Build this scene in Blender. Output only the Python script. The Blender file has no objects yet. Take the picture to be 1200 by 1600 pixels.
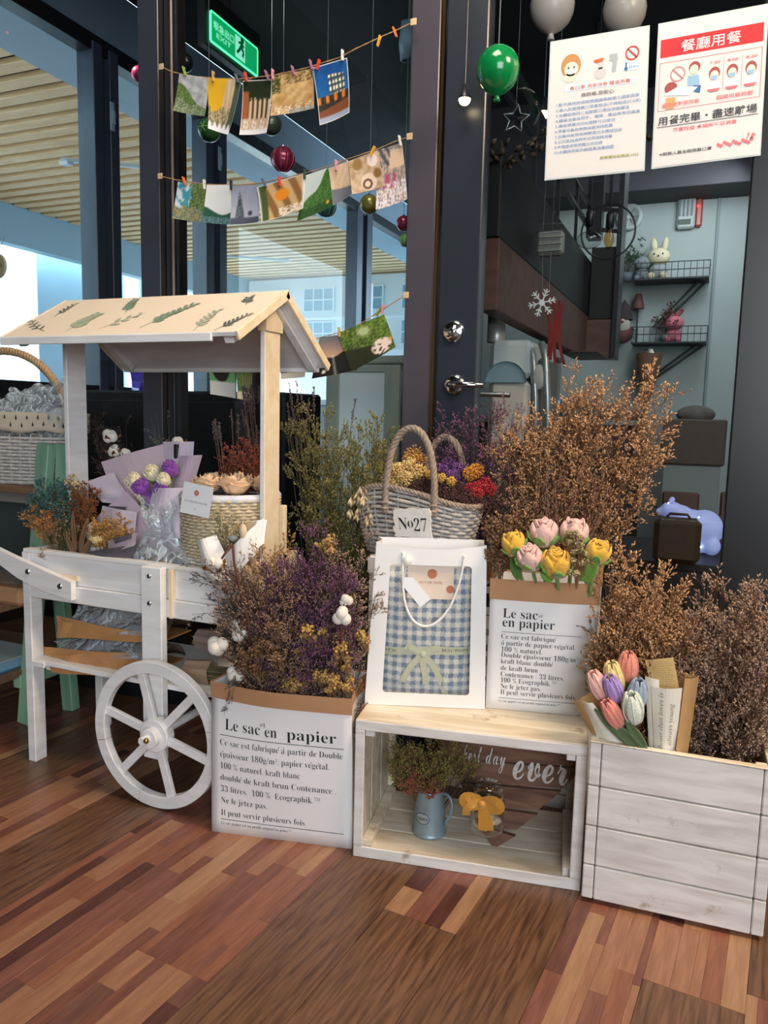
import bpy, math, random
import numpy as np
from mathutils import Vector, Matrix
C = bpy.context.scene.collection
PI = math.pi
rnd = random.Random(7)
ng = np.random.default_rng(11)
# ---------------------------------------------------------------- camera
F_PX, CX, CY = 1200.0, 600.0, 800.0
pt, rl, yw = math.radians(7.1), math.radians(1.37), math.radians(22.6)
FW = Vector((-math.sin(yw)*math.cos(pt), math.cos(yw)*math.cos(pt), -math.sin(pt)))
r0 = Vector((math.cos(yw), math.sin(yw), 0)); u0 = r0.cross(FW)
RT = math.cos(rl)*r0 + math.sin(rl)*u0
UP = RT.cross(FW)
EYE = Vector((0, 0, .92))
cd = bpy.data.cameras.new('camera'); cam = bpy.data.objects.new('camera', cd); C.objects.link(cam)
cd.sensor_fit = 'HORIZONTAL'; cd.sensor_width = 36; cd.lens = 36*F_PX/1200
cd.clip_start = .02; cd.clip_end = 200
cam.matrix_world = Matrix(((RT.x, UP.x, -FW.x, EYE.x), (RT.y, UP.y, -FW.y, EYE.y), (RT.z, UP.z, -FW.z, EYE.z), (0, 0, 0, 1)))
bpy.context.scene.camera = cam
# ---------------------------------------------------------------- world, lights, exposure
vs = bpy.context.scene.view_settings
vs.view_transform = 'Standard'; vs.look = 'None'; vs.gamma = 1; vs.use_curve_mapping = False; vs.exposure = 0.0
wd = bpy.data.worlds.new('world'); bpy.context.scene.world = wd; wd.use_nodes = True
bgn = wd.node_tree.nodes['Background']; bgn.inputs[0].default_value = (.62, .84, 1, 1); bgn.inputs[1].default_value = 6
def area(name, loc, target, sx, sy, power, col, spread=PI):
    l = bpy.data.lights.new(name, 'AREA'); l.shape = 'RECTANGLE'; l.size = sx; l.size_y = sy; l.energy = power; l.color = col; l.spread = spread
    o = bpy.data.objects.new(name, l); C.objects.link(o); o.location = loc
    o.rotation_euler = (Vector(target)-Vector(loc)).to_track_quat('-Z', 'Y').to_euler()
    return o
def bulb(name, loc, power, col, r=.05):
    l = bpy.data.lights.new(name, 'POINT'); l.energy = power; l.color = col; l.shadow_soft_size = r
    o = bpy.data.objects.new(name, l); C.objects.link(o); o.location = loc
    return o
area('street_window_light', (1.6, -2.4, 1.7), (-.8, 1.6, .9), 2.4, 2.0, 135, (.88, .94, 1))
area('ceiling_lamp_light', (1.25, 1.15, 2.55), (-.6, 1.5, .4), .6, .6, 52, (1, .76, .52))
area('ceiling_lamp_light', (-.5, 1.05, 2.70), (-.9, 1.4, .3), .7, .7, 24, (1, .88, .74))
area('far_room_light', (.9, 3.4, 3.0), (.2, 5.6, 1.2), 1.2, 1.0, 19, (.86, .95, 1))
area('far_room_light', (-.1, 5.0, 2.38), (-1.0, 5.8, 1.2), .8, .4, 11, (.9, .97, 1))  # added fill lamp, brightens the back wall that the gallery leaves dark
sun = bpy.data.lights.new('sun', 'SUN'); sun.energy = 30; sun.angle = .03; sun.color = (1, .96, .9); so = bpy.data.objects.new('sun', sun); C.objects.link(so)
so.rotation_euler = Vector((.62, .33, -.71)).to_track_quat('-Z', 'Y').to_euler()
# ---------------------------------------------------------------- pixel to world (the photograph is 1200 x 1600)
def ray(x, y): return FW + RT*((x-CX)/F_PX) - UP*((y-CY)/F_PX)
def onY(x, y, Y): d = ray(x, y); return EYE + d*(Y/d.y)
def onX(x, y, X): d = ray(x, y); return EYE + d*(X/d.x)
def onZ(x, y, Z=0.): d = ray(x, y); return EYE + d*((Z-EYE.z)/d.z)
# ---------------------------------------------------------------- mesh builder
class MB:
    def __init__(s): s.v = []; s.f = []; s.m = []; s.cm = 0
    def add(s, vs_, fs, M=None):
        n = len(s.v)
        if M is not None: vs_ = [M @ Vector(p) for p in vs_]
        s.v.extend([tuple(p) for p in vs_]); s.f.extend([tuple(i+n for i in f) for f in fs]); s.m.extend([s.cm]*len(fs)); return s
    def box(s, lo, hi, b=.0, M=None):
        x0, y0, z0 = lo; x1, y1, z1 = hi
        if b <= 0:
            v = [(x, y, z) for x in (x0, x1) for y in (y0, y1) for z in (z0, z1)]
            return s.add(v, [(0,1,3,2), (4,6,7,5), (0,4,5,1), (2,3,7,6), (0,2,6,4), (1,5,7,3)], M)
        c = ((x0+x1)/2, (y0+y1)/2, (z0+z1)/2); h = ((x1-x0)/2, (y1-y0)/2, (z1-z0)/2)
        b = min(b, min(h)*.8); idx = {}; v = []
        for sx in (-1, 1):
            for sy in (-1, 1):
                for sz in (-1, 1):
                    for a in range(3):
                        e = [h[0]-b, h[1]-b, h[2]-b]; e[a] = h[a]
                        idx[(sx, sy, sz, a)] = len(v); v.append((c[0]+sx*e[0], c[1]+sy*e[1], c[2]+sz*e[2]))
        f = []
        for a in range(3):
            o1, o2 = [(1, 2), (2, 0), (0, 1)][a]
            for sa in (-1, 1):
                q = []
                for (p, r) in ((-1, -1), (1, -1), (1, 1), (-1, 1)):
                    k = [0, 0, 0]; k[a] = sa; k[o1] = p; k[o2] = r; q.append(idx[(*k, a)])
                f.append(tuple(q) if sa > 0 else tuple(q[::-1]))
            for p in (-1, 1):          # edge along axis a, between faces o1 and o2
                for r in (-1, 1):
                    k0 = [0, 0, 0]; k0[a] = -1; k0[o1] = p; k0[o2] = r; k1 = list(k0); k1[a] = 1
                    q = [idx[(*k0, o1)], idx[(*k1, o1)], idx[(*k1, o2)], idx[(*k0, o2)]]
                    f.append(tuple(q[::-1]) if p*r > 0 else tuple(q))
        for sx in (-1, 1):
            for sy in (-1, 1):
                for sz in (-1, 1):
                    q = [idx[(sx, sy, sz, a)] for a in range(3)]
                    f.append(tuple(q) if sx*sy*sz > 0 else tuple(q[::-1]))
        return s.add(v, f, M)
    def bar(s, p, q, w, h, b=.001, up=(0, 0, 1)):   # box from p to q, w wide, h high (along up)
        p = Vector(p); q = Vector(q); d = q-p; L = d.length; x = d/L; u = Vector(up); y = u.cross(x)
        if y.length < 1e-5: y = Vector((0, 1, 0)).cross(x)
        y.normalize(); z = x.cross(y)
        M = Matrix(((x.x, y.x, z.x, p.x), (x.y, y.y, z.y, p.y), (x.z, y.z, z.z, p.z), (0, 0, 0, 1)))
        return s.box((0, -w/2, -h/2), (L, w/2, h/2), b, M)
    def tube(s, pts, r, seg=8, cap=True, M=None):
        pts = [Vector(p) for p in pts]; n = len(pts)
        rs = r if hasattr(r, '__len__') else [r]*n
        t = (pts[1]-pts[0]).normalized(); a = t.orthogonal().normalized(); v = []; f = []
        for i, p in enumerate(pts):
            t = ((pts[min(i+1, n-1)]-pts[max(i-1, 0)])).normalized()
            a = (a - t*a.dot(t)); a.normalize(); bb = t.cross(a)
            for k in range(seg):
                w = 2*PI*k/seg; v.append(p + (a*math.cos(w)+bb*math.sin(w))*rs[i])
        for i in range(n-1):
            for k in range(seg): f.append((i*seg+k, i*seg+(k+1) % seg, (i+1)*seg+(k+1) % seg, (i+1)*seg+k))
        if cap: f.append(tuple(range(seg))[::-1]); f.append(tuple((n-1)*seg+k for k in range(seg)))
        return s.add(v, f, M)
    def lathe(s, prof, seg=24, M=None, a0=0, a1=2*PI, wob=None):
        v = []; f = []; full = abs(a1-a0-2*PI) < 1e-6; ns = seg if full else seg+1
        for (r, z) in prof:
            for k in range(ns):
                w = a0+(a1-a0)*k/seg; rr = r*(wob(w, z) if wob else 1); v.append((rr*math.cos(w), rr*math.sin(w), z))
        for i in range(len(prof)-1):
            for k in range(seg):
                k2 = (k+1) % ns; f.append((i*ns+k, i*ns+k2, (i+1)*ns+k2, (i+1)*ns+k))
        return s.add(v, f, M)
    def prism(s, poly, h, M=None):     # polygon in xy, z 0..h
        n = len(poly); v = [(x, y, 0) for x, y in poly]+[(x, y, h) for x, y in poly]
        f = [tuple(range(n))[::-1], tuple(range(n, 2*n))]+[(i, (i+1) % n, n+(i+1) % n, n+i) for i in range(n)]
        return s.add(v, f, M)
    def sphere(s, c, r, seg=16, rings=10, M=None, sc=(1, 1, 1)):
        v = [(c[0], c[1], c[2]+r*sc[2])]; f = []
        for i in range(1, rings):
            t = PI*i/rings
            for k in range(seg):
                w = 2*PI*k/seg; v.append((c[0]+r*sc[0]*math.sin(t)*math.cos(w), c[1]+r*sc[1]*math.sin(t)*math.sin(w), c[2]+r*sc[2]*math.cos(t)))
        v.append((c[0], c[1], c[2]-r*sc[2])); e = len(v)-1
        for k in range(seg):
            f.append((0, 1+k, 1+(k+1) % seg)); f.append((e, 1+(rings-2)*seg+(k+1) % seg, 1+(rings-2)*seg+k))
        for i in range(rings-2):
            for k in range(seg): f.append((1+i*seg+k, 1+(i+1)*seg+k, 1+(i+1)*seg+(k+1) % seg, 1+i*seg+(k+1) % seg))
        return s.add(v, f, M)
    def grid(s, fn, nu, nv, thick=0, closed_u=False):   # surface fn(u,v) u,v 0..1
        v = [fn(i/nu, j/nv) for j in range(nv+1) for i in range(nu+1)]; W = nu+1
        f = [(j*W+i, j*W+i+1, (j+1)*W+i+1, (j+1)*W+i) for j in range(nv) for i in range(nu)]
        return s.add(v, f)
    def build(s, name, mat, parent=None, smooth=False, solid=0):
        me = bpy.data.meshes.new(name); me.from_pydata(s.v, [], s.f)
        for m in (mat if isinstance(mat, (list, tuple)) else [mat]): me.materials.append(m)
        if any(s.m): me.polygons.foreach_set('material_index', s.m)
        if smooth: me.polygons.foreach_set('use_smooth', [True]*len(me.polygons))
        me.update()
        o = bpy.data.objects.new(name, me); C.objects.link(o)
        if parent is not None: o.parent = parent
        if solid: md = o.modifiers.new('solid', 'SOLIDIFY'); md.thickness = solid; md.offset = 0
        return o
def tag(o, label=None, cat=None, group=None, kind=None):
    if label: o['label'] = label
    if cat: o['category'] = cat
    if group: o['group'] = group
    if kind: o['kind'] = kind
    return o
def thing(name, label, cat, loc=(0, 0, 0), rz=0, group=None, rot=None):
    o = bpy.data.objects.new(name, None); C.objects.link(o); o.location = loc; o.rotation_euler = rot or (0, 0, rz); o.empty_display_size = .05
    return tag(o, label, cat, group)
def structure(name, mb, m, **k): return tag(mb.build(name, m, **k), kind='structure')
def dup(o, parent=None, loc=None, rot=None, label=None, sc=None):
    c = o.copy(); C.objects.link(c)
    if parent is not None: c.parent = parent
    if loc is not None: c.location = loc
    if rot is not None: c.rotation_euler = rot
    if sc is not None: c.scale = (sc, sc, sc)
    if label: c['label'] = label
    for ch in [x for x in KIDS.get(o.name, [])]: KIDS.setdefault(c.name, []).append(dup(ch, c))
    return c
KIDS = {}
def reg(root, *ch): KIDS.setdefault(root.name, []).extend(ch); return root
def frame(loc, rz=0, rx=0, ry=0): return Matrix.Translation(loc) @ Matrix.Rotation(rz, 4, 'Z') @ Matrix.Rotation(ry, 4, 'Y') @ Matrix.Rotation(rx, 4, 'X')
# ---------------------------------------------------------------- materials
def lin(h):
    if isinstance(h, str):
        h = h.lstrip('#'); c = [int(h[i:i+2], 16)/255 for i in (0, 2, 4)]
    else: c = list(h)
    return tuple(x/12.92 if x <= .04045 else ((x+.055)/1.055)**2.4 for x in c)
MATS = {}
def mat(name, col, rough=.6, var=.0, vs=30, bump=.0, bs=200, metal=0, emit=0, emc=None, aniso=None, spec=None, alpha=1, sheen=0, island=None, coat=0):
    if name in MATS: return MATS[name]
    m = bpy.data.materials.new(name); m.use_nodes = True; nt = m.node_tree; N = nt.nodes; L = nt.links
    p = N['Principled BSDF']; c = lin(col); p.inputs['Base Color'].default_value = (*c, 1); p.inputs['Roughness'].default_value = rough
    p.inputs['Metallic'].default_value = metal
    if spec is not None: p.inputs['Specular IOR Level'].default_value = spec
    if coat: p.inputs['Coat Weight'].default_value = coat
    if sheen: p.inputs['Sheen Weight'].default_value = sheen
    if emit: p.inputs['Emission Color'].default_value = (*(lin(emc) if emc else c), 1); p.inputs['Emission Strength'].default_value = emit
    if alpha < 1: p.inputs['Alpha'].default_value = alpha
    tc = N.new('ShaderNodeTexCoord'); mp = N.new('ShaderNodeMapping'); L.new(tc.outputs['Object'], mp.inputs[0])
    if aniso: mp.inputs['Scale'].default_value = aniso
    if island:
        g = N.new('ShaderNodeNewGeometry'); r = N.new('ShaderNodeValToRGB'); L.new(g.outputs['Random Per Island'], r.inputs[0])
        cols = [col]+list(island); e = r.color_ramp.elements
        while len(e) < len(cols): e.new(.5)
        for i, cc in enumerate(cols): e[i].position = i/max(1, len(cols)-1); e[i].color = (*lin(cc), 1)
        L.new(r.outputs[0], p.inputs['Base Color'])
    elif var:
        n = N.new('ShaderNodeTexNoise'); n.inputs['Scale'].default_value = vs; n.inputs['Detail'].default_value = 5; L.new(mp.outputs[0], n.inputs[0])
        mr = N.new('ShaderNodeMapRange'); mr.inputs[1].default_value = .3; mr.inputs[2].default_value = .7; mr.inputs[3].default_value = 1-var; mr.inputs[4].default_value = 1+var*.4
        L.new(n.outputs[0], mr.inputs[0])
        mx = N.new('ShaderNodeVectorMath'); mx.operation = 'SCALE'; mx.inputs[0].default_value = c; L.new(mr.outputs[0], mx.inputs['Scale']); L.new(mx.outputs[0], p.inputs['Base Color'])
    if bump:
        n2 = N.new('ShaderNodeTexNoise'); n2.inputs['Scale'].default_value = bs; n2.inputs['Detail'].default_value = 3; L.new(mp.outputs[0], n2.inputs[0])
        b = N.new('ShaderNodeBump'); b.inputs['Strength'].default_value = bump; b.inputs['Distance'].default_value = .002; L.new(n2.outputs[0], b.inputs['Height']); L.new(b.outputs[0], p.inputs['Normal'])
    MATS[name] = m; return m
def foilmat(name, col, a=.55, rough=.12):
    m = bpy.data.materials.new(name); m.use_nodes = True; N = m.node_tree.nodes; L = m.node_tree.links; p = N['Principled BSDF']; p.inputs['Base Color'].default_value = (*lin(col), 1); p.inputs['Roughness'].default_value = rough; p.inputs['Specular IOR Level'].default_value = 1.0; p.inputs['Coat Weight'].default_value = 1
    tc = N.new('ShaderNodeTexCoord'); n = N.new('ShaderNodeTexNoise'); n.inputs['Scale'].default_value = 15; n.inputs['Detail'].default_value = 2.5; n.inputs['Distortion'].default_value = 1.6; L.new(tc.outputs['Object'], n.inputs[0])
    q = N.new('ShaderNodeMath'); q.operation = 'SUBTRACT'; q.inputs[1].default_value = .5; L.new(n.outputs[0], q.inputs[0]); q2 = N.new('ShaderNodeMath'); q2.operation = 'ABSOLUTE'; L.new(q.outputs[0], q2.inputs[0])
    r = N.new('ShaderNodeMapRange'); r.inputs[1].default_value = .004; r.inputs[2].default_value = .035; r.inputs[3].default_value = min(1, a+.4); r.inputs[4].default_value = a*.5; L.new(q2.outputs[0], r.inputs[0]); L.new(r.outputs[0], p.inputs['Alpha'])
    b = N.new('ShaderNodeBump'); b.inputs['Strength'].default_value = 1; b.inputs['Distance'].default_value = .03; L.new(q2.outputs[0], b.inputs['Height']); L.new(b.outputs[0], p.inputs['Normal']); MATS[name] = m; return m
def glassmat(name, tint, refl=1.0, rough=0.0, ior=1.5):
    m = bpy.data.materials.new(name); m.use_nodes = True; nt = m.node_tree; N = nt.nodes; L = nt.links
    for n in list(N):
        if n.type != 'OUTPUT_MATERIAL': N.remove(n)
    out = [n for n in N if n.type == 'OUTPUT_MATERIAL'][0]
    t = N.new('ShaderNodeBsdfTransparent'); t.inputs[0].default_value = (*tint, 1); g = N.new('ShaderNodeBsdfGlossy'); g.inputs['Roughness'].default_value = rough
    fr = N.new('ShaderNodeFresnel'); fr.inputs[0].default_value = ior; mu = N.new('ShaderNodeMath'); mu.operation = 'MULTIPLY'; mu.inputs[1].default_value = refl; ge = N.new('ShaderNodeNewGeometry'); mb_ = N.new('ShaderNodeMath'); mb_.operation = 'SUBTRACT'; mb_.inputs[0].default_value = 1; L.new(ge.outputs['Backfacing'], mb_.inputs[1]); m3 = N.new('ShaderNodeMath'); m3.operation = 'MULTIPLY'; L.new(fr.outputs[0], m3.inputs[0]); L.new(mb_.outputs[0], m3.inputs[1]); L.new(m3.outputs[0], mu.inputs[0])
    mx = N.new('ShaderNodeMixShader'); L.new(mu.outputs[0], mx.inputs[0]); L.new(t.outputs[0], mx.inputs[1]); L.new(g.outputs[0], mx.inputs[2]); L.new(mx.outputs[0], out.inputs[0])
    MATS[name] = m; return m
def attrmat(name, rough=.5, bump=0):
    m = bpy.data.materials.new(name); m.use_nodes = True; N = m.node_tree.nodes; L = m.node_tree.links; p = N['Principled BSDF']
    a = N.new('ShaderNodeAttribute'); a.attribute_name = 'print'; L.new(a.outputs['Color'], p.inputs['Base Color']); p.inputs['Roughness'].default_value = rough
    MATS[name] = m; return m
def woodmat(name, base, dark, rough=.5, scale=(1, 1, 1), worn=None, wear=.0):
    m = bpy.data.materials.new(name); m.use_nodes = True; nt = m.node_tree; N = nt.nodes; L = nt.links; p = N['Principled BSDF']
    tc = N.new('ShaderNodeTexCoord'); mp = N.new('ShaderNodeMapping'); mp.inputs['Scale'].default_value = scale; L.new(tc.outputs['Object'], mp.inputs[0])
    n = N.new('ShaderNodeTexNoise'); n.inputs['Scale'].default_value = 6; n.inputs['Detail'].default_value = 8; n.inputs['Distortion'].default_value = .6; L.new(mp.outputs[0], n.inputs[0])
    r = N.new('ShaderNodeValToRGB'); e = r.color_ramp.elements; e[0].position = .32; e[0].color = (*lin(dark), 1); e[1].position = .62; e[1].color = (*lin(base), 1); L.new(n.outputs[0], r.inputs[0])
    last = r.outputs[0]
    if worn:
        n2 = N.new('ShaderNodeTexNoise'); n2.inputs['Scale'].default_value = 14; n2.inputs['Detail'].default_value = 9; n2.inputs['Roughness'].default_value = .75; L.new(tc.outputs['Object'], n2.inputs[0])
        r2 = N.new('ShaderNodeValToRGB'); q = r2.color_ramp.elements; q[0].position = .64-wear; q[0].color = (0, 0, 0, 1); q[1].position = .76-wear; q[1].color = (1, 1, 1, 1); L.new(n2.outputs[0], r2.inputs[0])
        mx = N.new('ShaderNodeMix'); mx.data_type = 'RGBA'; L.new(r2.outputs[0], mx.inputs[0]); L.new(last, mx.inputs[6]); mx.inputs[7].default_value = (*lin(worn), 1); last = mx.outputs[2]
    L.new(last, p.inputs['Base Color']); p.inputs['Roughness'].default_value = rough
    b = N.new('ShaderNodeBump'); b.inputs['Strength'].default_value = .25; b.inputs['Distance'].default_value = .001; L.new(n.outputs[0], b.inputs['Height']); L.new(b.outputs[0], p.inputs['Normal'])
    MATS[name] = m; return m
# ---------------------------------------------------------------- lettering
def ser(s):
    o = ''
    for c in s:
        if 'A' <= c <= 'Z': o += chr(0x1D400+ord(c)-65)
        elif 'a' <= c <= 'z': o += chr(0x1D41A+ord(c)-97)
        elif '0' <= c <= '9': o += chr(0x1D7CE+ord(c)-48)
        else: o += c
    return o
def ita(s): return ''.join(chr(0x1D44E+ord(c)-97) if ('a' <= c <= 'z' and c != 'h') else (chr(0x210E) if c == 'h' else c) for c in s)
def scr(s): return ''.join(chr(0x1D4EA+ord(c)-97) if 'a' <= c <= 'z' else (chr(0x1D4D0+ord(c)-65) if 'A' <= c <= 'Z' else c) for c in s)
FC = bpy.data.curves.new('lettering', 'FONT'); FO = bpy.data.objects.new('lettering', FC)
def raw_text(s, off=0.0, spacing=1.0):
    FC.body = s; FC.size = 1; FC.offset = off; FC.space_character = spacing; FC.resolution_u = 3
    me = FO.to_mesh(); v = [(p.co.x, p.co.y) for p in me.vertices]; f = [tuple(p.vertices) for p in me.polygons]; FO.to_mesh_clear()
    return v, f
ACC = {'é': ('e', 1), 'à': ('a', -1)}
def text2d(s, x, y, size, style=ser, off=-.009, spacing=1.0, width=None, sx=1.0, align='l'):
    plain = ''.join(ACC[c][0] if c in ACC else c for c in s)
    v, f = raw_text(style(plain), off, spacing)
    if not v: return [], []
    for i, c in enumerate(s):
        if c in ACC:
            a = raw_text(style('l'+plain[:i]+'l'), off, spacing)[0]; b = raw_text(style('l'+plain[:i+1]+'l'), off, spacing)[0]; l1 = raw_text(style('l'), off, spacing)[0]
            lw = max(p[0] for p in l1)-min(p[0] for p in l1)
            xm = (max(p[0] for p in a)+max(p[0] for p in b))/2-lw-max(0, 0)-.28*0
            l2 = max(p[0] for p in raw_text(style('ll'), off, spacing)[0])-max(p[0] for p in l1)
            xm = (max(p[0] for p in a)+max(p[0] for p in b))/2-l2-lw*.5
            k = len(v); d = ACC[c][1]; h = .52
            v += [(xm-.05*d, h), (xm+.02*d, h), (xm+.12*d, h+.16), (xm+.03*d, h+.16)]; f.append((k, k+1, k+2, k+3))
    x0 = min(p[0] for p in v); w = max(p[0] for p in v)-x0
    kx = size*sx if width is None else width/w
    ox = x if align == 'l' else (x-w*kx/2 if align == 'c' else x-w*kx)
    return [((p[0]-x0)*kx+ox, p[1]*size+y) for p in v], f
def lettering(items, fn, name, m, parent, rules=()):
    mb = MB()
    for v, f in items: mb.add([fn(*p) for p in v], f)
    for (x0, y0, x1, y1, w) in rules:
        n = 12; q = []
        for i in range(n+1):
            t = i/n; xx = x0+(x1-x0)*t; yy = y0+(y1-y0)*t; q += [fn(xx, yy-w/2), fn(xx, yy+w/2)]
        mb.add(q, [(2*i, 2*i+2, 2*i+3, 2*i+1) for i in range(n)])
    return mb.build(name, m, parent)
# ---------------------------------------------------------------- dried flowers (numpy)
def nrm(a): return a/np.maximum(1e-9, np.linalg.norm(a, axis=-1, keepdims=True))
class Spray:
    def __init__(s): s.V = []; s.F = []; s.M = []; s.n = 0
    def segs(s, P, Q, ra, rb, m=0):
        if len(P) == 0: return
        d = nrm(Q-P); a = nrm(np.cross(d, [.31, .52, .79])); b = np.cross(d, a); k = len(P)
        v = np.empty((k, 6, 3))
        for i in range(3):
            w = 2*PI*i/3; o = a*math.cos(w)+b*math.sin(w); v[:, i] = P+o*np.reshape(ra, (-1, 1)); v[:, 3+i] = Q+o*np.reshape(rb, (-1, 1))
        t = np.array([[0,1,4],[0,4,3],[1,2,5],[1,5,4],[2,0,3],[2,3,5]])
        s.F.append((s.n+np.arange(k)[:, None, None]*6+t).reshape(-1, 3)); s.V.append(v.reshape(-1, 3)); s.n += 6*k; s.M.append(np.full(k*6, m))
    def buds(s, P, D, L, W, m=1):            # pointed florets
        if len(P) == 0: return
        D = nrm(D); a = nrm(np.cross(D, [.3, .5, .8])); b = np.cross(D, a); k = len(P); L = np.reshape(np.broadcast_to(L, k), (-1, 1)); W = np.reshape(np.broadcast_to(W, k), (-1, 1))
        v = np.empty((k, 5, 3)); v[:, 0] = P; v[:, 4] = P+D*L
        for i in range(3):
            w = 2*PI*i/3; v[:, 1+i] = P+D*L*.55+(a*math.cos(w)+b*math.sin(w))*W
        t = np.array([[0,2,1],[0,3,2],[0,1,3],[4,1,2],[4,2,3],[4,3,1]])
        s.F.append((s.n+np.arange(k)[:, None, None]*5+t).reshape(-1, 3)); s.V.append(v.reshape(-1, 3)); s.n += 5*k; s.M.append(np.full(k*6, m))
    def curves(s, A, B, Cc, r0, r1, n=3, m=0):
        pts = []
        for i in range(n+1):
            t = i/n; pts.append(A*(1-t)**2+B*2*t*(1-t)+Cc*t*t)
        r = [r0+(r1-r0)*i/n for i in range(n+1)]
        for i in range(n): s.segs(pts[i], pts[i+1], np.full(len(A), r[i]), np.full(len(A), r[i+1]), m)
    def make(s, name, mats, parent):
        V = np.concatenate(s.V).astype(np.float32); Fc = np.concatenate(s.F).astype(np.int32); M = np.concatenate(s.M).astype(np.int32)
        me = bpy.data.meshes.new(name); me.vertices.add(len(V)); me.vertices.foreach_set('co', V.ravel()); me.loops.add(Fc.size); me.loops.foreach_set('vertex_index', Fc.ravel())
        me.polygons.add(len(Fc)); me.polygons.foreach_set('loop_start', np.arange(0, Fc.size, 3, dtype=np.int32)); me.polygons.foreach_set('material_index', M)
        for q in mats: me.materials.append(q)
        me.update(calc_edges=True); o = bpy.data.objects.new(name, me); C.objects.link(o); o.parent = parent; o['kind'] = 'stuff'
        return o
def bez(A, B, Cc, t): t = t[:, None]; return A*(1-t)**2+B*2*t*(1-t)+Cc*t*t
def bezd(A, B, Cc, t): t = t[:, None]; return nrm((B-A)*(1-t)+(Cc-B)*t)
def kids(A, B, Cc, n, t0, t1, ang, L, up=.25, taper=.5):
    k = len(A); idx = np.repeat(np.arange(k), n); t = ng.uniform(t0, t1, k*n)
    P = bez(A[idx], B[idx], Cc[idx], t); D = bezd(A[idx], B[idx], Cc[idx], t)
    r = nrm(ng.normal(size=(k*n, 3))); r = nrm(r-D*np.sum(r*D, 1, keepdims=True))
    a = np.radians(ng.uniform(ang*.7, ang*1.3, k*n))[:, None]; d = nrm(D*np.cos(a)+r*np.sin(a))
    ln = (ng.uniform(.6, 1.15, k*n)*L*(1-taper*(t-t0)/(t1-t0)))[:, None]
    M = P+d*ln*.5; E = M+nrm(d+D*.3+np.array([0, 0, up]))*ln*.5
    return P, M, E
def limonium(sp, bases, tips, bend=.1, nb=8, nt=5, nf=5, bl=.12, tl=.035, fl=.007, fw=.0014, r=.0012, t0=.35, ang=38, fm=1, up=.25):
    """statice: stems > branches > twiglets > florets"""
    A = np.array(bases, float); T = np.array(tips, float); d = T-A; H = np.array([0, 0, 1.]); Bm = A+H*np.linalg.norm(d, axis=1, keepdims=True)*.5+(d*np.array([1, 1, 0]))*(.5-bend)
    sp.curves(A, Bm, T, r, r*.45, 5)
    a = kids(A, Bm, T, nb, t0, .98, ang, bl, up); sp.curves(*a, r*.5, r*.3, 2)
    b = kids(*a, nt, .2, 1, ang, tl, up*.6, .3); sp.curves(*b, r*.32, r*.2, 1)
    c = kids(*b, nf, .15, 1, 30, fl, .1, 0); sp.buds(c[0], c[2]-c[0], np.full(len(c[0]), fl)*ng.uniform(.7, 1.3, len(c[0])), fw)
    return a, b
def tipcloud(n, c, sz, rot=0):     # n points in an ellipsoid, biased to the top
    p = nrm(ng.normal(size=(n, 3)))*(ng.random((n, 1))**.4); return np.array(c)+p*np.array(sz)
def bunch(name, label, base, br, tips, nspr, mats, group=None, cat='dried flowers', **k):
    """one bunch = one thing; its sprigs are parts"""
    t = thing(name, label, cat, base, group=group); n = len(tips); base = np.array(base, float)
    order = np.argsort(tips[:, 0]+ng.normal(size=n)*.01); gr = np.array_split(order, nspr)
    for g in gr:
        sp = Spray(); tt = tips[g]-base; bb = np.stack([ng.uniform(-br, br, len(g))+tt[:, 0]*.12, ng.uniform(-br, br, len(g))*.6, np.zeros(len(g))], 1)
        limonium(sp, bb, tt, **k); sp.make('sprig', mats, t)
    return t
# ================================================================ materials in use
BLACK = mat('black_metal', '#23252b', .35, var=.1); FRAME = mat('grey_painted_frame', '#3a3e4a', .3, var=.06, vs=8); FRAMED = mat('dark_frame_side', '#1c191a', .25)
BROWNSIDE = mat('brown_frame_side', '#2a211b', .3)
WHITE = woodmat('white_painted_wood', '#f2f0ef', '#e2dfdc', .45, (1, 1, 6), '#cfc4b0', -.04)
WHITEX = woodmat('white_painted_board', '#f3f1f0', '#e6e2de', .45, (.6, 6, 6), '#d8cdb8', -.04)
CREAM = woodmat('cream_wood_and_lit_sides', '#f3e2c4', '#e6cfa8', .5, (1, 5, 5))  # also paints the lamps' warmth on the cart's right-facing sides
ROOF = mat('cream_roof_panel', '#f1dfc8', .55, var=.03, vs=5)
CRATE = woodmat('whitewashed_crate_wood', '#e4dfdb', '#cbc3bd', .6, (1.2, 8, 8), '#9c8873', .045)
CRATEIN = woodmat('bare_crate_wood', '#e2d8c6', '#c8b69c', .65, (1.2, 8, 8), '#8a7355', .05)
CRATEEDGE = woodmat('worn_crate_edge', '#eee2cc', '#d6c3a2', .6, (1.2, 8, 8), '#8a6a48', .07)
STEEL = mat('zinc_screw', '#b8bcc0', .3, metal=1); BRASS = mat('brass_screw', '#b08a4a', .35, metal=1)
CHROME = mat('chrome', '#d8dade', .12, metal=1)
INK = mat('black_ink', '#1d1d20', .6)
KRAFT = mat('brown_kraft_paper', '#b98a63', .75, var=.06, vs=12, bump=.15, bs=60); PAPER = mat('white_paper', '#eeecec', .6, var=.02, vs=9, bump=.08, bs=25)
CARD = mat('white_card', '#efe6e0', .5, var=.02)
GLASS = glassmat('clear_window_glass', (.95, .975, .98), .7); DGLASS = glassmat('door_glass', (.88, .905, .91), .8); CELLO = glassmat('cellophane', (.97, .98, .99), 2.2, .08)
JAR = glassmat('jar_glass', (.90, .93, .93), 3.0, .03)
GREEN = woodmat('green_painted_wood', '#90b89c', '#7aa488', .45, (4, 4, 1))
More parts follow.
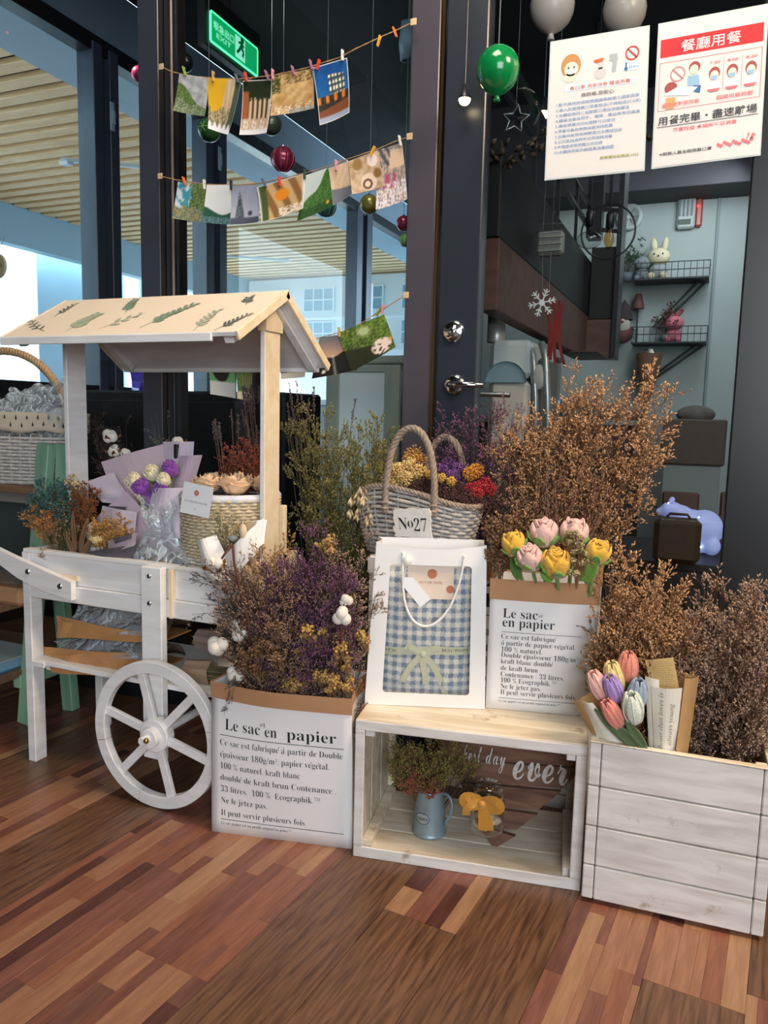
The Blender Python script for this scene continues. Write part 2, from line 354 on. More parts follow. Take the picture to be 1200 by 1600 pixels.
# ================================================================ floor
PA = math.radians(-5.4)   # plank direction, 5.4 degrees off the depth axis
def floor_mats():
    out = []
    for i, (lo, hi) in enumerate((('#4a2f22', '#77553e'), ('#503425', '#7d5a43'))):
        m = woodmat('dark_walnut_laminate_%s' % 'ab'[i], hi, lo, .33, (22, 1.6, 1)); out.append(m)
        N = m.node_tree.nodes; L = m.node_tree.links; p = N['Principled BSDF']; src = p.inputs['Base Color'].links[0].from_socket
        tc = [n for n in N if n.type == 'TEX_COORD'][0]; mp = N.new('ShaderNodeMapping'); mp.inputs['Scale'].default_value = (260, 14, 1); L.new(tc.outputs['Object'], mp.inputs[0])
        n = N.new('ShaderNodeTexNoise'); n.inputs['Scale'].default_value = 1.0; n.inputs['Detail'].default_value = 2; L.new(mp.outputs[0], n.inputs[0])
        r = N.new('ShaderNodeValToRGB'); e = r.color_ramp.elements; e[0].position = .70; e[1].position = .76; L.new(n.outputs[0], r.inputs[0])
        n4 = N.new('ShaderNodeTexNoise'); n4.inputs['Scale'].default_value = 5; L.new(tc.outputs['Object'], n4.inputs[0]); r4 = N.new('ShaderNodeValToRGB'); r4.color_ramp.elements[0].position = .5; r4.color_ramp.elements[1].position = .62; L.new(n4.outputs[0], r4.inputs[0])
        mm = N.new('ShaderNodeMath'); mm.operation = 'MULTIPLY'; L.new(r.outputs[0], mm.inputs[0]); L.new(r4.outputs[0], mm.inputs[1])
        mx = N.new('ShaderNodeMix'); mx.data_type = 'RGBA'; L.new(mm.outputs[0], mx.inputs[0]); L.new(src, mx.inputs[6]); mx.inputs[7].default_value = (*lin('#b79a78'), 1); L.new(mx.outputs[2], p.inputs['Base Color'])
    strips = []
    for i, (hi, lo) in enumerate((('#935f47', '#7c4c39'), ('#805243', '#683e32'), ('#a27457', '#8b5f47'), ('#5f3a33', '#4c2a25'), ('#8a594a', '#714639'), ('#ac8263', '#977052'), ('#775043', '#5f3b32'))):
        strips.append(woodmat('laminate_strip_%s' % 'abcdefg'[i], hi, lo, .32, (16, 1.8, 1)))
    return out, strips
DARKS, STRIPS = floor_mats()
fl = MB(); fl.box((-9, -4, -.06), (4, 9, -.0035)); flo = structure('floor', fl, mat('subfloor', '#2a1710', .6))
MF = Matrix.Rotation(PA, 4, 'Z')
def plank_piece(u0_, u1_, v0, v1, m, name='plank', z=0.0, gap=.0006):
    """one laminate piece; rows run along the plank direction"""
    mb = MB(); mb.box((-(u1_-u0_)/2+gap, -(v1-v0)/2+gap, -.004), ((u1_-u0_)/2-gap, (v1-v0)/2-gap, z), .0005)
    o = mb.build(name, m, flo); o.matrix_local = MF @ Matrix.Translation(((u0_+u1_)/2, (v0+v1)/2, 0)); return o
def strip_plank(ua, ub, v0, v1, seed):
    r = random.Random(seed); e = [ua]
    while e[-1] < ub-.03: e.append(e[-1]+r.choice((.017, .024, .03, .03, .042)))
    if ub-e[-1] < .012 and len(e) > 1: e.pop()
    e.append(ub); n = len(e)-1
    for i in range(n):
        v = v0-r.uniform(0, .3); last = -1; a = v0
        while a < v1-1e-6:
            b = min(v1, a+r.uniform(.16, .42)) if a > v0 else min(v1, a+r.uniform(.05, .35))
            if v1-b < .05: b = v1
            k = r.choice([j for j in (0, 1, 2, 3, 4, 5, 0, 2, 4, 6) if j != last]); last = k
            plank_piece(e[i], e[i+1], a, b, STRIPS[k], 'plank', gap=.00008); a = b
rows = [-2.95, -2.75, -2.56, -2.36, -2.17, -1.975, -1.78, -1.585, -1.395, -1.225, -.93, -.775, -.615, -.47, -.305, -.155, .0, .19, .38, .58, .8]
# dark and patchwork fields as the photograph has them: (u index, v start, v end, kind)
def row(i, segs):
    for (a, b, k) in segs:
        if k == 's': strip_plank(rows[i], rows[i+1], a, b, i*31+int(a*10))
        else: plank_piece(rows[i], rows[i+1], a, b, DARKS[k])
V0, V1 = .35, 2.6
row(0, [(1, V1, 0)]); row(1, [(1, V1, 1)]); row(2, [(.9, V1, 0)]); row(3, [(.8, 1.9, 's'), (1.9, V1, 1)]); row(4, [(.8, V1, 0)]); row(5, [(.7, 1.6, 's'), (1.6, V1, 0)])
row(6, [(.6, 1.75, 1), (1.75, V1, 's')]); row(7, [(.6, 2.0, 's'), (2.0, V1, 1)]); row(8, [(.5, 1.55, 0), (1.55, V1, 's')])
row(9, [(.4, 1.42, 's'), (1.42, V1, 0)]); row(10, [(V0, .884, 's'), (.884, 2.0, 's'), (2.0, V1, 1)]); row(11, [(V0, .6, 1), (.6, 1.62, 0), (1.62, V1, 1)])
row(12, [(V0, 1.195, 1), (1.195, 1.6, 's'), (1.6, V1, 0)]); row(13, [(V0, 1.5, 0), (1.5, V1, 1)]); row(14, [(V0, 1.05, 's'), (1.05, V1, 's')]); row(15, [(V0, 1.25, 1), (1.25, V1, 's')])
row(16, [(V0, 1.3, 's'), (1.3, V1, 0)]); row(17, [(V0, V1, 1)]); row(18, [(V0, V1, 's')]); row(19, [(V0, V1, 0)])
# ================================================================ glass wall next to the room (plane y = 1.9)
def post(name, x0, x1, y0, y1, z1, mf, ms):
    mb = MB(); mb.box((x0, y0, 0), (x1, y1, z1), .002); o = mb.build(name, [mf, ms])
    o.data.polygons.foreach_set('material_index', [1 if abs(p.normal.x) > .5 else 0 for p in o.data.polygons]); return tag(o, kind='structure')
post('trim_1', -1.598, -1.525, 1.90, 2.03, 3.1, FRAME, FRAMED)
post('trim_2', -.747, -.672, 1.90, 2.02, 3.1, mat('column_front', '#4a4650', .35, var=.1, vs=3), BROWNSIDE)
mb = MB(); mb.box((-1.523, 1.925, 0), (-1.50, 1.96, 3.1), .001); structure('trim_3', mb, BLACK)
mb = MB(); mb.box((-1.4975, 1.918, 1.2), (-1.492, 1.925, 3.0), .001); structure('trim_4', mb, mat('column_highlight', '#7d7068', .15))  # pale strip stands in for the highlight along the column's side
mb = MB(); mb.box((-.671, 1.912, 0), (-.664, 1.93, 3.1)); structure('trim_5', mb, mat('bronze_edge', '#54422f', .2, metal=.6))
mb = MB(); mb.box((-4.2, 1.93, .0), (-1.6, 1.938, 3.1)); mb.box((-1.5, 1.93, .0), (-.75, 1.938, 3.1)); structure('window_1', mb, GLASS)
mb = MB(); mb.box((-4.2, 1.90, 0), (-.75, 1.96, .08), .002); mb.box((-4.2, 1.9, 3.0), (1.5, 2.0, 3.1)); structure('baseboard_back', mb, BLACK)
# left end of the room: dark brown panel edge high up
mb = MB(); mb.box((-2.45, 1.885, 1.46), (-2.17, 1.899, 3.1), .001); structure('wall_left', mb, woodmat('brown_wood_panel', '#55473b', '#3c3129', .5, (6, 1, .8)))
# door
dr = thing('door_1', None, None, (-.645, 1.94, 0)); del_ = dr.location.copy(); tag(dr, kind='structure')
def dpart(name, mb, m, par=dr, **k):
    o = mb.build(name, m, par, **k); o.matrix_parent_inverse = Matrix.Translation((-dr.location.x, -dr.location.y, 0)) if par is dr else Matrix(); return o
mb = MB(); mb.box((-.655, 1.90, .01), (-.550, 1.955, 3.0), .003); dpart('stile', mb, mat('door_stile_grey', '#2b313c', .3, var=.12, vs=3))
mb = MB(); mb.box((.048, 1.90, .01), (.16, 1.955, 3.0), .003); dpart('stile', mb, mat('door_stile_dark', '#1d1f22', .3))
mb = MB(); mb.box((-.55, 1.90, .01), (.048, 1.955, .16), .003); dpart('rail', mb, BLACK)
mb = MB(); mb.box((-.55, 1.922, .16), (.048, 1.932, 3.0)); dpart('glass', mb, DGLASS)
hx, hz = -.574, 1.003; yd = 1.90
mb = MB(); Mh = Matrix.Translation((hx-.03, yd, hz)) @ Matrix.Rotation(PI/2, 4, 'X'); mb.lathe([(.0, .012), (.02, .012), (.026, .008), (.028, 0)], 28, Mh)
mb.tube([(hx-.03, yd-.01, hz), (hx-.03, yd-.042, hz), (hx-.022, yd-.05, hz), (hx, yd-.052, hz), (hx+.06, yd-.052, hz-.002)], [.008, .008, .008, .0078, .006], 12); dpart('lever_handle', mb, CHROME, smooth=True)
mb = MB(); mb.tube([(hx-.03, 1.955, hz-.018), (hx-.03, 2.0, hz-.018), (hx+.09, 2.0, hz-.02)], .007, 10); dpart('far_lever', mb, STEEL, smooth=True)
mb = MB(); Mh = Matrix.Translation((-.612, yd, 1.137)) @ Matrix.Rotation(PI/2, 4, 'X'); mb.lathe([(0, .012), (.010, .012), (.011, .008), (.022, .010), (.027, .006), (.0285, 0)], 32, Mh); dpart('lock_cylinder', mb, CHROME, smooth=True)
# fixed light to the right of the door
mb = MB(); mb.box((.165, 1.90, 0), (.19, 1.96, 3.1), .001); structure('trim_6', mb, BLACK)
mb = MB(); mb.box((.19, 1.92, .0), (1.6, 1.93, 3.1)); structure('window_2', mb, DGLASS)
# ================================================================ vestibule behind the glass, window wall at x = -3
CEILD = mat('black_ceiling', '#0d1013', .8)
mb = MB(); mb.box((-3.0, 1.96, 3.08), (-.8, 12, 3.15)); structure('ceiling', mb, CEILD)
mb = MB(); mb.box((-3.08, 1.9, 2.78), (-3.0, 12, 3.08), .002); structure('trim_7', mb, mat('blue_grey_header', '#6c7a88', .6))
mb = MB(); mb.box((-3.05, 1.9, 2.70), (-2.96, 12, 2.78), .002); mb.box((-3.05, 1.9, 1.0), (-2.96, 12, 1.045), .002); structure('trim_8', mb, mat('window_frame_black', '#14161a', .3))
mb = MB(); mb.box((-3.05, 1.9, 0), (-3.0, 12, 1.0)); structure('wall_far_left', mb, mat('dark_low_wall', '#14171c', .5, var=.1))
mb = MB(); mb.box((-3.03, 1.9, 1.04), (-3.02, 12, 2.72)); structure('window_3', mb, glassmat('far_glass', (.9, .96, .98), .8))
for i, (a, b) in enumerate(((3.18, 3.36), (4.12, 4.34), (6.33, 6.66), (9.0, 9.3))):
    mb = MB(); w = (b-a)*.36
    mb.box((-3.06, a, 1.0), (-2.95, a+w, 2.74), .003); mb.box((-3.04, a+w, 1.0), (-2.985, b-w, 2.74)); mb.box((-3.06, b-w, 1.0), (-2.95, b, 2.74), .003)
    structure('trim_%d' % (9+i), mb, FRAME)
for i, (a, z) in enumerate(((3.30, 2.42), (4.25, 2.5))):
    mb = MB(); mb.box((-2.948, a-.015, z-.07), (-2.94, a+.015, z+.07), .002); mb.box((-2.94, a-.01, z-.04), (-2.93, a+.012, z+.03), .003)
    tag(mb.build('window_latch', mat('latch_tape', '#9fb0bd', .25)), 'pale latch tape on the %s window mullion' % ('left' if i == 0 else 'second, behind the green bauble'), 'latch')
mb = MB(); mb.prism([(-.70, 2.03), (-2.03, 5.79), (-2.08, 5.79), (-.745, 2.03)], 3.12); structure('wall_middle', mb, mat('middle_partition', '#1c2126', .7))
mb = MB(); mb.box((-3.0, 11.9, 0), (-.8, 12, 3.1)); structure('wall_vestibule_end', mb, mat('end_wall', '#15181c', .7))
# ================================================================ outside: soffit, beam, pillars, street
SL = woodmat('pale_pine_slat', '#f0cb9a', '#dfb582', .6, (1, 5, 5)); SOF = mat('soffit_board', '#9fb4c4', .7)
out = thing('slatted_soffit', 'pale timber slatted soffit outside the far window', 'soffit', (-5.3, 6, 3.0))
def opart(name, mb, m, par=out, **k):
    o = mb.build(name, m, par, **k); o.matrix_parent_inverse = Matrix.Translation(par.location).inverted(); return o
mb = MB(); mb.box((-6.85, 2.0, 3.07), (-3.08, 12, 3.1)); opart('backing_board', mb, mat('soffit_backing', '#1f1d1c', .9))
mb = MB(); mb.box((-3.95, 2.0, 2.995), (-3.08, 12, 3.05)); opart('border_board', mb, SOF)
y = 3.2
smb = MB(); smb.box((-1.44, -.057, -.02), (1.44, .057, .02), .003); first = None
while y < 11.9:
    if first is None: first = smb.build('slat', SL, out)
    o = first if y == 3.2 else first.copy()
    if o is not first: C.objects.link(o)
    o.location = (-5.40+5.3, y-6, .03); y += .19
mb = MB(); mb.box((-7.0, 2.0, 2.62), (-6.85, 12, 3.1)); opart('edge_beam', mb, mat('pale_blue_beam', '#9fb6c4', .6))
for (a, b) in ((-5.0, 5.0), (-6.0, 8.6)):
    t = thing('track_light', 'slim white track light under the slats, %s' % ('seen left of the tall column' if b < 6 else 'seen above the roof of the cart'), 'lamp', (a, b, 2.93))
    mb = MB(); mb.bar((0, 0, 0), (.75, .55, 0), .03, .03, .002); mb.build('rail', mat('track_white', '#cfd6da', .4), t); mb = MB(); mb.box((.0, -.03, -.05), (.1, .05, -.015), .01); mb.build('lamp_head', mat('track_white', '#cfd6da'), t)
mb = MB(); mb.box((-7.95, 6.85, 0), (-7.25, 7.8, 3.0), .01); tag(mb.build('concrete_pillar', mat('pale_blue_pillar', '#b7d0e0', .7, var=.05, vs=3)), 'wide pale blue pillar outside the far window', 'pillar')
mb = MB(); mb.box((-7.9, 4.6, 0), (-7.2, 6.0, 3.0), .01); tag(mb.build('concrete_pillar', mat('grey_concrete', '#7f9aa6', .8, var=.15, vs=5, bump=.2)), 'blue-grey concrete wall outside at the far left edge', 'pillar')
mb = MB(); mb.box((-40, -20, -.25), (-7.2, 60, -.2)); mb.box((-7.2, 1.0, -.25), (-3.1, 14, -.02)); structure('floor_outside', mb, mat('street_paving', '#8f9699', .8, var=.1, vs=4))
bd = thing('street_building', 'reflection of a bright white street building with gridded windows, built as a facade behind the photos', 'building', (-5.2, 10.6, -.01))  # a reflection in the glass, built here as a solid facade
mb = MB(); mb.box((-1.6, 0, 0), (1.8, .3, 2.98)); mb.build('wall', mat('white_render', '#f4f8fa', .8, var=.03, vs=4), bd)
mb = MB(); mb.box((-1.6, -.12, 1.75), (1.85, 0, 1.9), .01); mb.box((-1.6, -.06, 2.35), (1.85, 0, 2.4), .01); mb.build('ledge', mat('ledge_white', '#f4f8fa', .7), bd)
for i in range(4):
    for j in range(2):
        x = -1.4+i*.8; z = 1.98+j*.5
        w = MB(); w.box((x, -.03, z), (x+.5, .0, z+.34)); fo = w.build('window', mat('window_blue', '#8fb6c8', .15), bd)
        w = MB()
        for k in range(4): w.box((x+k*.5/3-.008, -.045, z), (x+k*.5/3+.008, -.028, z+.34))
        for k in range(3): w.box((x, -.045, z+k*.17-.008), (x+.5, -.028, z+k*.17+.008))
        w.build('glazing_bars', mat('ledge_white', '#f4f8fa'), fo)
far = thing('street_building', 'bright sunlit shopfront across the street at far left', 'building', (-13, 9, 0))
mb = MB(); mb.box((-.3, -6, 0), (0, 9, 4.6)); mb.build('wall', mat('bright_wall', '#e9f2f4', .8, var=.08, vs=1), far)
for i in range(9):
    w = MB(); w.box((0, -5.6+i*1.5, .6), (.06, -4.7+i*1.5, 2.0), .01); w.build('window', mat('window_teal', '#7fa7b2', .2), far)
    w = MB(); w.box((0, -5.6+i*1.5, 3.0), (.06, -4.7+i*1.5, 4.4), .01); w.build('window', mat('window_teal', '#7fa7b2', .2), far)
mb = MB(); mb.box((0, -6, 2.35), (.5, 9, 2.6), .02); mb.build('awning', mat('awning_slate', '#56686f', .7), far)
sg = thing('street_sign', 'pale blue vertical street sign with white characters at far left', 'sign', tuple(onX(55, 420, -7.6)))
mb = MB(); mb.box((-.02, -.19, -1.0), (.02, .19, .42), .005); mb.build('board', mat('sign_blue', '#9cc3d6', .5), sg); mb = MB(); mb.tube([(0, 0, -sg.location.z-.2), (0, 0, -1.0)], .03, 8); mb.build('pole', mat('sign_blue', '#9cc3d6'), sg)
for i, c in enumerate('住'):
    v, f = text2d(c, 0, 0, .26, style=lambda s: s, off=.012, align='c'); mb = MB(); mb.add([(.022, x, y) for x, y in v], f); mb.build('character', mat('sign_white', '#f7fbff', .5), sg)
# the cabinet pane's pale colour stands in for the reflected bright street
# ================================================================ the room the photographer stands in (behind and beside the view)
ROOMW = mat('room_wall_grey', '#6f6a66', .8, var=.05, vs=3)
mb = MB(); mb.box((-4.3, -4, 2.75), (3.1, 1.88, 2.8)); structure('ceiling_front_room', mb, mat('room_ceiling_dark', '#2b2a2b', .8))
mb = MB(); mb.box((3.0, -4, 0), (3.1, 5.9, 3.1)); structure('wall_right', mb, ROOMW)
mb = MB(); mb.box((-4.3, -4.1, 0), (-4.2, 1.88, 2.75)); structure('wall_left_side', mb, ROOMW)
mb = MB(); mb.box((-4.2, -4.1, 0), (3.0, -4.0, 2.75)); structure('wall_front', mb, ROOMW)
# ================================================================ far room behind the glass door
FW_ = mat('pale_far_wall', '#a2acab', .8, var=.04, vs=2)
YW = 5.8
mb = MB(); mb.box((-2.15, YW, 0), (3.0, YW+.1, 3.04)); structure('wall_back', mb, FW_)
mb = MB(); mb.box((-.72, 2.0, 3.05), (3.0, YW+.1, 3.15)); mb.box((-2.15, 3, 3.05), (-.72, YW+.1, 3.15)); structure('ceiling_far_room', mb, mat('far_ceiling_dark', '#1a1f26', .8))
mb = MB(); mb.box((-2.0, YW-.35, 2.42), (3.0, YW, 3.05), .003); structure('trim_20', mb, mat('dark_bulkhead', '#34323a', .7, var=.2, vs=3))
q = onY(1118, 400, YW); mb = MB(); mb.box((q.x-.008, YW-.02, 0), (q.x+.008, YW, 2.42), .002); structure('trim_21', mb, mat('wall_joint_grey', '#7d8c8e', .6))
# gallery: left wing along the partition, far wing facing us, with rail
GAL = mat('gallery_black', '#191b1d', .5, var=.15, vs=6); GBR = woodmat('gallery_brown_board', '#6a4a40', '#54382f', .5, (1, 3, 3))
g = thing('loft_gallery', 'black and brown loft gallery with railing hanging in the far room', 'loft', (-.6, 4.5, 1.28)); GI = Matrix.Translation(g.location).inverted()
def gp(name, mb, m, par=g, inv=GI, **k): o = mb.build(name, m, par, **k); o.matrix_parent_inverse = inv; return o
a0 = onY(958, 558, 4.5); gx1 = a0.x; gx0 = -.72
mb = MB(); mb.box((gx0, 2.5, 1.27), (-.66, 4.62, 1.50), .004); mb.box((gx0, 4.46, 1.27), (gx1-.01, 4.62, 1.48), .004); gp('lower_board', mb, GBR)
mb = MB(); mb.box((gx0, 2.5, 1.502), (-.664, 4.6, 1.80), .004); gp('upper_panel', mb, GAL)
mb = MB(); mb.box((-.66, 4.48, 1.482), (gx1-.012, 4.60, 1.87), .004); gp('upper_panel', mb, GAL)
mb = MB(); mb.box((gx0, 4.0, 1.262), (gx1-.02, 4.46, 1.272), .002); gp('underside_board', mb, GBR)
mb = MB(); mb.box((gx1-.012, 4.44, 1.27), (gx1+.014, 4.64, 2.42), .002); gp('corner_post', mb, BLACK)
mb = MB(); mb.box((-.70, 4.50, 1.93), (-.62, 4.60, 3.05), .002); gp('ceiling_post', mb, BLACK)
for z in (1.99, 2.10): mb = MB(); mb.bar((-.69, 2.6, z), (-.69, 4.5, z), .02, .02); mb.bar((-.69, 4.55, z), (gx1, 4.55, z-.03), .02, .02); gp('rail', mb, BLACK)
for y in (3.1, 3.6, 4.1): mb = MB(); mb.bar((-.69, y, 1.80), (-.69, y, 2.10), .015, .015); gp('rail_post', mb, BLACK)
# wire basket and bundle at the gallery
t = thing('wire_basket', 'small white wire basket hanging on the loft side', 'basket', onY(775, 378, 3.0)); t.location.x = -.60
for i in range(5):
    mb = MB(); mb.bar((-.05, -.01, -.05+i*.025), (.05, -.01, -.0+i*.025-.05), .003, .003, .0005); mb.bar((.05, -.01, -.05+i*.025), (-.05, -.01, -.0+i*.025-.05), .003, .003, .0005); mb.build('wire', mat('white_wire', '#c9cfcf', .4), t)
mb = MB(); mb.box((-.05, 0, -.06), (.05, .05, .03), .01); mb.build('basket_body', mat('wire_inside', '#8f989b', .7), t)
# counter with machine, thermos, box, mugs
CNT = mat('counter_grey', '#5a5a5e', .5); ct = thing('back_counter', 'grey counter along the far wall with machines and mugs on it', 'counter', (-.9, 4.9, 0))
cz = .93
mb = MB(); mb.box((-.60, -.25, cz-.03), (.50, .88, cz), .004); mb.build('worktop', mat('worktop_pale', '#a7aaa7', .4), ct)
mb = MB(); mb.box((-.58, -.2, 0), (.48, .86, cz-.032), .004); mb.build('base_cabinet', mat('cabinet_dark_grey', '#303237', .6), ct)
def atc(px, py, Y, z=None):
    q = onY(px, py, Y);
    if z is not None: q.z = z
    return q
# cream machine close to the door
p = atc(800, 700, 2.75, 0); mt = thing('drink_machine', 'cream coloured rounded drink machine with steel side rails behind the door', 'machine', (p.x, 2.75, 0))
CRM = mat('machine_cream', '#d4c9bd', .35, var=.03); GRY = mat('machine_grey', '#9aa0a2', .4)
q0 = onY(755, 532, 2.75); q1 = onY(840, 532, 2.75); hw = (q1.x-q0.x)/2*1.0
mb = MB(); mb.box((-hw, 0, .0), (hw*.55, .4, q0.z-.14), .02); mb.build('body', CRM, mt)
mb = MB(); mb.box((-hw, -.01, q0.z-.135), (hw*.6, .42, q0.z), .02); mb.build('hood', mat('machine_white', '#c9cfcd', .35), mt)
mb = MB(); mb.lathe([(0, 0), (hw*.75, 0), (hw*.75, .012)], 20, frame((-hw*.3, -.012, q0.z-.15), 0, PI/2), 0, PI); mb.build('arched_opening', mat('machine_blue_grey', '#8aa3ac', .4), mt)
for (x, w) in ((hw*.62, .02), (hw*1.05, .025)):
    mb = MB(); mb.tube([(x-.02, .02, q0.z-.01), (x, .0, q0.z-.06), (x+.015, 0, q0.z-.2), (x+.05, 0, .3)], w*.5, 10); mb.build('side_rail', mat('rail_aluminium', '#aeb6ba', .3, metal=.6), mt, smooth=True)
mb = MB(); mb.box((hw*.7, .04, .45), (hw*1.0, .3, q0.z-.06), .01); mb.build('side_panel', mat('machine_dark', '#6e6a66', .6), mt)
mb = MB(); mb.sphere((hw*.85, .0, q0.z-.13), .03, 12, 8, sc=(1, .4, 1.5)); mb.build('cloth', mat('cloth_grey', '#b0aca6', .9), mt, smooth=True)
th = thing('thermos_flask', 'brushed steel thermos flask standing on the cream machine', 'flask', (onY(775, 530, 2.85).x, 2.85, q0.z+.0005))
hgt = onY(775, 484, 2.85).z-q0.z
mb = MB(); mb.lathe([(0, 0), (.031, 0), (.033, .004), (.033, hgt*.55), (.031, hgt*.56)], 24); mb.build('body', mat('satin_steel', '#c2c0ba', .35, metal=.5), th, smooth=True)
mb = MB(); mb.lathe([(.031, hgt*.57), (.033, hgt*.58), (.033, hgt*.93), (.028, hgt), (0, hgt)], 24); mb.build('cup_lid', mat('brushed_steel', '#aaa8a2', .35, metal=.5), th, smooth=True)
# box, mugs on the counter
p = atc(845, 610, 4.75, cz+.0005); t = thing('storage_box', 'grey translucent box on the far counter beside the cream machine', 'box', p)
mb = MB(); mb.box((-.11, -.06, 0), (.1, .1, .34), .01); mb.build('body', mat('box_grey', '#8f9494', .3), t); mb = MB(); mb.box((-.115, -.065, .34), (.105, .105, .37), .008); mb.build('lid', mat('box_lid_dark', '#4c4d50', .4), t)
for px, lab, cc in ((868, 'blue mug on the far counter', '#4f7f96'), (889, 'grey mug on the far counter right of the blue one', '#7b8a8e')):
    p = atc(px, 620, 4.78, cz+.0005); t = thing('mug', lab, 'mug', p, group=None); mb = MB(); mb.lathe([(0, 0), (.035, 0), (.042, .01), (.045, .11), (.041, .11), (.039, .012), (0, .01)], 22); mb.build('cup', mat('mug_'+lab[:4].strip(), cc, .3), t, smooth=True)
    mb = MB(); mb.tube([(.043, 0, .09), (.07, 0, .085), (.075, 0, .05), (.06, 0, .025), (.042, 0, .025)], .005, 8); mb.build('handle', mat('mug_'+lab[:4].strip(), cc), t, smooth=True)
t = thing('cloth_bundle', 'pile of pale wrinkled cloths on the far counter', 'cloth', atc(955, 625, 4.9, cz+.0005))
for i in range(6):
    mb = MB(); r_ = random.Random(i); mb.sphere((r_.uniform(-.14, .14), r_.uniform(-.08, .08), .05), .07, 14, 9, sc=(1.2, .9, .7)); o = mb.build('fold', mat('cloth_taupe', '#7b7670', .9, var=.2), t, smooth=True)
# far wall shelves with toys
SHB = mat('shelf_black_wire', '#22262a', .5)
def wall_shelf(name, label, pxl, pxr, py, ptip, ys=.22):
    a = onY(pxl, py, YW-.11); b_ = onY(pxr, py, YW-.11); z = a.z; W = b_.x-a.x
    t = thing(name, label, 'shelf', (a.x, YW-.001, z))
    mb = MB(); mb.box((0, -ys, -.012), (W, 0, 0), .002); mb.build('shelf_board', SHB, t)
    mb = MB()
    for zz in (.05, .10): mb.bar((0, -ys, zz), (W, -ys, zz), .006, .006); mb.bar((0, -ys, zz), (0, 0, zz), .006, .006); mb.bar((W, -ys, zz), (W, 0, zz), .006, .006)
    for i in range(13): x = W*i/12; mb.bar((x, -ys, 0), (x, -ys, .10), .004, .004)
    mb.build('wire_rail', SHB, t)
    c = onY(ptip[0], ptip[1], YW-.03)-t.location
    for k in (0, .035): mb = MB(); mb.bar((W-.02-k*1.5, -.05, -.01), (c.x-k, -.03, c.z), .022 if k == 0 else .01, .014); mb.build('diagonal_brace', SHB, t)
    return t, a, b_
s1, a1, b1 = wall_shelf('wall_shelf', 'upper black wire shelf on the far wall holding the pale rabbit', 993, 1108, 440, (1028, 512))
s2, a2, b2 = wall_shelf('wall_shelf', 'lower black wire shelf on the far wall holding the pink rabbit', 988, 1104, 537, (1028, 588))
def rabbit(label, px, shelf, colr, colb, s=1.0, tilt=0):
    z = shelf.location.z; q = onY(px, 0, YW-.11); t = thing('plush_rabbit', label, 'plush toy', (q.x, YW-.11, z+.0005), 0)
    m = mat(label.split()[0]+'_plush', colr, .95, var=.05, bump=.3, bs=300); m2 = mat(label.split()[0]+'_plush_body', colb, .95)
    mb = MB(); mb.sphere((0, 0, .06*s), .06*s, 18, 12, sc=(1, .8, 1)); mb.build('body', m2, t, smooth=True)
    mb = MB(); mb.sphere((0, -.01, .155*s), .065*s, 20, 14, sc=(1.15, .9, .9)); mb.build('head', m, t, smooth=True)
    for k in (-1, 1):
        mb = MB(); mb.sphere((0, 0, 0), .02*s, 12, 8, sc=(1, .5, 2.4)); o = mb.build('ear', m if k < 0 or not tilt else mat('dark_pink_plush', '#8a5058', .9), t, smooth=True); o.location = (k*.035*s, 0, .235*s); o.rotation_euler = (0, k*(.15+tilt), 0)
        mb = MB(); mb.sphere((k*.028*s, -.066*s, .165*s), .006*s, 8, 6); mb.build('eye', INK, t)
        mb = MB(); mb.sphere((k*.04*s, -.05*s, .025*s), .025*s, 12, 8); mb.build('foot', m, t, smooth=True)
    mb = MB(); mb.sphere((0, -.07*s, .15*s), .007*s, 8, 6); mb.build('nose', mat('toy_nose', '#5a3b34', .6), t)
    return t
rabbit('cream plush rabbit sitting on the upper wall shelf', 1056, s1, '#cfc4a6', '#8b9092', 1.0)
rabbit('grey plush rabbit at the left of the cream one on the upper shelf', 1030, s1, '#7c8588', '#6d7578', .75)
rabbit('pink plush rabbit slumped on the lower wall shelf', 1088, s2, '#c06a7c', '#b0606f', .85, .6)
def shelfplant(label, px, shelf, spread, hh, cc):
    q = onY(px, 0, YW-.11); t = thing('shelf_plant', label, 'plant', (q.x, YW-.11, shelf.location.z+.0005))
    mb = MB(); mb.lathe([(0, 0), (.03, 0), (.038, .06), (.034, .06), (.03, .01)], 16); mb.build('pot', mat('plant_pot_grey', '#5c6466', .6), t, smooth=True)
    sp = Spray(); n = 14; b_ = np.zeros((n, 3)); b_[:, 2] = .05; tip = tipcloud(n, (0, -.02, hh), (spread, .09, hh*.45)); limonium(sp, b_, tip, nb=5, nt=3, nf=4, bl=.06, tl=.03, fl=.014, fw=.004); sp.make('foliage', [mat('plant_stem_dark', '#3c4230', .8), mat('plant_leaf_'+label[:4].strip(), cc, .8)], t)
shelfplant('dark green bushy plant at the left end of the upper wall shelf', 1006, s1, .14, .2, '#3c5a44')
shelfplant('dry reddish plant behind the pink rabbit', 1075, s2, .09, .18, '#5e4038')
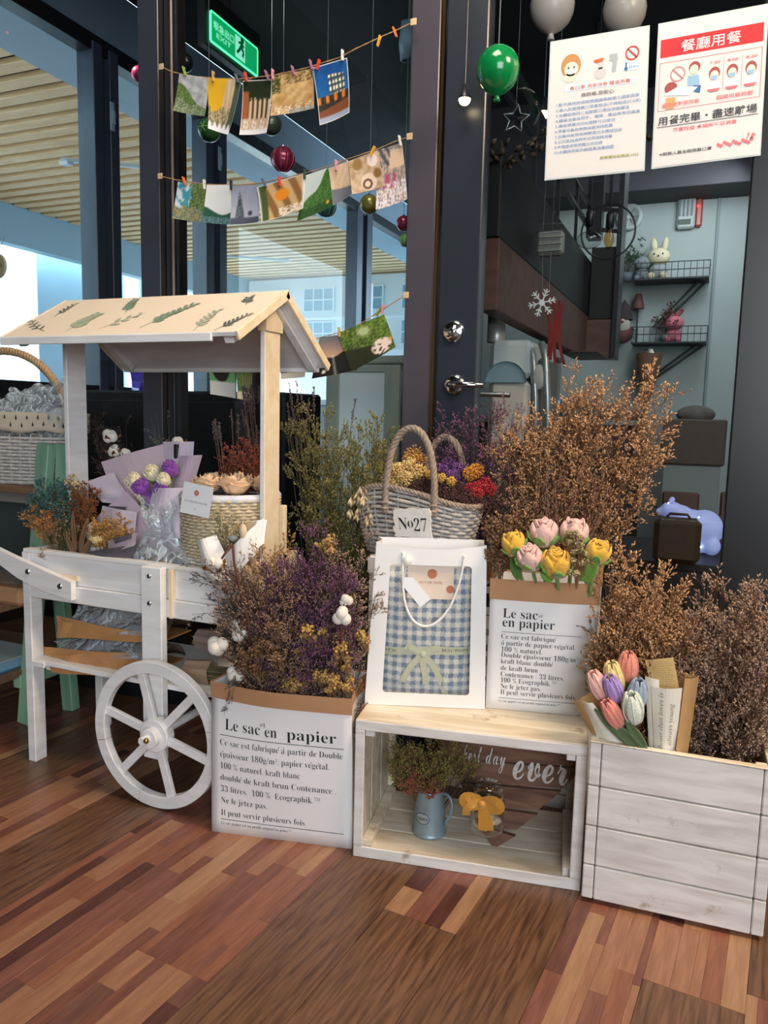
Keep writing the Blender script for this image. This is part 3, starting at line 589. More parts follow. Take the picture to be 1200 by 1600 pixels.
# gnome with glitter cone on the lower shelf, small cone lamp
t = thing('plush_gnome', 'dark bearded gnome doll at the left of the lower shelf', 'doll', (onY(1005, 0, YW-.12).x, YW-.12, s2.location.z+.0005))
mb = MB(); mb.sphere((0, 0, .07), .07, 16, 10, sc=(1, .8, 1)); mb.build('body', mat('gnome_maroon', '#6a4444', .9, var=.3), t, smooth=True)
mb = MB(); mb.sphere((0, -.03, .12), .05, 14, 10, sc=(1, .6, 1.2)); mb.build('beard', mat('gnome_beard', '#a39a92', .9), t, smooth=True)
mb = MB(); mb.sphere((0, -.065, .15), .013, 10, 8); mb.build('nose', mat('gnome_nose', '#b78a78', .7), t, smooth=True)
mb = MB(); mb.lathe([(.062, .16), (.055, .2), (.03, .26), (.0, .3)], 16); mb.build('hat', mat('gnome_hat', '#33262a', .9), t, smooth=True)
p = onY(1012, 590, YW-.2); t = thing('foil_cone_bouquet', 'brown paper cone with silver foil hanging under the gnome', 'bouquet', (p.x, p.y, p.z-.17))
mb = MB(); mb.lathe([(.012, 0), (.07, .2), (.085, .33)], 16); mb.build('paper_cone', mat('cone_brown', '#6f5242', .8), t, solid=.003)
mb = MB(); mb.lathe([(.0, .12), (.055, .16), (.07, .30), (.03, .36), (0, .36)], 14, None, 0, 2*PI, lambda w, z: 1+.12*math.sin(5*w)); mb.build('foil', mat('crumpled_foil', '#b9b2a8', .2, metal=.9), t)
p = onY(1005, 500, YW-.12)
t = thing('cone_lamp', 'tiny dark red cone ornament above the gnome', 'ornament', (onY(1027, 0, YW-.08).x, YW-.08, s2.location.z+.0005)); mb = MB(); mb.lathe([(0, .34), (.02, .34), (.045, .24), (0, .24)], 16); mb.build('shade', mat('cone_maroon', '#5a3230', .7), t); mb = MB(); mb.tube([(0, 0, 0), (0, 0, .24)], .006, 8); mb.build('stem', SHB, t)
# round speaker and white alarm box on the wall
p = onY(984, 340, YW-.01); t = thing('wall_speaker', 'round white grilled speaker on the far wall', 'speaker', (p.x, YW-.001, p.z)); M_ = Matrix.Rotation(PI/2, 4, 'X')
mb = MB(); mb.lathe([(0, .03), (.055, .032), (.06, .045), (.085, .045), (.09, .03), (.09, 0)], 32, M_); mb.build('housing', mat('speaker_white', '#aab4b4', .5), t, smooth=True)
for k in range(6): a = k*PI/3; mb = MB(); mb.bar((.015*math.cos(a), -.036, .015*math.sin(a)), (.056*math.cos(a), -.038, .056*math.sin(a)), .006, .006); mb.build('grille_bar', mat('speaker_grille', '#6f7a7b', .5), t)
mb = MB(); mb.tube([(-.0, -.02, .08), (-.02, -.03, .14), (-.012, -.02, .2)], .01, 8); mb.build('cord', mat('speaker_white', '#aab4b4'), t, smooth=True)
p = onY(1073, 335, YW-.01); t = thing('alarm_box', 'white ribbed alarm box with a red light on the far wall', 'alarm', (p.x, YW-.001, p.z))
mb = MB(); mb.box((-.06, -.05, -.1), (.055, 0, .1), .012); mb.build('housing', mat('alarm_white', '#a8afae', .5), t)
for k in range(4): mb = MB(); mb.box((-.05+k*.025, -.056, -.02), (-.036+k*.025, -.049, .085), .002); mb.build('rib', mat('speaker_grille', '#6f7a7b'), t)
mb = MB(); mb.box((-.05, -.053, -.075), (.03, -.049, -.04), .001); mb.build('label_plate', mat('alarm_label', '#4c5a50', .6), t)
mb = MB(); mb.box((.058, -.045, -.09), (.10, 0, .09), .01); mb.build('red_lens', mat('alarm_red', '#a04a44', .3), t); mb = MB(); mb.sphere((.07, -.05, .04), .007, 10, 8); mb.build('indicator', mat('alarm_led', '#ff2a20', .3, emit=12), t)
mb = MB(); mb.tube([(.08, -.02, .09), (.08, -.02, .14), (.03, -.02, .17), (.0, -.02, .2), (.0, -.02, .28)], .006, 8); mb.build('cord', mat('speaker_white', '#aab4b4'), t, smooth=True)
# pendant lamps: two lit globe bulbs, the left a reflection built solid, two filament bulbs, ring
WARM = mat('lit_globe_bulb', '#fff1cf', .3, emit=9, emc='#ffe2ae')
for px, py, Y, lab in ((726, 155, 1.86, 'lit globe bulb reflection, built hanging below the green balloon, left'), (849, 176, 3.4, 'lit globe bulb hanging at the left edge of the first poster')):
    p = onY(px, py, Y); t = thing('pendant_bulb', lab, 'lamp', p)
    mb = MB(); k_ = Y/3.4; mb.sphere((0, 0, 0), .026*k_, 20, 14); mb.build('globe', WARM, t, smooth=True); mb = MB(); mb.lathe([(.0, .06*k_), (.014*k_, .058*k_), (.02*k_, .02*k_), (.0265*k_, .01*k_), (.0265*k_, .0)], 18); mb.build('socket', BLACK, t, smooth=True); mb = MB(); mb.tube([(0, 0, .06*k_), (0, 0, (3.05 if Y > 2 else 2.749)-p.z)], .0025*k_, 6); mb.build('cord', BLACK, t)
for px, py, Y, lab in ((921, 365, 3.9, 'clear globe pendant bulb unlit before the loft'), (952, 370, 3.9, 'amber filament bulb unlit inside the black ring')):
    p = onY(px, py, Y); t = thing('filament_bulb', lab, 'lamp', p); am = px > 940
    mb = MB(); (mb.lathe([(0, -.06), (.012, -.055), (.026, -.02), (.024, 0), (.013, .035), (.012, .05)], 18) if am else mb.sphere((0, 0, -.03), .05, 20, 12, sc=(1.2, 1.2, .8)))
    mb.build('bulb_glass', glassmat('amber_glass', (.85, .68, .42), 1.5) if am else JAR, t, smooth=True)
    mb = MB(); mb.lathe([(.014, .036), (.020, .04), (.020, .10), (.012, .115), (0, .115)], 16); mb.build('socket', BLACK, t, smooth=True); mb = MB(); mb.tube([(0, 0, .11), (0, 0, 3.05-p.z)], .004, 6); mb.build('cord', BLACK, t)
    if am: mb = MB(); mb.tube([(0, 0, -.04), (.006, 0, -.01), (-.006, 0, .01), (0, 0, .03)], .0015, 5); mb.build('filament', mat('filament_gold', '#d8a24a', .4), t)
p = onY(950, 362, 3.92); t = thing('hoop_pendant', 'thin black metal hoop around the amber bulb', 'lamp', p); R_ = .125
mb = MB(); mb.tube([(R_*math.cos(a), 0, R_*math.sin(a)) for a in [i*2*PI/40 for i in range(41)]], .0045, 6, False); mb.build('hoop', BLACK, t, smooth=True)
mb = MB(); mb.tube([(0, 0, R_), (0, 0, 3.05-p.z)], .003, 6); mb.build('cord', BLACK, t)
# snowflake hanging on red ribbon
p = onY(847, 473, 2.6); t = thing('snowflake_ornament', 'white glitter snowflake hanging with red ribbon', 'ornament', p); M_ = Matrix.Rotation(PI/2, 4, 'X')
s_ = .046
for k in range(6):
    a = k*PI/3+.2; d = Vector((math.cos(a), 0, math.sin(a))); mb = MB(); mb.bar((0, 0, 0), d*s_, .004, .005, .0005, up=(0, 1, 0))
    for u in (.45, .72):
        for sg_ in (-1, 1): e = Vector((math.cos(a+sg_*.8), 0, math.sin(a+sg_*.8))); mb.bar(d*s_*u, d*s_*u+e*s_*.3, .0035, .004, .0005, up=(0, 1, 0))
    mb.build('arm', mat('snow_white', '#e6eaea', .6), t)
mb = MB(); mb.lathe([(0, .004), (.010, .004), (.010, -.004), (0, -.004)], 12, M_); mb.build('centre', mat('snow_white', '#e6eaea'), t)
mb = MB(); mb.tube([(0, .01, .0), (-.01, .01, .2), (0, .01, 3.05-p.z)], .001, 4); mb.build('thread', mat('thread_grey', '#777777', .6), t)
t = thing('red_ribbon', 'dark red felt ribbon trailing behind the snowflake', 'ribbon', (p.x+.01, p.y+.06, p.z))
for k in range(4):
    mb = MB(); x = -.03+k*.022; mb.grid(lambda u, v: (x+.010*u+.016*math.sin(v*3+k)+.03*v, .004*math.sin(v*6), .04-.21*v-.012*k), 2, 14); mb.build('strand', mat('felt_red', '#7a2220', .9), t, solid=.002)
mb = MB(); mb.tube([(0, 0, .03), (0, 0, 3.05-p.z)], .001, 4); mb.build('thread', mat('thread_grey', '#777777'), t)
# balloons and glass star
def balloon(px, py, Y, r, m, label, tie=True):
    p = onY(px, py, Y); t = thing('balloon', label, 'balloon', p)
    pr = [(0, r*1.02), (r*.4, r*.94), (r*.72, r*.72), (r*.93, r*.4), (r, .05*r), (r*.95, -.32*r), (r*.8, -.66*r), (r*.55, -.92*r), (r*.25, -1.1*r), (r*.1, -1.17*r)]
    mb = MB(); mb.lathe(pr, 36); mb.build('envelope', m, t, smooth=True)
    mb = MB(); mb.lathe([(r*.1, -1.16*r), (r*.12, -1.24*r), (r*.17, -1.42*r), (0, -1.42*r)], 14); mb.build('knot', m, t, smooth=True)
    mb = MB(); mb.tube([(0, 0, r), (0, 0, (3.05 if Y > 2 else 2.749)-p.z)], .0012, 4); mb.build('string', mat('thread_grey', '#777777'), t)
balloon(778, 108, 1.80, .049, mat('green_balloon', '#0a7a3e', .15, coat=.2), 'shiny green balloon reflection, built solid in front of the door glass')  # balloon's reflection built as a solid one before the glass
balloon(863, 10, 2.45, .066, mat('white_balloon', '#e0cfc6', .25), 'white balloon touching the top of the photo, left of the other white one')
balloon(976, 16, 2.55, .064, mat('white_balloon_b', '#c9bdb6', .3), 'dim white balloon partly hidden by the tops of the posters')
p = onY(806, 186, 2.3); t = thing('glass_star', 'clear glass star ornament below the green balloon', 'ornament', p)
pl = []
for k in range(10): a = PI/2+k*PI/5-.15; r = .040 if k % 2 == 0 else .019; pl.append((r*math.cos(a), r*math.sin(a)))
mb = MB(); n = 10; mb.v = [(x, 0, y) for x, y in pl]+[(0, -.013, 0), (0, .013, 0)]; mb.f = [(i, (i+1) % n, n) for i in range(n)]+[((i+1) % n, i, n+1) for i in range(n)]; mb.m = [0]*20
mb.build('star', glassmat('star_glass', (.8, .86, .88), 3.0, .03), t)
for k in range(5):
    a = PI/2+k*2*PI/5-.15; mb = MB(); a2_ = a+PI/5; a0_ = a-PI/5; mb.tube([(.019*math.cos(a0_), 0, .019*math.sin(a0_)), (.040*math.cos(a), 0, .040*math.sin(a)), (.019*math.cos(a2_), 0, .019*math.sin(a2_))], .0022, 6); mb.build('rim', mat('star_rim', '#c4ced2', .15, metal=.5), t, smooth=True)
mb = MB(); mb.tube([(0, 0, .04), (0, 0, 3.05-p.z)], .0008, 4); mb.build('thread', mat('thread_grey', '#777777'), t)
# dried leaf garland behind the door glass
t = thing('leaf_garland', 'dry brown leaf garland strung high behind the door glass', 'garland', onY(800, 262, 2.5))
sp = Spray(); n = 70; bx_ = np.stack([np.linspace(-.26, .50, n), ng.normal(0, .01, n), .04+.06*np.linspace(0, 1, n)+ng.normal(0, .01, n)], 1); dd = nrm(ng.normal(size=(n, 3))+[0, 0, -.9]); sp.segs(bx_, bx_+dd*.05, np.full(n, .001), np.full(n, .0007)); sp.buds(np.repeat(bx_+dd*.03, 2, 0), nrm(ng.normal(size=(2*n, 3))+[0, 0, -.8]), .035, .010)
sp.make('leaves', [mat('garland_stem', '#3a2c26', .8), mat('garland_leaf', '#564640', .8, island=['#6c5a50', '#3a2f2b'])], t)
mb = MB(); mb.tube([(-.27, 0, .04), (.1, 0, .05), (.5, 0, .10)], .0015, 5); mb.build('cord', mat('garland_stem', '#3a2c26'), t)
# polar bear with led lights behind a brown chair, and a second chair
def cafe_chair(px0, px1, ptop, Y, label):
    a = onY(px0, ptop, Y); b_ = onY(px1, ptop, Y); W = b_.x-a.x; t = thing('cafe_chair', label, 'chair', ((a.x+b_.x)/2, Y, 0)); H = a.z; BR = mat('brown_chair', '#5a3e34', .5, var=.1)
    mb = MB(); mb.box((-W/2, -.012, H-.12), (W/2, .012, H), .01); mb.build('backrest', BR, t)
    mb = MB(); mb.box((-W/2-.01, .0, .42), (W/2+.01, .36, .46), .012); mb.build('seat', BR, t)
    for x in (-W/2+.015, W/2-.015):
        mb = MB(); mb.bar((x, 0, 0), (x, 0, H-.11), .022, .022); mb.build('leg', BR, t); mb = MB(); mb.bar((x, .33, 0), (x, .33, .42), .022, .022); mb.build('leg', BR, t)
    return t
bp = onY(1070, 862, 3.2); stz = bp.z-.005
t = thing('low_table', 'dark low table under the lit bear', 'table', (bp.x, 3.25, 0)); mb = MB(); mb.box((-.45, -.3, stz-.03), (.5, .3, stz), .004); mb.build('table_top', mat('dark_table', '#171310', .5), t)
for x in (-.4, .45):
    for y in (-.25, .25): mb = MB(); mb.bar((x, y, 0), (x, y, stz-.03), .03, .03); mb.build('leg', mat('dark_table', '#171310'), t)
LED = mat('led_lit_bear', '#aab4dc', .6, emit=.42, emc='#8f9ce8', var=.1); LEDP = mat('led_points', '#ffffff', .4, emit=14, emc='#cfe4ff')
def br(px, py): q = onY(px, py, 3.2); return (q.x-bp.x, 0, q.z-stz)
bear = thing('lit_polar_bear', 'glowing blue-white LED polar bear figure behind the brown chair', 'lamp', (bp.x, 3.2, stz+.0005))
mb = MB()
for px, py, yy, r, sc in ((1100, 826, 0, .070, (1, .8, 1.05)), (1080, 816, 0, .056, (1.1, .8, .9)), (1063, 806, 0, .045, (1.1, .85, .95)), (1049, 797, 0, .038, (1.1, .9, .9)), (1036, 799, 0, .020, (1.5, .8, .8)), (1104, 850, .03, .030, (1, 1, 1.3)), (1112, 852, -.03, .030, (1.1, 1, 1.2)), (1090, 857, -.03, .020, (1.6, 1, .7)), (1072, 846, .025, .024, (.9, .9, 1.7)), (1064, 848, -.025, .024, (.9, .9, 1.6)), (1122, 838, 0, .016, (1.4, 1, .8))):
    q = br(px, py); mb.sphere((q[0], yy, max(q[2], r*sc[2]*.95)), r, 20, 14, sc=sc)
bo = mb.build('body', LED, bear, smooth=True); md = bo.modifiers.new('remesh', 'REMESH'); md.mode = 'VOXEL'; md.voxel_size = .006; md.use_smooth_shade = True; md = bo.modifiers.new('smooth', 'SMOOTH'); md.iterations = 6
for x in (.02, -.02):
    mb = MB(); q = br(1050, 780); mb.sphere((q[0], x, q[2]-.004), .011, 10, 8); mb.build('ear', LED, bear, smooth=True)
mb = MB(); q = br(1046, 788); mb.sphere((q[0]-.01, -.033, q[2]+.01), .0035, 8, 6); q = br(1028, 792); mb.sphere((q[0]-.006, 0, q[2]), .006, 8, 6); mb.build('face', INK, bear)
for px, py, yy in ((1045, 785, -.036), (1067, 812, -.05), (1092, 806, -.056), (1103, 820, -.05), (1088, 826, -.058), (1104, 838, -.045), (1078, 838, -.05), (1095, 852, -.045), (1060, 850, -.03), (1072, 858, -.03), (1112, 848, -.05), (1086, 844, -.055)):
    q = br(px, py); mb = MB(); mb.sphere((q[0], yy, q[2]), .0028, 8, 6); mb.build('led', LEDP, bear)
cafe_chair(1035, 1094, 767, 3.9, 'brown wooden cafe chair behind the glowing bear'); cafe_chair(1126, 1170, 768, 3.9, 'second brown cafe chair, by the right stile of the door')
p = onY(1055, 840, 2.9); t = thing('brown_box', 'plain brown leather case in front of the glowing bear', 'box', (p.x+.055, 2.95, stz+.0005)); mb = MB(); mb.box((-.13, -.04, 0), (.03, .04, .165), .02); mb.build('body', mat('leather_brown', '#41311f', .5), t)
mb = MB(); mb.tube([(-.09, 0, .163), (-.08, 0, .178), (-.02, 0, .178), (-.01, 0, .163)], .005, 8); mb.build('handle', mat('leather_brown', '#41311f'), t, smooth=True)
# cardboard basket behind the statice
t = thing('storage_crate', 'brown storage box with grey bundle standing at the far wall', 'box', (onY(1083, 700, 5.4).x, 5.4, 0)); pz = onY(1083, 725, 5.4).z; tz = onY(1083, 655, 5.4).z
mb = MB(); mb.box((-.17, -.15, 0), (.17, .15, pz-.0), .006); mb.build('stand', mat('stand_grey', '#8b9290', .6), t); mb = MB(); mb.box((-.19, -.17, pz), (.19, .16, tz), .01); mb.build('box_body', mat('taupe_box', '#5d5048', .8, var=.1), t)
mb = MB(); mb.sphere((-.0, 0, tz+.03), .1, 14, 9, sc=(1.2, .9, .6)); mb.build('bundle', mat('bundle_grey', '#6a6460', .9, var=.3, vs=20, bump=.5, bs=30), t, smooth=True)
# ================================================================ things behind the left glass
# pale green cabinet
c0 = onY(508, 556, 2.30); c1 = onY(632, 556, 2.30); cb = thing('metal_cabinet', 'pale grey-green metal cabinet with glass door behind the glass wall', 'cabinet', (c0.x, 2.30, 0)); W = c1.x-c0.x; Hc = c0.z
CG = mat('cabinet_grey_green', '#a3aea2', .35, var=.03); x0 = onY(530, 600, 2.3).x-c0.x; x1 = onY(600, 600, 2.3).x-c0.x; z1 = onY(560, 582, 2.3).z
mb = MB(); mb.box((0, .02, 0), (W-.002, .15, Hc-.03), .004); mb.build('body', CG, cb); mb = MB(); mb.box((-.004, .0, Hc-.028), (W, .155, Hc), .006); mb.build('top', CG, cb)
mb = MB(); mb.box((0.004, 0, .06), (x0, .019, Hc-.03), .003); mb.box((x1, 0, .06), (W-.012, .019, Hc-.03), .003); mb.box((x0, 0, z1), (x1, .019, Hc-.03), .003); mb.box((x0, 0, .06), (x1, .019, .45), .003); dd_ = mb.build('door', CG, cb)
mb = MB(); mb.box((x0-.003, .004, .44), (x1+.003, .010, z1+.004)); mb.build('pane', mat('cabinet_pane_reflection', '#e3f0f4', .2), dd_)  # pale colour imitates street daylight reflected in the pane
mb = MB(); mb.box((W-.011, .0, .1), (W-.004, .02, Hc-.05), .001); mb.build('hinge_strip', STEEL, cb)
t = thing('metal_cabinet', 'dark cabinet block left of the pale green one, under the photo string', 'cabinet', (-2.2, 2.5, 0)); mb = MB(); mb.box((-.5, 0, 0), (.75, .3, 1.0), .01); mb.build('body', mat('dark_cabinet', '#14161a', .4), t); mb = MB(); mb.box((-.48, -.012, .04), (.12, -.001, .96), .004); mb.build('door', mat('dark_cabinet_door', '#17191e', .3), t); mb = MB(); mb.box((.13, -.012, .04), (.73, -.001, .96), .004); mb.build('door', mat('dark_cabinet_door', '#17191e'), t)
# purple gift bag standing on the sill side table
p = onX(205, 606, -2.8); t = thing('purple_bag', 'crumpled purple bag seen under the left eave of the cart', 'bag', (p.x+.12, p.y, 1.0))
stool = thing('side_table', 'black side table by the far window under the purple bag', 'table', (p.x+.12, p.y, 0)); mb = MB(); mb.box((-.2, -.25, .97), (.2, .25, .999), .004); mb.build('table_top', BLACK, stool); mb = MB(); mb.tube([(0, 0, .01), (0, 0, .97)], .03, 12); mb.lathe([(0, .012), (.16, .01), (.17, 0)], 20); mb.build('base', BLACK, stool)
mb = MB(); mb.grid(lambda u, v: ((.02*math.sin(9*u+5*v)), -.12+.24*u*(1-.3*v), .26*v+.02*math.sin(7*u)), 8, 8); mb.build('front', mat('purple_foil', '#6a52c8', .25, coat=.4), t, solid=.06)
# exit sign
def exit_sign():
    c = onX(366, 70, -2.35); t = thing('exit_sign', 'green lit exit sign box hanging from the black ceiling', 'sign', c, 0)
    a = onX(329, 25, -2.35); b_ = onX(401, 85, -2.35); hy = (b_.y-a.y)/2; hz = (onX(331, 25, -2.35).z-onX(331, 70, -2.35).z)/2; t.location = ((-2.35), (a.y+b_.y)/2, c.z)
    mb = MB(); mb.box((-.05, -hy-.04, -hz-.03), (-.004, hy+.04, hz+.09), .004); mb.build('housing', mat('sign_housing', '#1c1f1c', .5), t)
    mb = MB(); mb.box((-.004, -hy, -hz), (.004, hy, hz), .001); mb.build('panel', mat('exit_green', '#0aa060', .4, emit=.75, emc='#0fae66'), t)
    mb = MB()
    for (y0, y1, z0, z1) in ((-hy-.006, -hy, -hz, hz), (hy, hy+.006, -hz, hz), (-hy, hy, -hz-.006, -hz), (-hy, hy, hz, hz+.006)): mb.box((-.003, y0, z0), (.006, y1, z1))
    mb.build('glow_edge', mat('exit_edge', '#5dffb0', .4, emit=1.6), t)
    PN = mat('exit_pale', '#a8f0d4', .4, emit=.8, emc='#98f0cc'); mb = MB(); w = hy*.42; x_ = .006
    mb.box((.004, hy*.0, -hz*.8), (x_, hy*.42, hz*.8)); mb.build('door_field', PN, t)
    mb = MB(); DG = mat('exit_dark_green', '#067a44', .4, emit=.3)
    for (p0, p1, r) in (((.26, .55), (.24, .2), .09), ((.24, .2), (.34, -.15), .07), ((.34, -.15), (.3, -.5), .06), ((.24, .2), (.14, -.2), .07), ((.14, -.2), (.05, -.45), .06), ((.25, .45), (.36, .25), .05), ((.25, .45), (.12, .35), .05)):
        mb.bar((.007, p0[0]*hy, p0[1]*hz), (.007, p1[0]*hy, p1[1]*hz), r*hy*1.1, .002, .0, up=(1, 0, 0))
    mb.lathe([(0, .002), (.08*hy, .002)], 12, Matrix.Translation((.007, .27*hy, .68*hz)) @ Matrix.Rotation(PI/2, 4, 'Y')); mb.build('running_figure', DG, t)
    v, f = text2d('緊急出口', -hy*.92, 0, hz*.62, style=lambda s: s, off=.015, width=hy*.85); mb = MB(); mb.add([(.0065, x, y) for x, y in v], f); v, f = text2d('EXIT', -hy*.8, -hz*.55, hz*.5, style=lambda s: s, off=.01, width=hy*.6); mb.add([(.0065, x, y) for x, y in v], f); mb.build('lettering', PN, t)
    mb = MB(); mb.tube([(-.03, 0, hz+.09), (-.03, 0, 3.08-t.location.z)], .008, 8); mb.build('hanger', BLACK, t); mb = MB(); mb.sphere((0, -hy+.01, hz+.12), .008, 8, 6); mb.build('indicator', mat('alarm_led', '#ff2a20'), t)
exit_sign()
# ceiling spot beside the right column
p = onY(640, 68, 3.1); t = thing('ceiling_spot', 'grey ceiling spotlight half hidden behind the middle column', 'lamp', p); mb = MB(); mb.lathe([(0, .08), (.03, .08), (.045, 0), (.04, -.06), (.034, -.06), (.03, -.02), (0, -.02)], 22, frame((0, 0, 0), 0, .2)); mb.build('head', mat('spot_grey', '#6b7a88', .4), t, smooth=True); mb = MB(); mb.tube([(0, 0, .07), (0, 0, 3.08-p.z)], .008, 8); mb.build('stem', BLACK, t)
# baubles hanging behind the left glass
def bauble(px, py, r, Y, label, kind):
    p = onY(px, py, Y); t = thing('bauble', label, 'bauble', p); seg = 40
    if kind == 'ridge': mb = MB(); mb.sphere((0, 0, 0), r, 48, 20, sc=(1, 1, 1)); mb.v = [(x*(1-.05*abs(math.sin(8*math.atan2(y, x)))), y*(1-.05*abs(math.sin(8*math.atan2(y, x)))), z) for x, y, z in mb.v]
    else: mb = MB(); mb.sphere((0, 0, 0), r, 32, 18)
    cols = {'green': '#3d6b3a', 'dark': '#4a5648', 'red': '#96284a', 'stripe': '#2f7a6a', 'gold': '#9c8a3c', 'magenta': '#a82a55', 'lime': '#6f9a3c', 'black': '#1a1f20'}
    c = label.split()[0]
    m = mat('bauble_'+c, cols[kind if kind in cols else ('red' if c == 'red' else 'magenta')], .28, metal=.35, coat=.4); ob = mb.build('ball', m, t, smooth=True)
    if kind in ('stripe', 'lime', 'ridge') :
        for k in range(10):
            a = k*2*PI/10; mb = MB(); mb.tube([(r*1.0*math.sin(th_)*math.cos(a), r*1.0*math.sin(th_)*math.sin(a), r*1.0*math.cos(th_)) for th_ in [PI*j/10 for j in range(1, 10)]], r*.035, 5); mb.build('stripe', mat('bauble_silver' if kind != 'lime' else 'bauble_dark_stripe', '#c9d0cf' if kind != 'lime' else '#26442a', .3, metal=.6) if kind != 'ridge' else mat('bauble_pink_line', '#d0607a', .3, metal=.4), t, smooth=True)
    if kind == 'green':
        for k in range(6): a = k*PI/3; mb = MB(); mb.bar((0, -r*1.0, 0), (r*.45*math.cos(a), -r*.9, r*.45*math.sin(a)), r*.07, r*.05, 0, up=(0, 1, 0)); mb.build('snow_arm', mat('bauble_lime', '#8fbf6a', .4), t)
    mb = MB(); mb.lathe([(0, r*1.12), (r*.12, r*1.12), (r*.14, r*.98), (0, r*.98)], 10); mb.build('cap', mat('cap_metal', '#8c8c84', .3, metal=1), t)
    mb = MB(); mb.tube([(0, 0, r*1.1), (0, 0, 3.08-p.z)], .0008, 4); mb.build('thread', mat('thread_grey', '#777777'), t)
bauble(327, 203, .037, 2.15, 'green bauble with a pale snowflake under the top photo string', 'green'); bauble(424, 195, .032, 2.2, 'grey-green bauble half behind the bookshelf photo', 'dark')
bauble(442, 249, .038, 2.2, 'red ridged bauble between the two photo strings', 'ridge'); bauble(509, 322, .033, 2.2, 'teal and silver striped bauble under the green hill photo', 'stripe')
bauble(577, 319, .028, 2.15, 'gold bauble beside the pink desk photo', 'gold'); bauble(631, 349, .022, 2.15, 'magenta bauble touching the middle column, upper of two', 'magenta'); bauble(635, 375, .02, 2.15, 'lime striped bauble touching the middle column, lower of two', 'lime')
bauble(218, 116, .028, 2.3, 'magenta bauble at the left side of the left column', 'magenta'); bauble(288, 98, .03, 2.2, 'black bauble beside the left end of the top string', 'black')
# ================================================================ flower cart
cart = thing('flower_cart', 'white wooden flower market cart with pitched cream roof and spoked wheel', 'cart', (-1.25, 1.42, 0))
CI = Matrix.Translation(cart.location).inverted()
def cp(name, mb, m, **k): o = mb.build(name, m, cart, **k); o.matrix_parent_inverse = CI; return o
XL, XR, YF, YB = -1.578, -.932, 1.42, 1.70
for (x0, x1, y0, y1) in ((XL-.008, XL+.018, YF, YF+.038), (XL-.008, XL+.018, YB-.038, YB)):
    mb = MB(); mb.box((x0, y0, 0), (x1, y1, .558), .002); cp('leg', mb, WHITE)
# body boards
mb = MB(); mb.box((XL+.018, YF+.006, .486), (XR, YF+.02, .560), .0015); cp('side_board', mb, WHITEX)
mb = MB(); mb.box((XL+.018, YF-.002, .443), (XR, YF+.02, .485), .0015); cp('side_rail', mb, WHITEX)
mb = MB(); mb.box((XL, YF-.002, .558), (XR, YF+.022, .567), .001); cp('top_trim', mb, WHITEX)
mb = MB(); mb.box((XL+.018, YB-.02, .443), (XR, YB, .565), .0015); cp('side_board', mb, WHITEX)
mb = MB(); mb.box((XL, YF+.03, .443), (XL+.014, YB-.03, .565), .0015); cp('end_board', mb, WHITEX)
mb = MB(); mb.box((XR-.014, YF+.02, .443), (XR, YB-.02, .58), .0015); cp('end_board', mb, CREAM)
mb = MB(); mb.box((XR-.05, YB-.09, .555), (XR, YB-.075, .70), .0015); cp('end_block', mb, CREAM)
mb = MB(); mb.box((XL+.018, YF+.02, .452), (XR-.014, YB-.02, .462)); cp('bed_board', mb, WHITEX)
mb = MB(); mb.box((-1.122, YF-.008, .443), (-1.112, YF+.006, .558), .001); cp('trim_strip', mb, CREAM)
mb = MB(); mb.box((-1.188, YF-.024, .10), (-1.130, YF-.003, .563), .002); cp('axle_post', mb, WHITE)
mb = MB(); mb.box((-1.188, YB+.003, .10), (-1.130, YB+.024, .563), .002); cp('axle_post', mb, WHITE)
def screw(x, y, z, r=.006, m=STEEL):
    mb = MB(); mb.lathe([(0, .004), (r*.5, .0042), (r*.9, .003), (r, 0)], 14, Matrix.Translation((x, y, z)) @ Matrix.Rotation(PI/2, 4, 'X')); return cp('screw', mb, m, smooth=True)
for z in (.542, .478): screw(-1.163, YF-.024, z)
# handles: shaped planks, front and back
def handle(Y0, sgn):
    pl = [(-1.405, .500), (-1.405, .455), (-1.50, .470), (-1.58, .492), (-1.66, .530), (-1.80, .575), (-1.80, .602), (-1.70, .576), (-1.60, .548)]
    mb = MB(); mb.prism([(x, z) for x, z in pl], .016, Matrix.Translation((0, Y0, 0)) @ Matrix.Rotation(PI/2, 4, 'X')); return cp('handle', mb, WHITEX)
handle(YF-.003, 1); handle(YB+.019, 1)
for (x, z) in ((-1.545, .513), (-1.44, .487)): screw(x, YF-.019, z, .0075)
mb = MB(); mb.box((-1.52, YF-.003, .5), (-1.400, YF+.006, .512), .001); cp('handle_spacer', mb, CREAM)
# lower shelf
mb = MB(); mb.box((XL+.02, YF+.0, .268), (XR, YB, .280), .001); cp('shelf_board', mb, WHITEX)
mb = MB(); mb.box((XL+.02, YF+.04, .240), (XL+.035, YB-.04, .268), .001); cp('shelf_cleat', mb, WHITEX)
mb = MB(); mb.box((XL+.02, YF-.004, .262), (XL+.06, YF+.02, .276), .001); cp('shelf_cleat', mb, WHITEX)
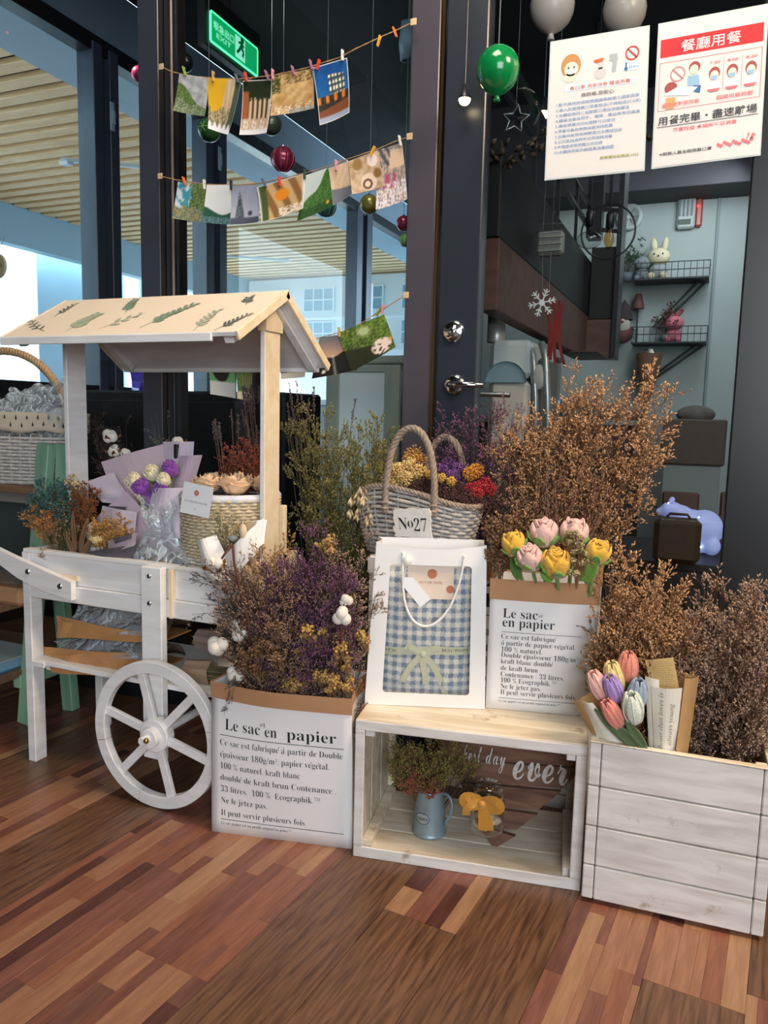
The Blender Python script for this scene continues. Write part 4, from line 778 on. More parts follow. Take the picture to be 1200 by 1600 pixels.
# wheels
def wheel(Y, s=1, front=True):
    cx, cz, R = -1.128, .1765, .1745; w = Matrix.Translation((cx, Y, cz)) @ Matrix.Rotation(PI/2, 4, 'X')
    for k in range(6):
        a0 = math.radians(60*k+14); a1 = a0+math.radians(59.6); mb = MB()
        ring = [(R-.028, -.009), (R-.0265, -.0105), (R-.0015, -.0105), (R, -.009), (R, .009), (R-.0015, .0105), (R-.0265, .0105), (R-.028, .009), (R-.028, -.009)]
        mb.lathe(ring, 16, w, a0, a1); q = len(ring)
        # end caps
        for e in (0, 16): mb.add([], []); mb.f.append(tuple((i*17+e) for i in range(q-1))); mb.m.append(0)
        cp('rim_segment', mb, WHITE)
    for k in range(6):
        a = math.radians(46+60*k); d = Vector((math.cos(a), 0, math.sin(a))); c = Vector((cx, Y, cz)); mb = MB()
        mb.bar(c+d*.03, c+d*(R-.026), .020, .011, .001, up=(0, 1, 0)); cp('spoke', mb, WHITE)
    mb = MB(); mb.lathe([(0, .013), (.037, .013), (.040, .010), (.040, -.013), (0, -.013)], 36, w); cp('hub', mb, WHITE)
    if front:
        mb = MB(); mb.lathe([(0, .030), (.021, .030), (.023, .028), (.023, .012)], 28, w); cp('hub_cap', mb, WHITE)
        mb = MB(); mb.lathe([(0, .048), (.009, .048), (.0105, .046), (.0105, .028)], 18, w @ Matrix.Translation((-.004, 0, 0))); cp('axle_peg', mb, WHITE)
        mb = MB(); mb.sphere((cx+.008, Y-.046, cz+.004), .0065, 10, 7); cp('screw', mb, BRASS, smooth=True)
wheel(1.372); wheel(1.745, front=False)
mb = MB(); mb.tube([(-1.128, 1.385, .1765), (-1.128, 1.73, .1765)], .010, 12); cp('axle', mb, WHITE)
# posts that carry the roof
PX = (-1.530, -.944)
for i, x in enumerate(PX):
    mb = MB(); mb.box((x, 1.518, .455), (x+.013, 1.585, 1.12), .0015); o = cp('roof_post', mb, [CREAM, WHITE]); o.data.polygons.foreach_set('material_index', [0 if abs(p.normal.x) > .5 and i == 1 else 1 for p in o.data.polygons])  # right post's side faces are cream to carry the warm lamp light
# roof
RX0, RX1 = -1.545, -.893; RY, RZ = 1.55, 1.196
E1 = (1.345, 1.083); E2 = (1.765, 1.045)
def panel(ya, za, yb, zb, x0, x1, th, m, name, b=.001, off=0):
    d = Vector((0, yb-ya, zb-za)); n = Vector((0, -d.z, d.y)).normalized()
    if n.z < 0: n = -n
    p = Vector(((x0+x1)/2, ya, za))+n*off; q = Vector(((x0+x1)/2, yb, zb))+n*off
    mb = MB(); mb.bar(p, q, x1-x0, th, b, up=n); return cp(name, mb, m)
o = panel(*E1, RY, RZ, RX0, RX1, .010, [ROOF, WHITE], 'roof_panel', off=-.005)
o.data.polygons.foreach_set('material_index', [0 if p.normal.z > .3 else 1 for p in o.data.polygons])
o = panel(*E2, RY, RZ, RX0, RX1, .010, [ROOF, WHITE], 'roof_panel', off=-.005)
o.data.polygons.foreach_set('material_index', [0 if p.normal.z > .3 else 1 for p in o.data.polygons])
for (x0, x1) in ((RX1-.004, RX1+.003), (RX0-.002, RX0+.004)):
    for (ya, za) in (E1, E2): panel(ya, za, RY, RZ, x0, x1, .020, CREAM, 'rake_board', off=-.009)
mb = MB(); mb.box((RX0, E1[0]-.002, E1[1]-.018), (RX1-.06, E1[0]+.006, E1[1]-.001), .001); cp('eave_strip', mb, WHITE)
mb = MB(); mb.box((RX0, E2[0]-.006, E2[1]-.018), (RX1-.03, E2[0]+.002, E2[1]-.001), .001); cp('eave_strip', mb, WHITE)
for x in (RX0+.03, RX1-.045):
    for (ya, za) in (E1, E2): panel(ya+(RY-ya)*.06, za+(RZ-za)*.06, RY-(RY-ya)*.1, RZ-(RZ-za)*.1, x, x+.022, .020, WHITE, 'rafter', off=-.021)
for x, m_ in ((PX[0]-.004, WHITE), (PX[1]-.004, CREAM)):
    mb = MB(); mb.prism([(1.515, 1.105), (1.588, 1.105), (1.588, 1.15), (1.552, 1.178), (1.515, 1.15)], .022, Matrix(((0, 0, 1, x), (1, 0, 0, 0), (0, 1, 0, 0), (0, 0, 0, 1)))); cp('gable_block', mb, m_)
# leaf prints pasted on the roof: each sprig is one flat part of thin leaf shapes
rd = Vector((0, RY-E1[0], RZ-E1[1])); rn = Vector((0, -rd.z, rd.y)).normalized()
def on_roof(px, py):
    d = ray(px, py); o_ = Vector((0, E1[0], E1[1])); t = (o_-EYE).dot(rn)/d.dot(rn); return EYE+d*t+rn*.0012
LEAF = [mat('leaf_print_green', '#7f9a80', .7, var=.2, vs=60), mat('leaf_print_grey', '#a9b39c', .7, var=.2, vs=60), mat('leaf_print_dark', '#5c6a62', .7, var=.2, vs=60)]
def sprig_print(p0, p1, n, ll, lw, m, bendy=0):
    a = on_roof(*p0); b = on_roof(*p1); ax = (b-a).normalized(); sd = rn.cross(ax); mb = MB(); L = (b-a).length
    pts = [a+(b-a)*t+sd*bendy*math.sin(PI*t)*L for t in [i/8 for i in range(9)]]
    for i in range(8): u = sd*.0009; mb.add([pts[i]-u, pts[i+1]-u, pts[i+1]+u, pts[i]+u], [(0, 1, 2, 3)])
    for i in range(n):
        t = .22+.75*i/n; c = a+(b-a)*t+sd*bendy*math.sin(PI*t)*L; s_ = 1 if i % 2 else -1; k = 1-.45*t
        d = (ax*.75+sd*s_*.8).normalized(); e = rn.cross(d); l = ll*k*rnd.uniform(.85, 1.15); w = lw*k
        mb.add([c+rn*.0001*i, c+d*l*.3+e*w+rn*.0001*i, c+d*l*.7+e*w*.8+rn*.0001*i, c+d*l+rn*.0001*i, c+d*l*.7-e*w*.8+rn*.0001*i, c+d*l*.3-e*w+rn*.0001*i], [(0, 1, 2, 3, 4, 5)])
    return cp('leaf_print', mb, m)
for s_ in (((85, 495), (122, 474), 9, .022, .004, 2), ((70, 518), (50, 500), 8, .026, .004, 2), ((102, 519), (158, 490), 12, .036, .012, 1), ((155, 514), (228, 490), 6, .034, .007, 1), ((196, 490), (215, 467), 12, .026, .006, 0),
           ((218, 513), (312, 474), 15, .030, .008, 0), ((302, 518), (346, 483), 11, .026, .006, 1), ((335, 517), (395, 490), 13, .024, .004, 2), ((385, 477), (393, 463), 7, .024, .005, 2)): sprig_print(*s_[:5], LEAF[s_[5]], .05)
# ================================================================ crates
def crate1():
    P0 = Vector((-.628, 1.386, 0)); a = math.atan2(.077, .456); W, D, H = .4645, .275, .300
    t = thing('wooden_crate', 'whitewashed wooden crate lying on its side with open front', 'crate', P0, a)
    def b(name, lo, hi, m, bv=.0015): mb = MB(); mb.box(lo, hi, bv); return mb.build(name, m, t)
    th = .014
    # top and bottom: three boards each, sides solid
    for k in range(3):
        y0 = k*D/3; y1 = y0+D/3-.002
        b('board', (0, y0, H-th), (W, y1, H), CRATEEDGE if k == 0 else CRATEIN); b('board', (0, y0, 0), (W, y1, th), CRATEIN)
        b('board', (0, y0, th+.0005), (th, y1, H-th-.0005), CRATEIN); b('board', (W-th, y0, th+.0005), (W, y1, H-th-.0005), CRATE)
    # front frame edges painted white
    b('edge_strip', (0, -.006, H-.022), (W, -.0005, H-.001), CRATE); b('edge_strip', (0, -.006, .0), (W, -.0005, .024), CRATE)
    b('edge_strip', (0, -.0062, .024), (.020, -.0005, H-.022), CRATE); b('edge_strip', (W-.022, -.0062, .024), (W, -.0005, H-.022), CRATE)
    b('corner_block', (.020, .0, H-.036), (.040, .014, H-.0145), CRATE); b('corner_block', (W-.040, .0, H-.036), (W-.020, .014, H-.0145), CRATE)
    b('floor_cleat', (.0145, .01, .0145), (.036, D-.02, .032), CRATEIN); b('floor_cleat', (W-.036, .01, .0145), (W-.0145, D-.02, .034), CRATE)
    b('corner_block', (.0145, D-.02, .032), (.03, D-.003, H-.015), CRATEIN); b('corner_block', (W-.03, D-.02, .034), (W-.0145, D-.003, H-.015), CRATE)
    return t
cr1 = crate1()
def crate2():
    P0 = Vector((-.163, 1.427, .0)); a = math.atan2(.016, .316); W, D, H = .318, .30, .322
    t = thing('wooden_crate', 'whitewashed plank crate standing upright with dried flowers growing out', 'crate', P0, a)
    def b(name, lo, hi, m, bv=.0015): mb = MB(); mb.box(lo, hi, bv); return mb.build(name, m, t)
    zs = [.008, .078, .157, .237, H]
    for k in range(4):
        g = .0012; b('plank', (.022, 0+rnd.uniform(0, .0008), zs[k]+g), (W-.022, .014, zs[k+1]-g), CRATE, .002)
        b('plank_end', (0, .0005, zs[k]+g-(.0 if k else .0)), (.0205, .012, zs[k+1]-g), CRATE, .002); b('plank_end', (W-.0205, .0008, zs[k]+g), (W, .012, zs[k+1]-g), CRATE, .002)
        b('plank', (0, .0125, zs[k]+g), (.013, D-.014, zs[k+1]-g), CRATEIN); b('plank', (W-.013, .0125, zs[k]+g), (W, D-.014, zs[k+1]-g), CRATEIN)
        b('plank', (0, D-.0135, zs[k]+g), (W, D, zs[k+1]-g), CRATEIN)
    b('base_board', (.013, .014, .008), (W-.013, D-.014, .02), CRATEIN)
    for (x0, x1) in ((.0135, .033), (W-.033, W-.0135)): b('corner_block', (x0, .0145, .02), (x1, .034, H-.001), CRATEEDGE)
    b('edge_strip', (0, -.0002, H), (W, .0142, H+.003), CRATEEDGE); b('edge_strip', (0, .0144, H), (.0135, D, H+.003), CRATEEDGE); b('edge_strip', (W-.0135, .0144, H), (W, D, H+.003), CRATEEDGE); b('edge_strip', (.0135, D-.014, H), (W-.0135, D, H+.003), CRATEEDGE)
    for (x, y) in ((.02, .02), (W-.04, .02), (.02, D-.04), (W-.04, D-.04)): b('foot', (x, y, 0), (x+.02, y+.02, .0078), CRATEIN)
    return t
cr2 = crate2()
# ================================================================ paper bags with lettering
def paper_bag(label, P0, yaw, W, D, H, cuff, front, name='paper_bag', bend=.03, taper=.0):
    """open-topped bag; front(u, v) gives the printed surface, cuff is the folded brown band"""
    t = thing(name, label, 'paper bag', P0, yaw)
    def fr(x, z, o=0): y = front(x/W, z/H); return ((x-W/2)*(1-taper*z/H)+W/2, y-o, z)
    N_ = 16
    mb = MB(); mb.grid(lambda u, v: fr(u*W, v*(H-.004)), N_, 12); mb.build('front_panel', PAPER, t, smooth=True, solid=.0012)
    yb = lambda z: D
    for s_ in (0, 1):
        mb = MB(); mb.grid(lambda u, v: ((lambda a: (a[0]+(.012*math.sin(PI*u)*v*(1 if s_ == 0 else -1)), a[1]+(D-a[1])*u, v*(H-.004)))(fr(s_*W, v*(H-.004)))), 6, 8); mb.build('side_panel', PAPER, t, smooth=True, solid=.0012)
    mb = MB(); mb.grid(lambda u, v: ((fr(u*W, v*(H-.004))[0]), D, v*(H-.004)), 4, 6); mb.build('back_panel', PAPER, t, solid=.0012)
    mb = MB(); mb.box((.003, .003, .001), (W-.003, D-.003, .003)); mb.build('bottom_panel', KRAFT, t)
    mb = MB(); e = .0016
    if cuff:
        mb.grid(lambda u, v: (lambda a: (a[0]+(u-.5)*.003, a[1]-e, a[2]))(fr(u*W, H-cuff+v*cuff)), N_, 3)
        for s_ in (0, 1): mb.grid(lambda u, v: (lambda a: (a[0]+(.012*math.sin(PI*u)*(1 if s_ == 0 else -1))+(e if s_ else -e), a[1]+(D+e-a[1])*u, H-cuff+v*cuff))(fr(s_*W, H-cuff+v*cuff)), 6, 2)
        mb.grid(lambda u, v: (fr(u*W, H)[0], D+e, H-cuff+v*cuff), 4, 2); mb.build('kraft_cuff', KRAFT, t, smooth=False, solid=.001)
    return t, fr
W1_, H1_ = .316, .345
def f1(u, v): return -.032*v*math.sin(PI/2*min(1, u/.52))+(.010*v*max(0, u-.52)) + .003*math.sin(9*v+3*u)*v
b1, fr1 = paper_bag('tall white paper bag with brown cuff standing on the floor beside the cart wheel', (-.950, 1.336, 0), math.atan2(.067, .309), W1_, .15, H1_, .036, f1)
fn = lambda x, y: fr1(x, y, .0012)
SM = .0205
it = [text2d('Le sac', .034, .242, .036, width=.083), text2d('#1', .117, .262, .012), text2d('en', .128, .240, .036, width=.027), text2d('papier', .177, .240, .036, width=.107)]
for s_, y, x1 in (('Ce sac est fabriqué à partir de Double', .206, .297), ('épaisseur 180g/m²: papier végétal.', .179, .268), ('100 % naturel. kraft blanc', .152, .205), ('doublé de kraft brun Contenance .', .125, .283), ('33 litres.  100 %  Ecographik.™', .098, .248), ('Ne le jetez pas.', .071, .130), ('Il peut servir plusieurs fois.', .042, .217)):
    it.append(text2d(s_, .022, y, SM, width=x1-.022, off=-.013))
it.append(text2d('Ce sac papier est un prodit original be-poles™', .022, .021, .0095, width=.16, off=-.012))
lettering(it, fn, 'printed_text', INK, b1, [(.022, .229, .300, .229, .0014), (.022, .033, .300, .033, .0014)])
# second bag, on the lying crate
ZC = .3008
pL = onZ(759, 1106, ZC); pR = onZ(925, 1120, ZC); W2_ = (pR-pL).length; yaw2 = math.atan2(pR.y-pL.y, pR.x-pL.x)
H2_ = onY(765, 903, pL.y).z-ZC
f2 = lambda u, v: -.006*math.sin(PI*u)*v
b2_, fr2 = paper_bag('shorter white paper bag with brown cuff standing on the crate, holding crochet roses', pL, yaw2, W2_, .10, H2_, .0465*H2_/.3, f2)
def vy(y): return (1527-y)/1022*H2_
def ux(x, y): l = 95+(1527-y)/1022*30; return (x-l)/845*W2_
fn2 = lambda x, y: fr2(x, y, .0012)
it = [text2d('Le sac', ux(222, 800), vy(800), .031*H2_/.3, width=ux(495, 800)-ux(222, 800)), text2d('#1', ux(502, 800), vy(780), .008), text2d('en papier', ux(220, 870), vy(870), .031*H2_/.3, width=ux(630, 870)-ux(220, 870))]
for s_, y, x1 in (('Ce sac est fabriqué', 965, 645), ('à partir de papier végétal.', 1015, 797), ('100 % naturel.', 1067, 538), ('Double épaisseur 180g/m²:', 1110, 830), ('kraft blanc doublé', 1160, 627), ('de kraft brun', 1213, 507), ('Contenance : 33 litres.', 1262, 715), ('100 % Ecographik.™', 1310, 655), ('Ne le jetez pas.', 1358, 535), ('Il peut servir plusieurs fois.', 1405, 815)):
    it.append(text2d(s_, ux(213, y)-.0005, vy(y), .0165*H2_/.3, width=ux(x1, y)-ux(213, y), off=-.013))
it.append(text2d('Ce sac papier est un prodit original be-poles™', ux(200, 1468), vy(1466), .0072, width=ux(685, 1468)-ux(200, 1468), off=-.01))
lettering(it, fn2, 'printed_text', INK, b2_, [(ux(213, 907), vy(912), ux(845, 907), vy(912), .0009), (ux(200, 1432), vy(1434), ux(845, 1432), vy(1434), .0009)])
# third, largest bag behind the crate
b3, fr3 = paper_bag('largest white paper bag, behind the lying crate, mostly hidden, holding tall brown statice', (-.545, 1.768, 0), 0, .335, .11, .595, .06, lambda u, v: 0)
it = [text2d('Le sac', .045, .520, .075, width=.21), text2d('en papier', .045, .470, .075, width=.29)]
for i, s_ in enumerate(('Ce sac est fabriqué', 'à partir de papier végétal.', '100 % naturel.', 'Double épaisseur 180g/m²:', 'kraft blanc doublé', 'de kraft brun', 'Contenance : 33 litres.', '100 % Ecographik.™', 'Ne le jetez pas.', 'Il peut servir plusieurs fois.')): it.append(text2d(s_, .045, .400-i*.0385, .036, width=.275*len(s_)/31))
lettering(it, lambda x, y: fr3(x, y, .0012), 'printed_text', INK, b3, [(.045, .45, .325, .45, .002), (.045, .037, .325, .037, .002)])
# ================================================================ white window gift bag
gL = onZ(570, 1100, ZC); gR = onZ(757, 1108, ZC); WG = (gR-gL).length; yg = math.atan2(gR.y-gL.y, gR.x-gL.x); HG = onY(588, 849, gL.y).z-ZC
gb = thing('gift_bag', 'white gift bag with clear window and rope handle on the lying crate', 'gift bag', gL, yg)
DG = .085
def gfr(u, v, o=0):      # slightly narrower at the top, top edge dips in the middle
    x = (u-.5)*WG*(1-.10*v)+WG*.5+.004*v; z = v*HG-(.012*math.sin(PI*u)*max(0, v-.85)/.15); return (x, .012*v-.004*math.sin(PI*u)*v-o, z)
U0, U1, VA, VB = .14, .87, .08, .875
def ring(n=12):
    out, inn = [], []; r = .035
    cs = [(U0+r, VA+r*.6, PI), (U1-r, VA+r*.6, 1.5*PI), (U1-r, VB-r*.6, 0), (U0+r, VB-r*.6, .5*PI)]
    for i, (cx_, cy_, a) in enumerate(cs):
        for k in range(5):
            w = a+k*PI/8; inn.append((cx_+r*math.cos(w), cy_+r*.6*math.sin(w)))
    corners = [(0, 0), (1, 0), (1, 1), (0, 1)]
    res_o = []
    for i in range(4):
        cxn, cyn = corners[i]; pts = inn[i*5:(i+1)*5]
        for k, (x, y) in enumerate(pts):
            if i == 0: q = [(0, y), (0, y*.5), (0, 0), (x*.5, 0), (x, 0)][k]
            elif i == 1: q = [(x, 0), ((x+1)/2, 0), (1, 0), (1, y*.5), (1, y)][k]
            elif i == 2: q = [(1, y), (1, (1+y)/2), (1, 1), ((1+x)/2, 1), (x, 1)][k]
            else: q = [(x, 1), (x*.5, 1), (0, 1), (0, (1+y)/2), (0, y)][k]
            res_o.append(q)
    # add intermediate points along long sides
    O, I = [], []
    n0 = len(inn)
    for k in range(n0):
        O.append(res_o[k]); I.append(inn[k])
        if k % 5 == 4:
            k2 = (k+1) % n0
            for j in range(1, 8): s_ = j/8; O.append((res_o[k][0]*(1-s_)+res_o[k2][0]*s_, res_o[k][1]*(1-s_)+res_o[k2][1]*s_)); I.append((inn[k][0]*(1-s_)+inn[k2][0]*s_, inn[k][1]*(1-s_)+inn[k2][1]*s_))
    return O, I
O_, I_ = ring(); n_ = len(O_)
GW = mat('gift_bag_card', '#ecebea', .5, var=.015)
mb = MB(); mb.add([gfr(*p) for p in O_]+[gfr(*p) for p in I_], [(k, (k+1) % n_, n_+(k+1) % n_, n_+k) for k in range(n_)]); mb.build('front_panel', GW, gb, solid=.0015)
mb = MB(); mb.add([gfr(*p, -.001) for p in I_], [tuple(range(n_))]); mb.build('clear_window', CELLO, gb)
for u in (0, 1):
    mb = MB(); mb.grid(lambda a, v: (lambda p: (p[0]+(.010*math.sin(PI*a)*v*(1 if u == 0 else -1)), p[1]+(DG-p[1])*a, p[2]))(gfr(u, v)), 4, 6); mb.build('side_panel', GW, gb, solid=.0015)
mb = MB(); mb.grid(lambda a, v: (gfr(a, v)[0], DG, v*HG), 4, 4); mb.build('back_panel', GW, gb, solid=.0015)
mb = MB(); mb.box((.002, .002, .0005), (WG-.002, DG-.002, .002)); mb.build('bottom_panel', GW, gb)
def rope(name, pts, r, m, par, tw=9, strands=3, seg=6):
    """twisted cord: strands wound around a path"""
    P = [Vector(p) for p in pts]; n = len(P); fine = []
    for i in range(n-1):
        for k in range(6): fine.append(P[i].lerp(P[i+1], k/6))
    fine.append(P[-1]); L = sum((fine[i+1]-fine[i]).length for i in range(len(fine)-1)); mb = MB(); s_acc = [0]
    for i in range(len(fine)-1): s_acc.append(s_acc[-1]+(fine[i+1]-fine[i]).length)
    a = (fine[1]-fine[0]).orthogonal().normalized(); fr_ = []
    for i in range(len(fine)):
        t = (fine[min(i+1, len(fine)-1)]-fine[max(0, i-1)]).normalized(); a = (a-t*a.dot(t)).normalized(); fr_.append((a.copy(), t.cross(a)))
    for s_ in range(strands):
        q = []
        for i, f in enumerate(fine): w = 2*PI*(s_/strands+s_acc[i]/L*tw); q.append(f+(fr_[i][0]*math.cos(w)+fr_[i][1]*math.sin(w))*r*.55)
        mb.tube(q, r*.6, seg, True)
    return mb.build(name, m, par, smooth=True)
def bezpts(c, n=10):
    out = []; m = len(c)-1
    for i in range(n+1):
        t = i/n; p = [Vector(x) for x in c]
        while len(p) > 1: p = [p[k].lerp(p[k+1], t) for k in range(len(p)-1)]
        out.append(p[0])
    return out
cA = gfr(.245, .955, .004); cB = gfr(.80, .945, .004); lo = gfr(.46, .18, .018); 
rope('rope_handle', bezpts([cA, gfr(.27, .75, .008), gfr(.22, .55, .012), gfr(.40, .44, .012), gfr(.50, .45, .012), gfr(.66, .48, .010), gfr(.78, .72, .006), cB], 26), .0028, mat('white_cord', '#f2efeb', .5), gb, 44)
for c_ in (cA, cB): mb = MB(); mb.sphere(c_, .0035, 10, 8); mb.build('cord_knot', mat('white_cord', '#f2efeb'), gb, smooth=True)
# blanket bundle inside (its own thing)
def check_mat():
    m = bpy.data.materials.new('blue_houndstooth'); m.use_nodes = True; N = m.node_tree.nodes; L = m.node_tree.links; p = N['Principled BSDF']; p.inputs['Roughness'].default_value = .95
    tc = N.new('ShaderNodeTexCoord'); sx = N.new('ShaderNodeSeparateXYZ'); nz = N.new('ShaderNodeTexNoise'); nz.inputs['Scale'].default_value = 240
    ad = N.new('ShaderNodeVectorMath'); ad.operation = 'MULTIPLY_ADD'; ad.inputs[1].default_value = (.010, .0, .010); L.new(tc.outputs['Object'], nz.inputs[0]); L.new(nz.outputs['Color'], ad.inputs[0]); L.new(tc.outputs['Object'], ad.inputs[2]); L.new(ad.outputs[0], sx.inputs[0])
    outs = []
    for ax in ('X', 'Z'):
        a = N.new('ShaderNodeMath'); a.operation = 'MULTIPLY'; a.inputs[1].default_value = 2*PI/.0205; L.new(sx.outputs[ax], a.inputs[0]); b = N.new('ShaderNodeMath'); b.operation = 'SINE'; L.new(a.outputs[0], b.inputs[0])
        c = N.new('ShaderNodeMapRange'); c.inputs[1].default_value = -.25; c.inputs[2].default_value = .25; L.new(b.outputs[0], c.inputs[0]); outs.append(c.outputs[0])
    s_ = N.new('ShaderNodeMath'); s_.operation = 'ADD'; L.new(outs[0], s_.inputs[0]); L.new(outs[1], s_.inputs[1]); h = N.new('ShaderNodeMath'); h.operation = 'MULTIPLY'; h.inputs[1].default_value = .5; L.new(s_.outputs[0], h.inputs[0])
    r = N.new('ShaderNodeValToRGB'); e = r.color_ramp.elements; e[0].position = .1; e[0].color = (*lin('#e2ddd0'), 1); e[1].position = .95; e[1].color = (*lin('#71829a'), 1); x = e.new(.5); x.color = (*lin('#b4b9ba'), 1); L.new(h.outputs[0], r.inputs[0]); L.new(r.outputs[0], p.inputs['Base Color'])
    n2 = N.new('ShaderNodeTexNoise'); n2.inputs['Scale'].default_value = 700; L.new(tc.outputs['Object'], n2.inputs[0]); b = N.new('ShaderNodeBump'); b.inputs['Strength'].default_value = .6; b.inputs['Distance'].default_value = .002; L.new(n2.outputs[0], b.inputs['Height']); L.new(b.outputs[0], p.inputs['Normal'])
    return m
bl = thing('folded_blanket', 'blue and cream checked blanket tied with ribbon inside the gift bag', 'blanket', tuple(gb.location+Vector((0, 0, .003))), yg)
def bsurf(u, v): # u 0..1, v 0..1 bulging front of the folded blanket
    x = .016+(WG-.032)*u; k = (1-abs(2*u-1)**4)*(1-abs(2*v-1)**6); return (x, .048-.030*k+.004*math.sin(14*u)*.4, .004+v*HG*.80)
mb = MB(); mb.grid(bsurf, 24, 26); mb.grid(lambda u, v: (bsurf(1-u, v)[0], .078, bsurf(u, v)[2]), 4, 4); mb.grid(lambda u, v: (lambda a: (a[0], a[1]+(.078-a[1])*v, a[2]))(bsurf(u, 1)), 24, 2); mb.build('blanket', check_mat(), bl, smooth=True)
RB = mat('cream_green_ribbon', '#c4c5a8', .5, sheen=.4); RBT = mat('ribbon_print', '#4a4a3c', .7)
def rib(name, pts, w, m=RB, par=bl, solid=.0006):
    q = []; 
    for i, p in enumerate(pts):
        p = Vector(p); t = (Vector(pts[min(i+1, len(pts)-1)])-Vector(pts[max(i-1, 0)])).normalized(); sd = t.cross(Vector((0, -1, 0))); sd = sd.normalized() if sd.length > 1e-4 else Vector((0, 0, 1)); q += [p-sd*w/2, p+sd*w/2]
    mb = MB(); mb.add(q, [(2*i, 2*i+2, 2*i+3, 2*i+1) for i in range(len(pts)-1)]); return mb.build(name, m, par, solid=solid)
def bs(u, v, o=.002): p = bsurf(u, v); return (p[0], p[1]-o, p[2])
rib('ribbon_band', [bs(.02+.96*i/14, .365+.02*math.sin(PI*i/14)-.0+(.03*i/14), .0025) for i in range(15)], .017)
kn = bs(.47, .375, .008)
for pts in ([kn, bs(.40, .43, .014), bs(.24, .47, .010), bs(.30, .40, .006), kn], [kn, bs(.60, .46, .014), bs(.66, .43, .012), bs(.58, .385, .006), kn], [kn, bs(.36, .30, .007), bs(.30, .2, .004), bs(.28, .14, .003)], [kn, bs(.58, .30, .007), bs(.66, .16, .004), bs(.70, .03, .003)], [kn, bs(.46, .28, .009), bs(.52, .18, .006), bs(.50, .12, .004)]): rib('ribbon_loop', bezpts(pts, 12), .013)
mb = MB(); mb.sphere(kn, .008, 12, 8, sc=(1, .6, 1)); mb.build('knot', RB, bl, smooth=True)
lettering([text2d('BEST WISHES', .63*WG, .395*HG*.80, .0095, width=.25*WG), text2d('BEST W', .10*WG, .375*HG*.8, .0085, width=.15*WG)], lambda x, y: (lambda p: (p[0], p[1]-.0042, p[2]))(bsurf((x-.016)/(WG-.032), y/(HG*.80))), 'ribbon_text', RBT, bl)
# card inside and small tag outside
cdx = thing('note_card', 'peach note card with two orange dots inside the gift bag window', 'card', tuple(gb.location), yg)
def cdp(u, v, o=0): return (WG*(.33+.38*u), .014-o+.002, HG*(.66+.21*v))
mb = MB(); mb.add([cdp(0, 0), cdp(1, 0), cdp(1, 1), cdp(0, 1)], [(0, 1, 2, 3)]); mb.build('card', mat('peach_card', '#efd9c4', .6), cdx, solid=.0008)
def disc(mb, c, r, nrm_=(0, -1, 0), n=24, sc=1): mb.add([(c[0]+r*math.cos(2*PI*k/n), c[1], c[2]+r*sc*math.sin(2*PI*k/n)) for k in range(n)], [tuple(range(n))])
mb = MB(); disc(mb, cdp(.53, .74, .0008), .0105); disc(mb, cdp(.93, .30, .0008), .0085); mb.build('dots', mat('orange_dot', '#c9714c', .6), cdx)
lettering([text2d('OUT OF TIME', .0, .0, .008, width=.05)], lambda x, y: tuple(Vector(cdp(.25, .45, .001))+Vector((x, 0, y))), 'card_text', mat('gold_text', '#b08050', .6), cdx)
tg = thing('gift_tag', 'blank white tag hanging on the cord at the bag window', 'tag', tuple(gb.location), yg)
a = Vector(gfr(.27, .80, .010)); d = Vector((.050, 0, -.058)).normalized(); s_ = Vector((d.z, 0, -d.x)); mb = MB()
mb.add([a+s_*.0, a+d*.012-s_*.014, a+d*.072-s_*.014, a+d*.072+s_*.014, a+d*.012+s_*.014], [(0, 4, 3, 2, 1)]); mb.build('tag_card', mat('white_tag', '#f5f6f8', .4), tg, solid=.0008)
mb = MB(); mb.tube([a, a+Vector((.004, -.001, .022)), Vector(gfr(.30, .84, .006))], .0008, 5); mb.build('string', mat('white_cord', '#f2efeb'), tg)
mb = MB(); mb.sphere(tuple(a+Vector((.006, .004, .035))), .010, 12, 8, sc=(1, .5, 1.1)); mb.build('bow', mat('satin_white', '#f3efe8', .3), tg, smooth=True)
# ================================================================ wicker boat basket No27 on a hidden carton
ct_ = thing('carton', 'plain white carton hidden behind the gift bag, carrying the wicker basket', 'box', (-.615, gL.y+.165, ZC)); BZ = .600
mb = MB(); mb.box((-.085, -.03, 0), (.10, .07, BZ-ZC-.001), .002); mb.build('body', PAPER, ct_); mb = MB(); mb.box((-.088, -.033, BZ-ZC-.04), (.103, .073, BZ-ZC-.0005), .002); mb.build('lid', PAPER, ct_)
WK = mat('grey_washed_wicker', '#b9b3ae', .7, var=.25, vs=90, bump=.3, bs=300); WKB = mat('brown_washed_wicker', '#a08d7d', .7, var=.3, vs=90)
bk = thing('wicker_basket', 'grey wicker boat basket with a number sign and two twisted handles', 'basket', (-.612, 1.678, BZ+.001))
HX, HY = .150, .068
def brim(w): return .122+.040*math.exp(-((w+PI/2+.35)/.75)**2)+.028*math.exp(-((w-PI/2)/.8)**2) # rim height, higher in the middle of front and back
def bpos(w, f, off=0):
    w = (w+PI) % (2*PI)-PI; z = brim(w)*f; k = .78+.22*min(1, z/.12)**.8
    return ((HX+off)*k*math.copysign(abs(math.cos(w))**.8, math.cos(w)), (HY+off)*k*math.copysign(abs(math.sin(w))**.8, math.sin(w)), z)
NS = 30
for row_ in range(15):
    f = (row_+.5)/15; q = []
    for k in range(NS*2+1):
        w = 2*PI*k/(NS*2); q.append(bpos(w, f, .0028*(1 if ((k//1)+row_*2) % 4 < 2 else -1)))
    mb = MB(); mb.tube(q, .0045, 5, False); mb.build('woven_strand', WK, bk, smooth=True)
for k in range(NS):
    w = 2*PI*k/NS; mb = MB(); mb.tube([bpos(w, f) for f in (0, .25, .5, .75, .98)], .0022, 5); mb.build('stake', WK, bk)
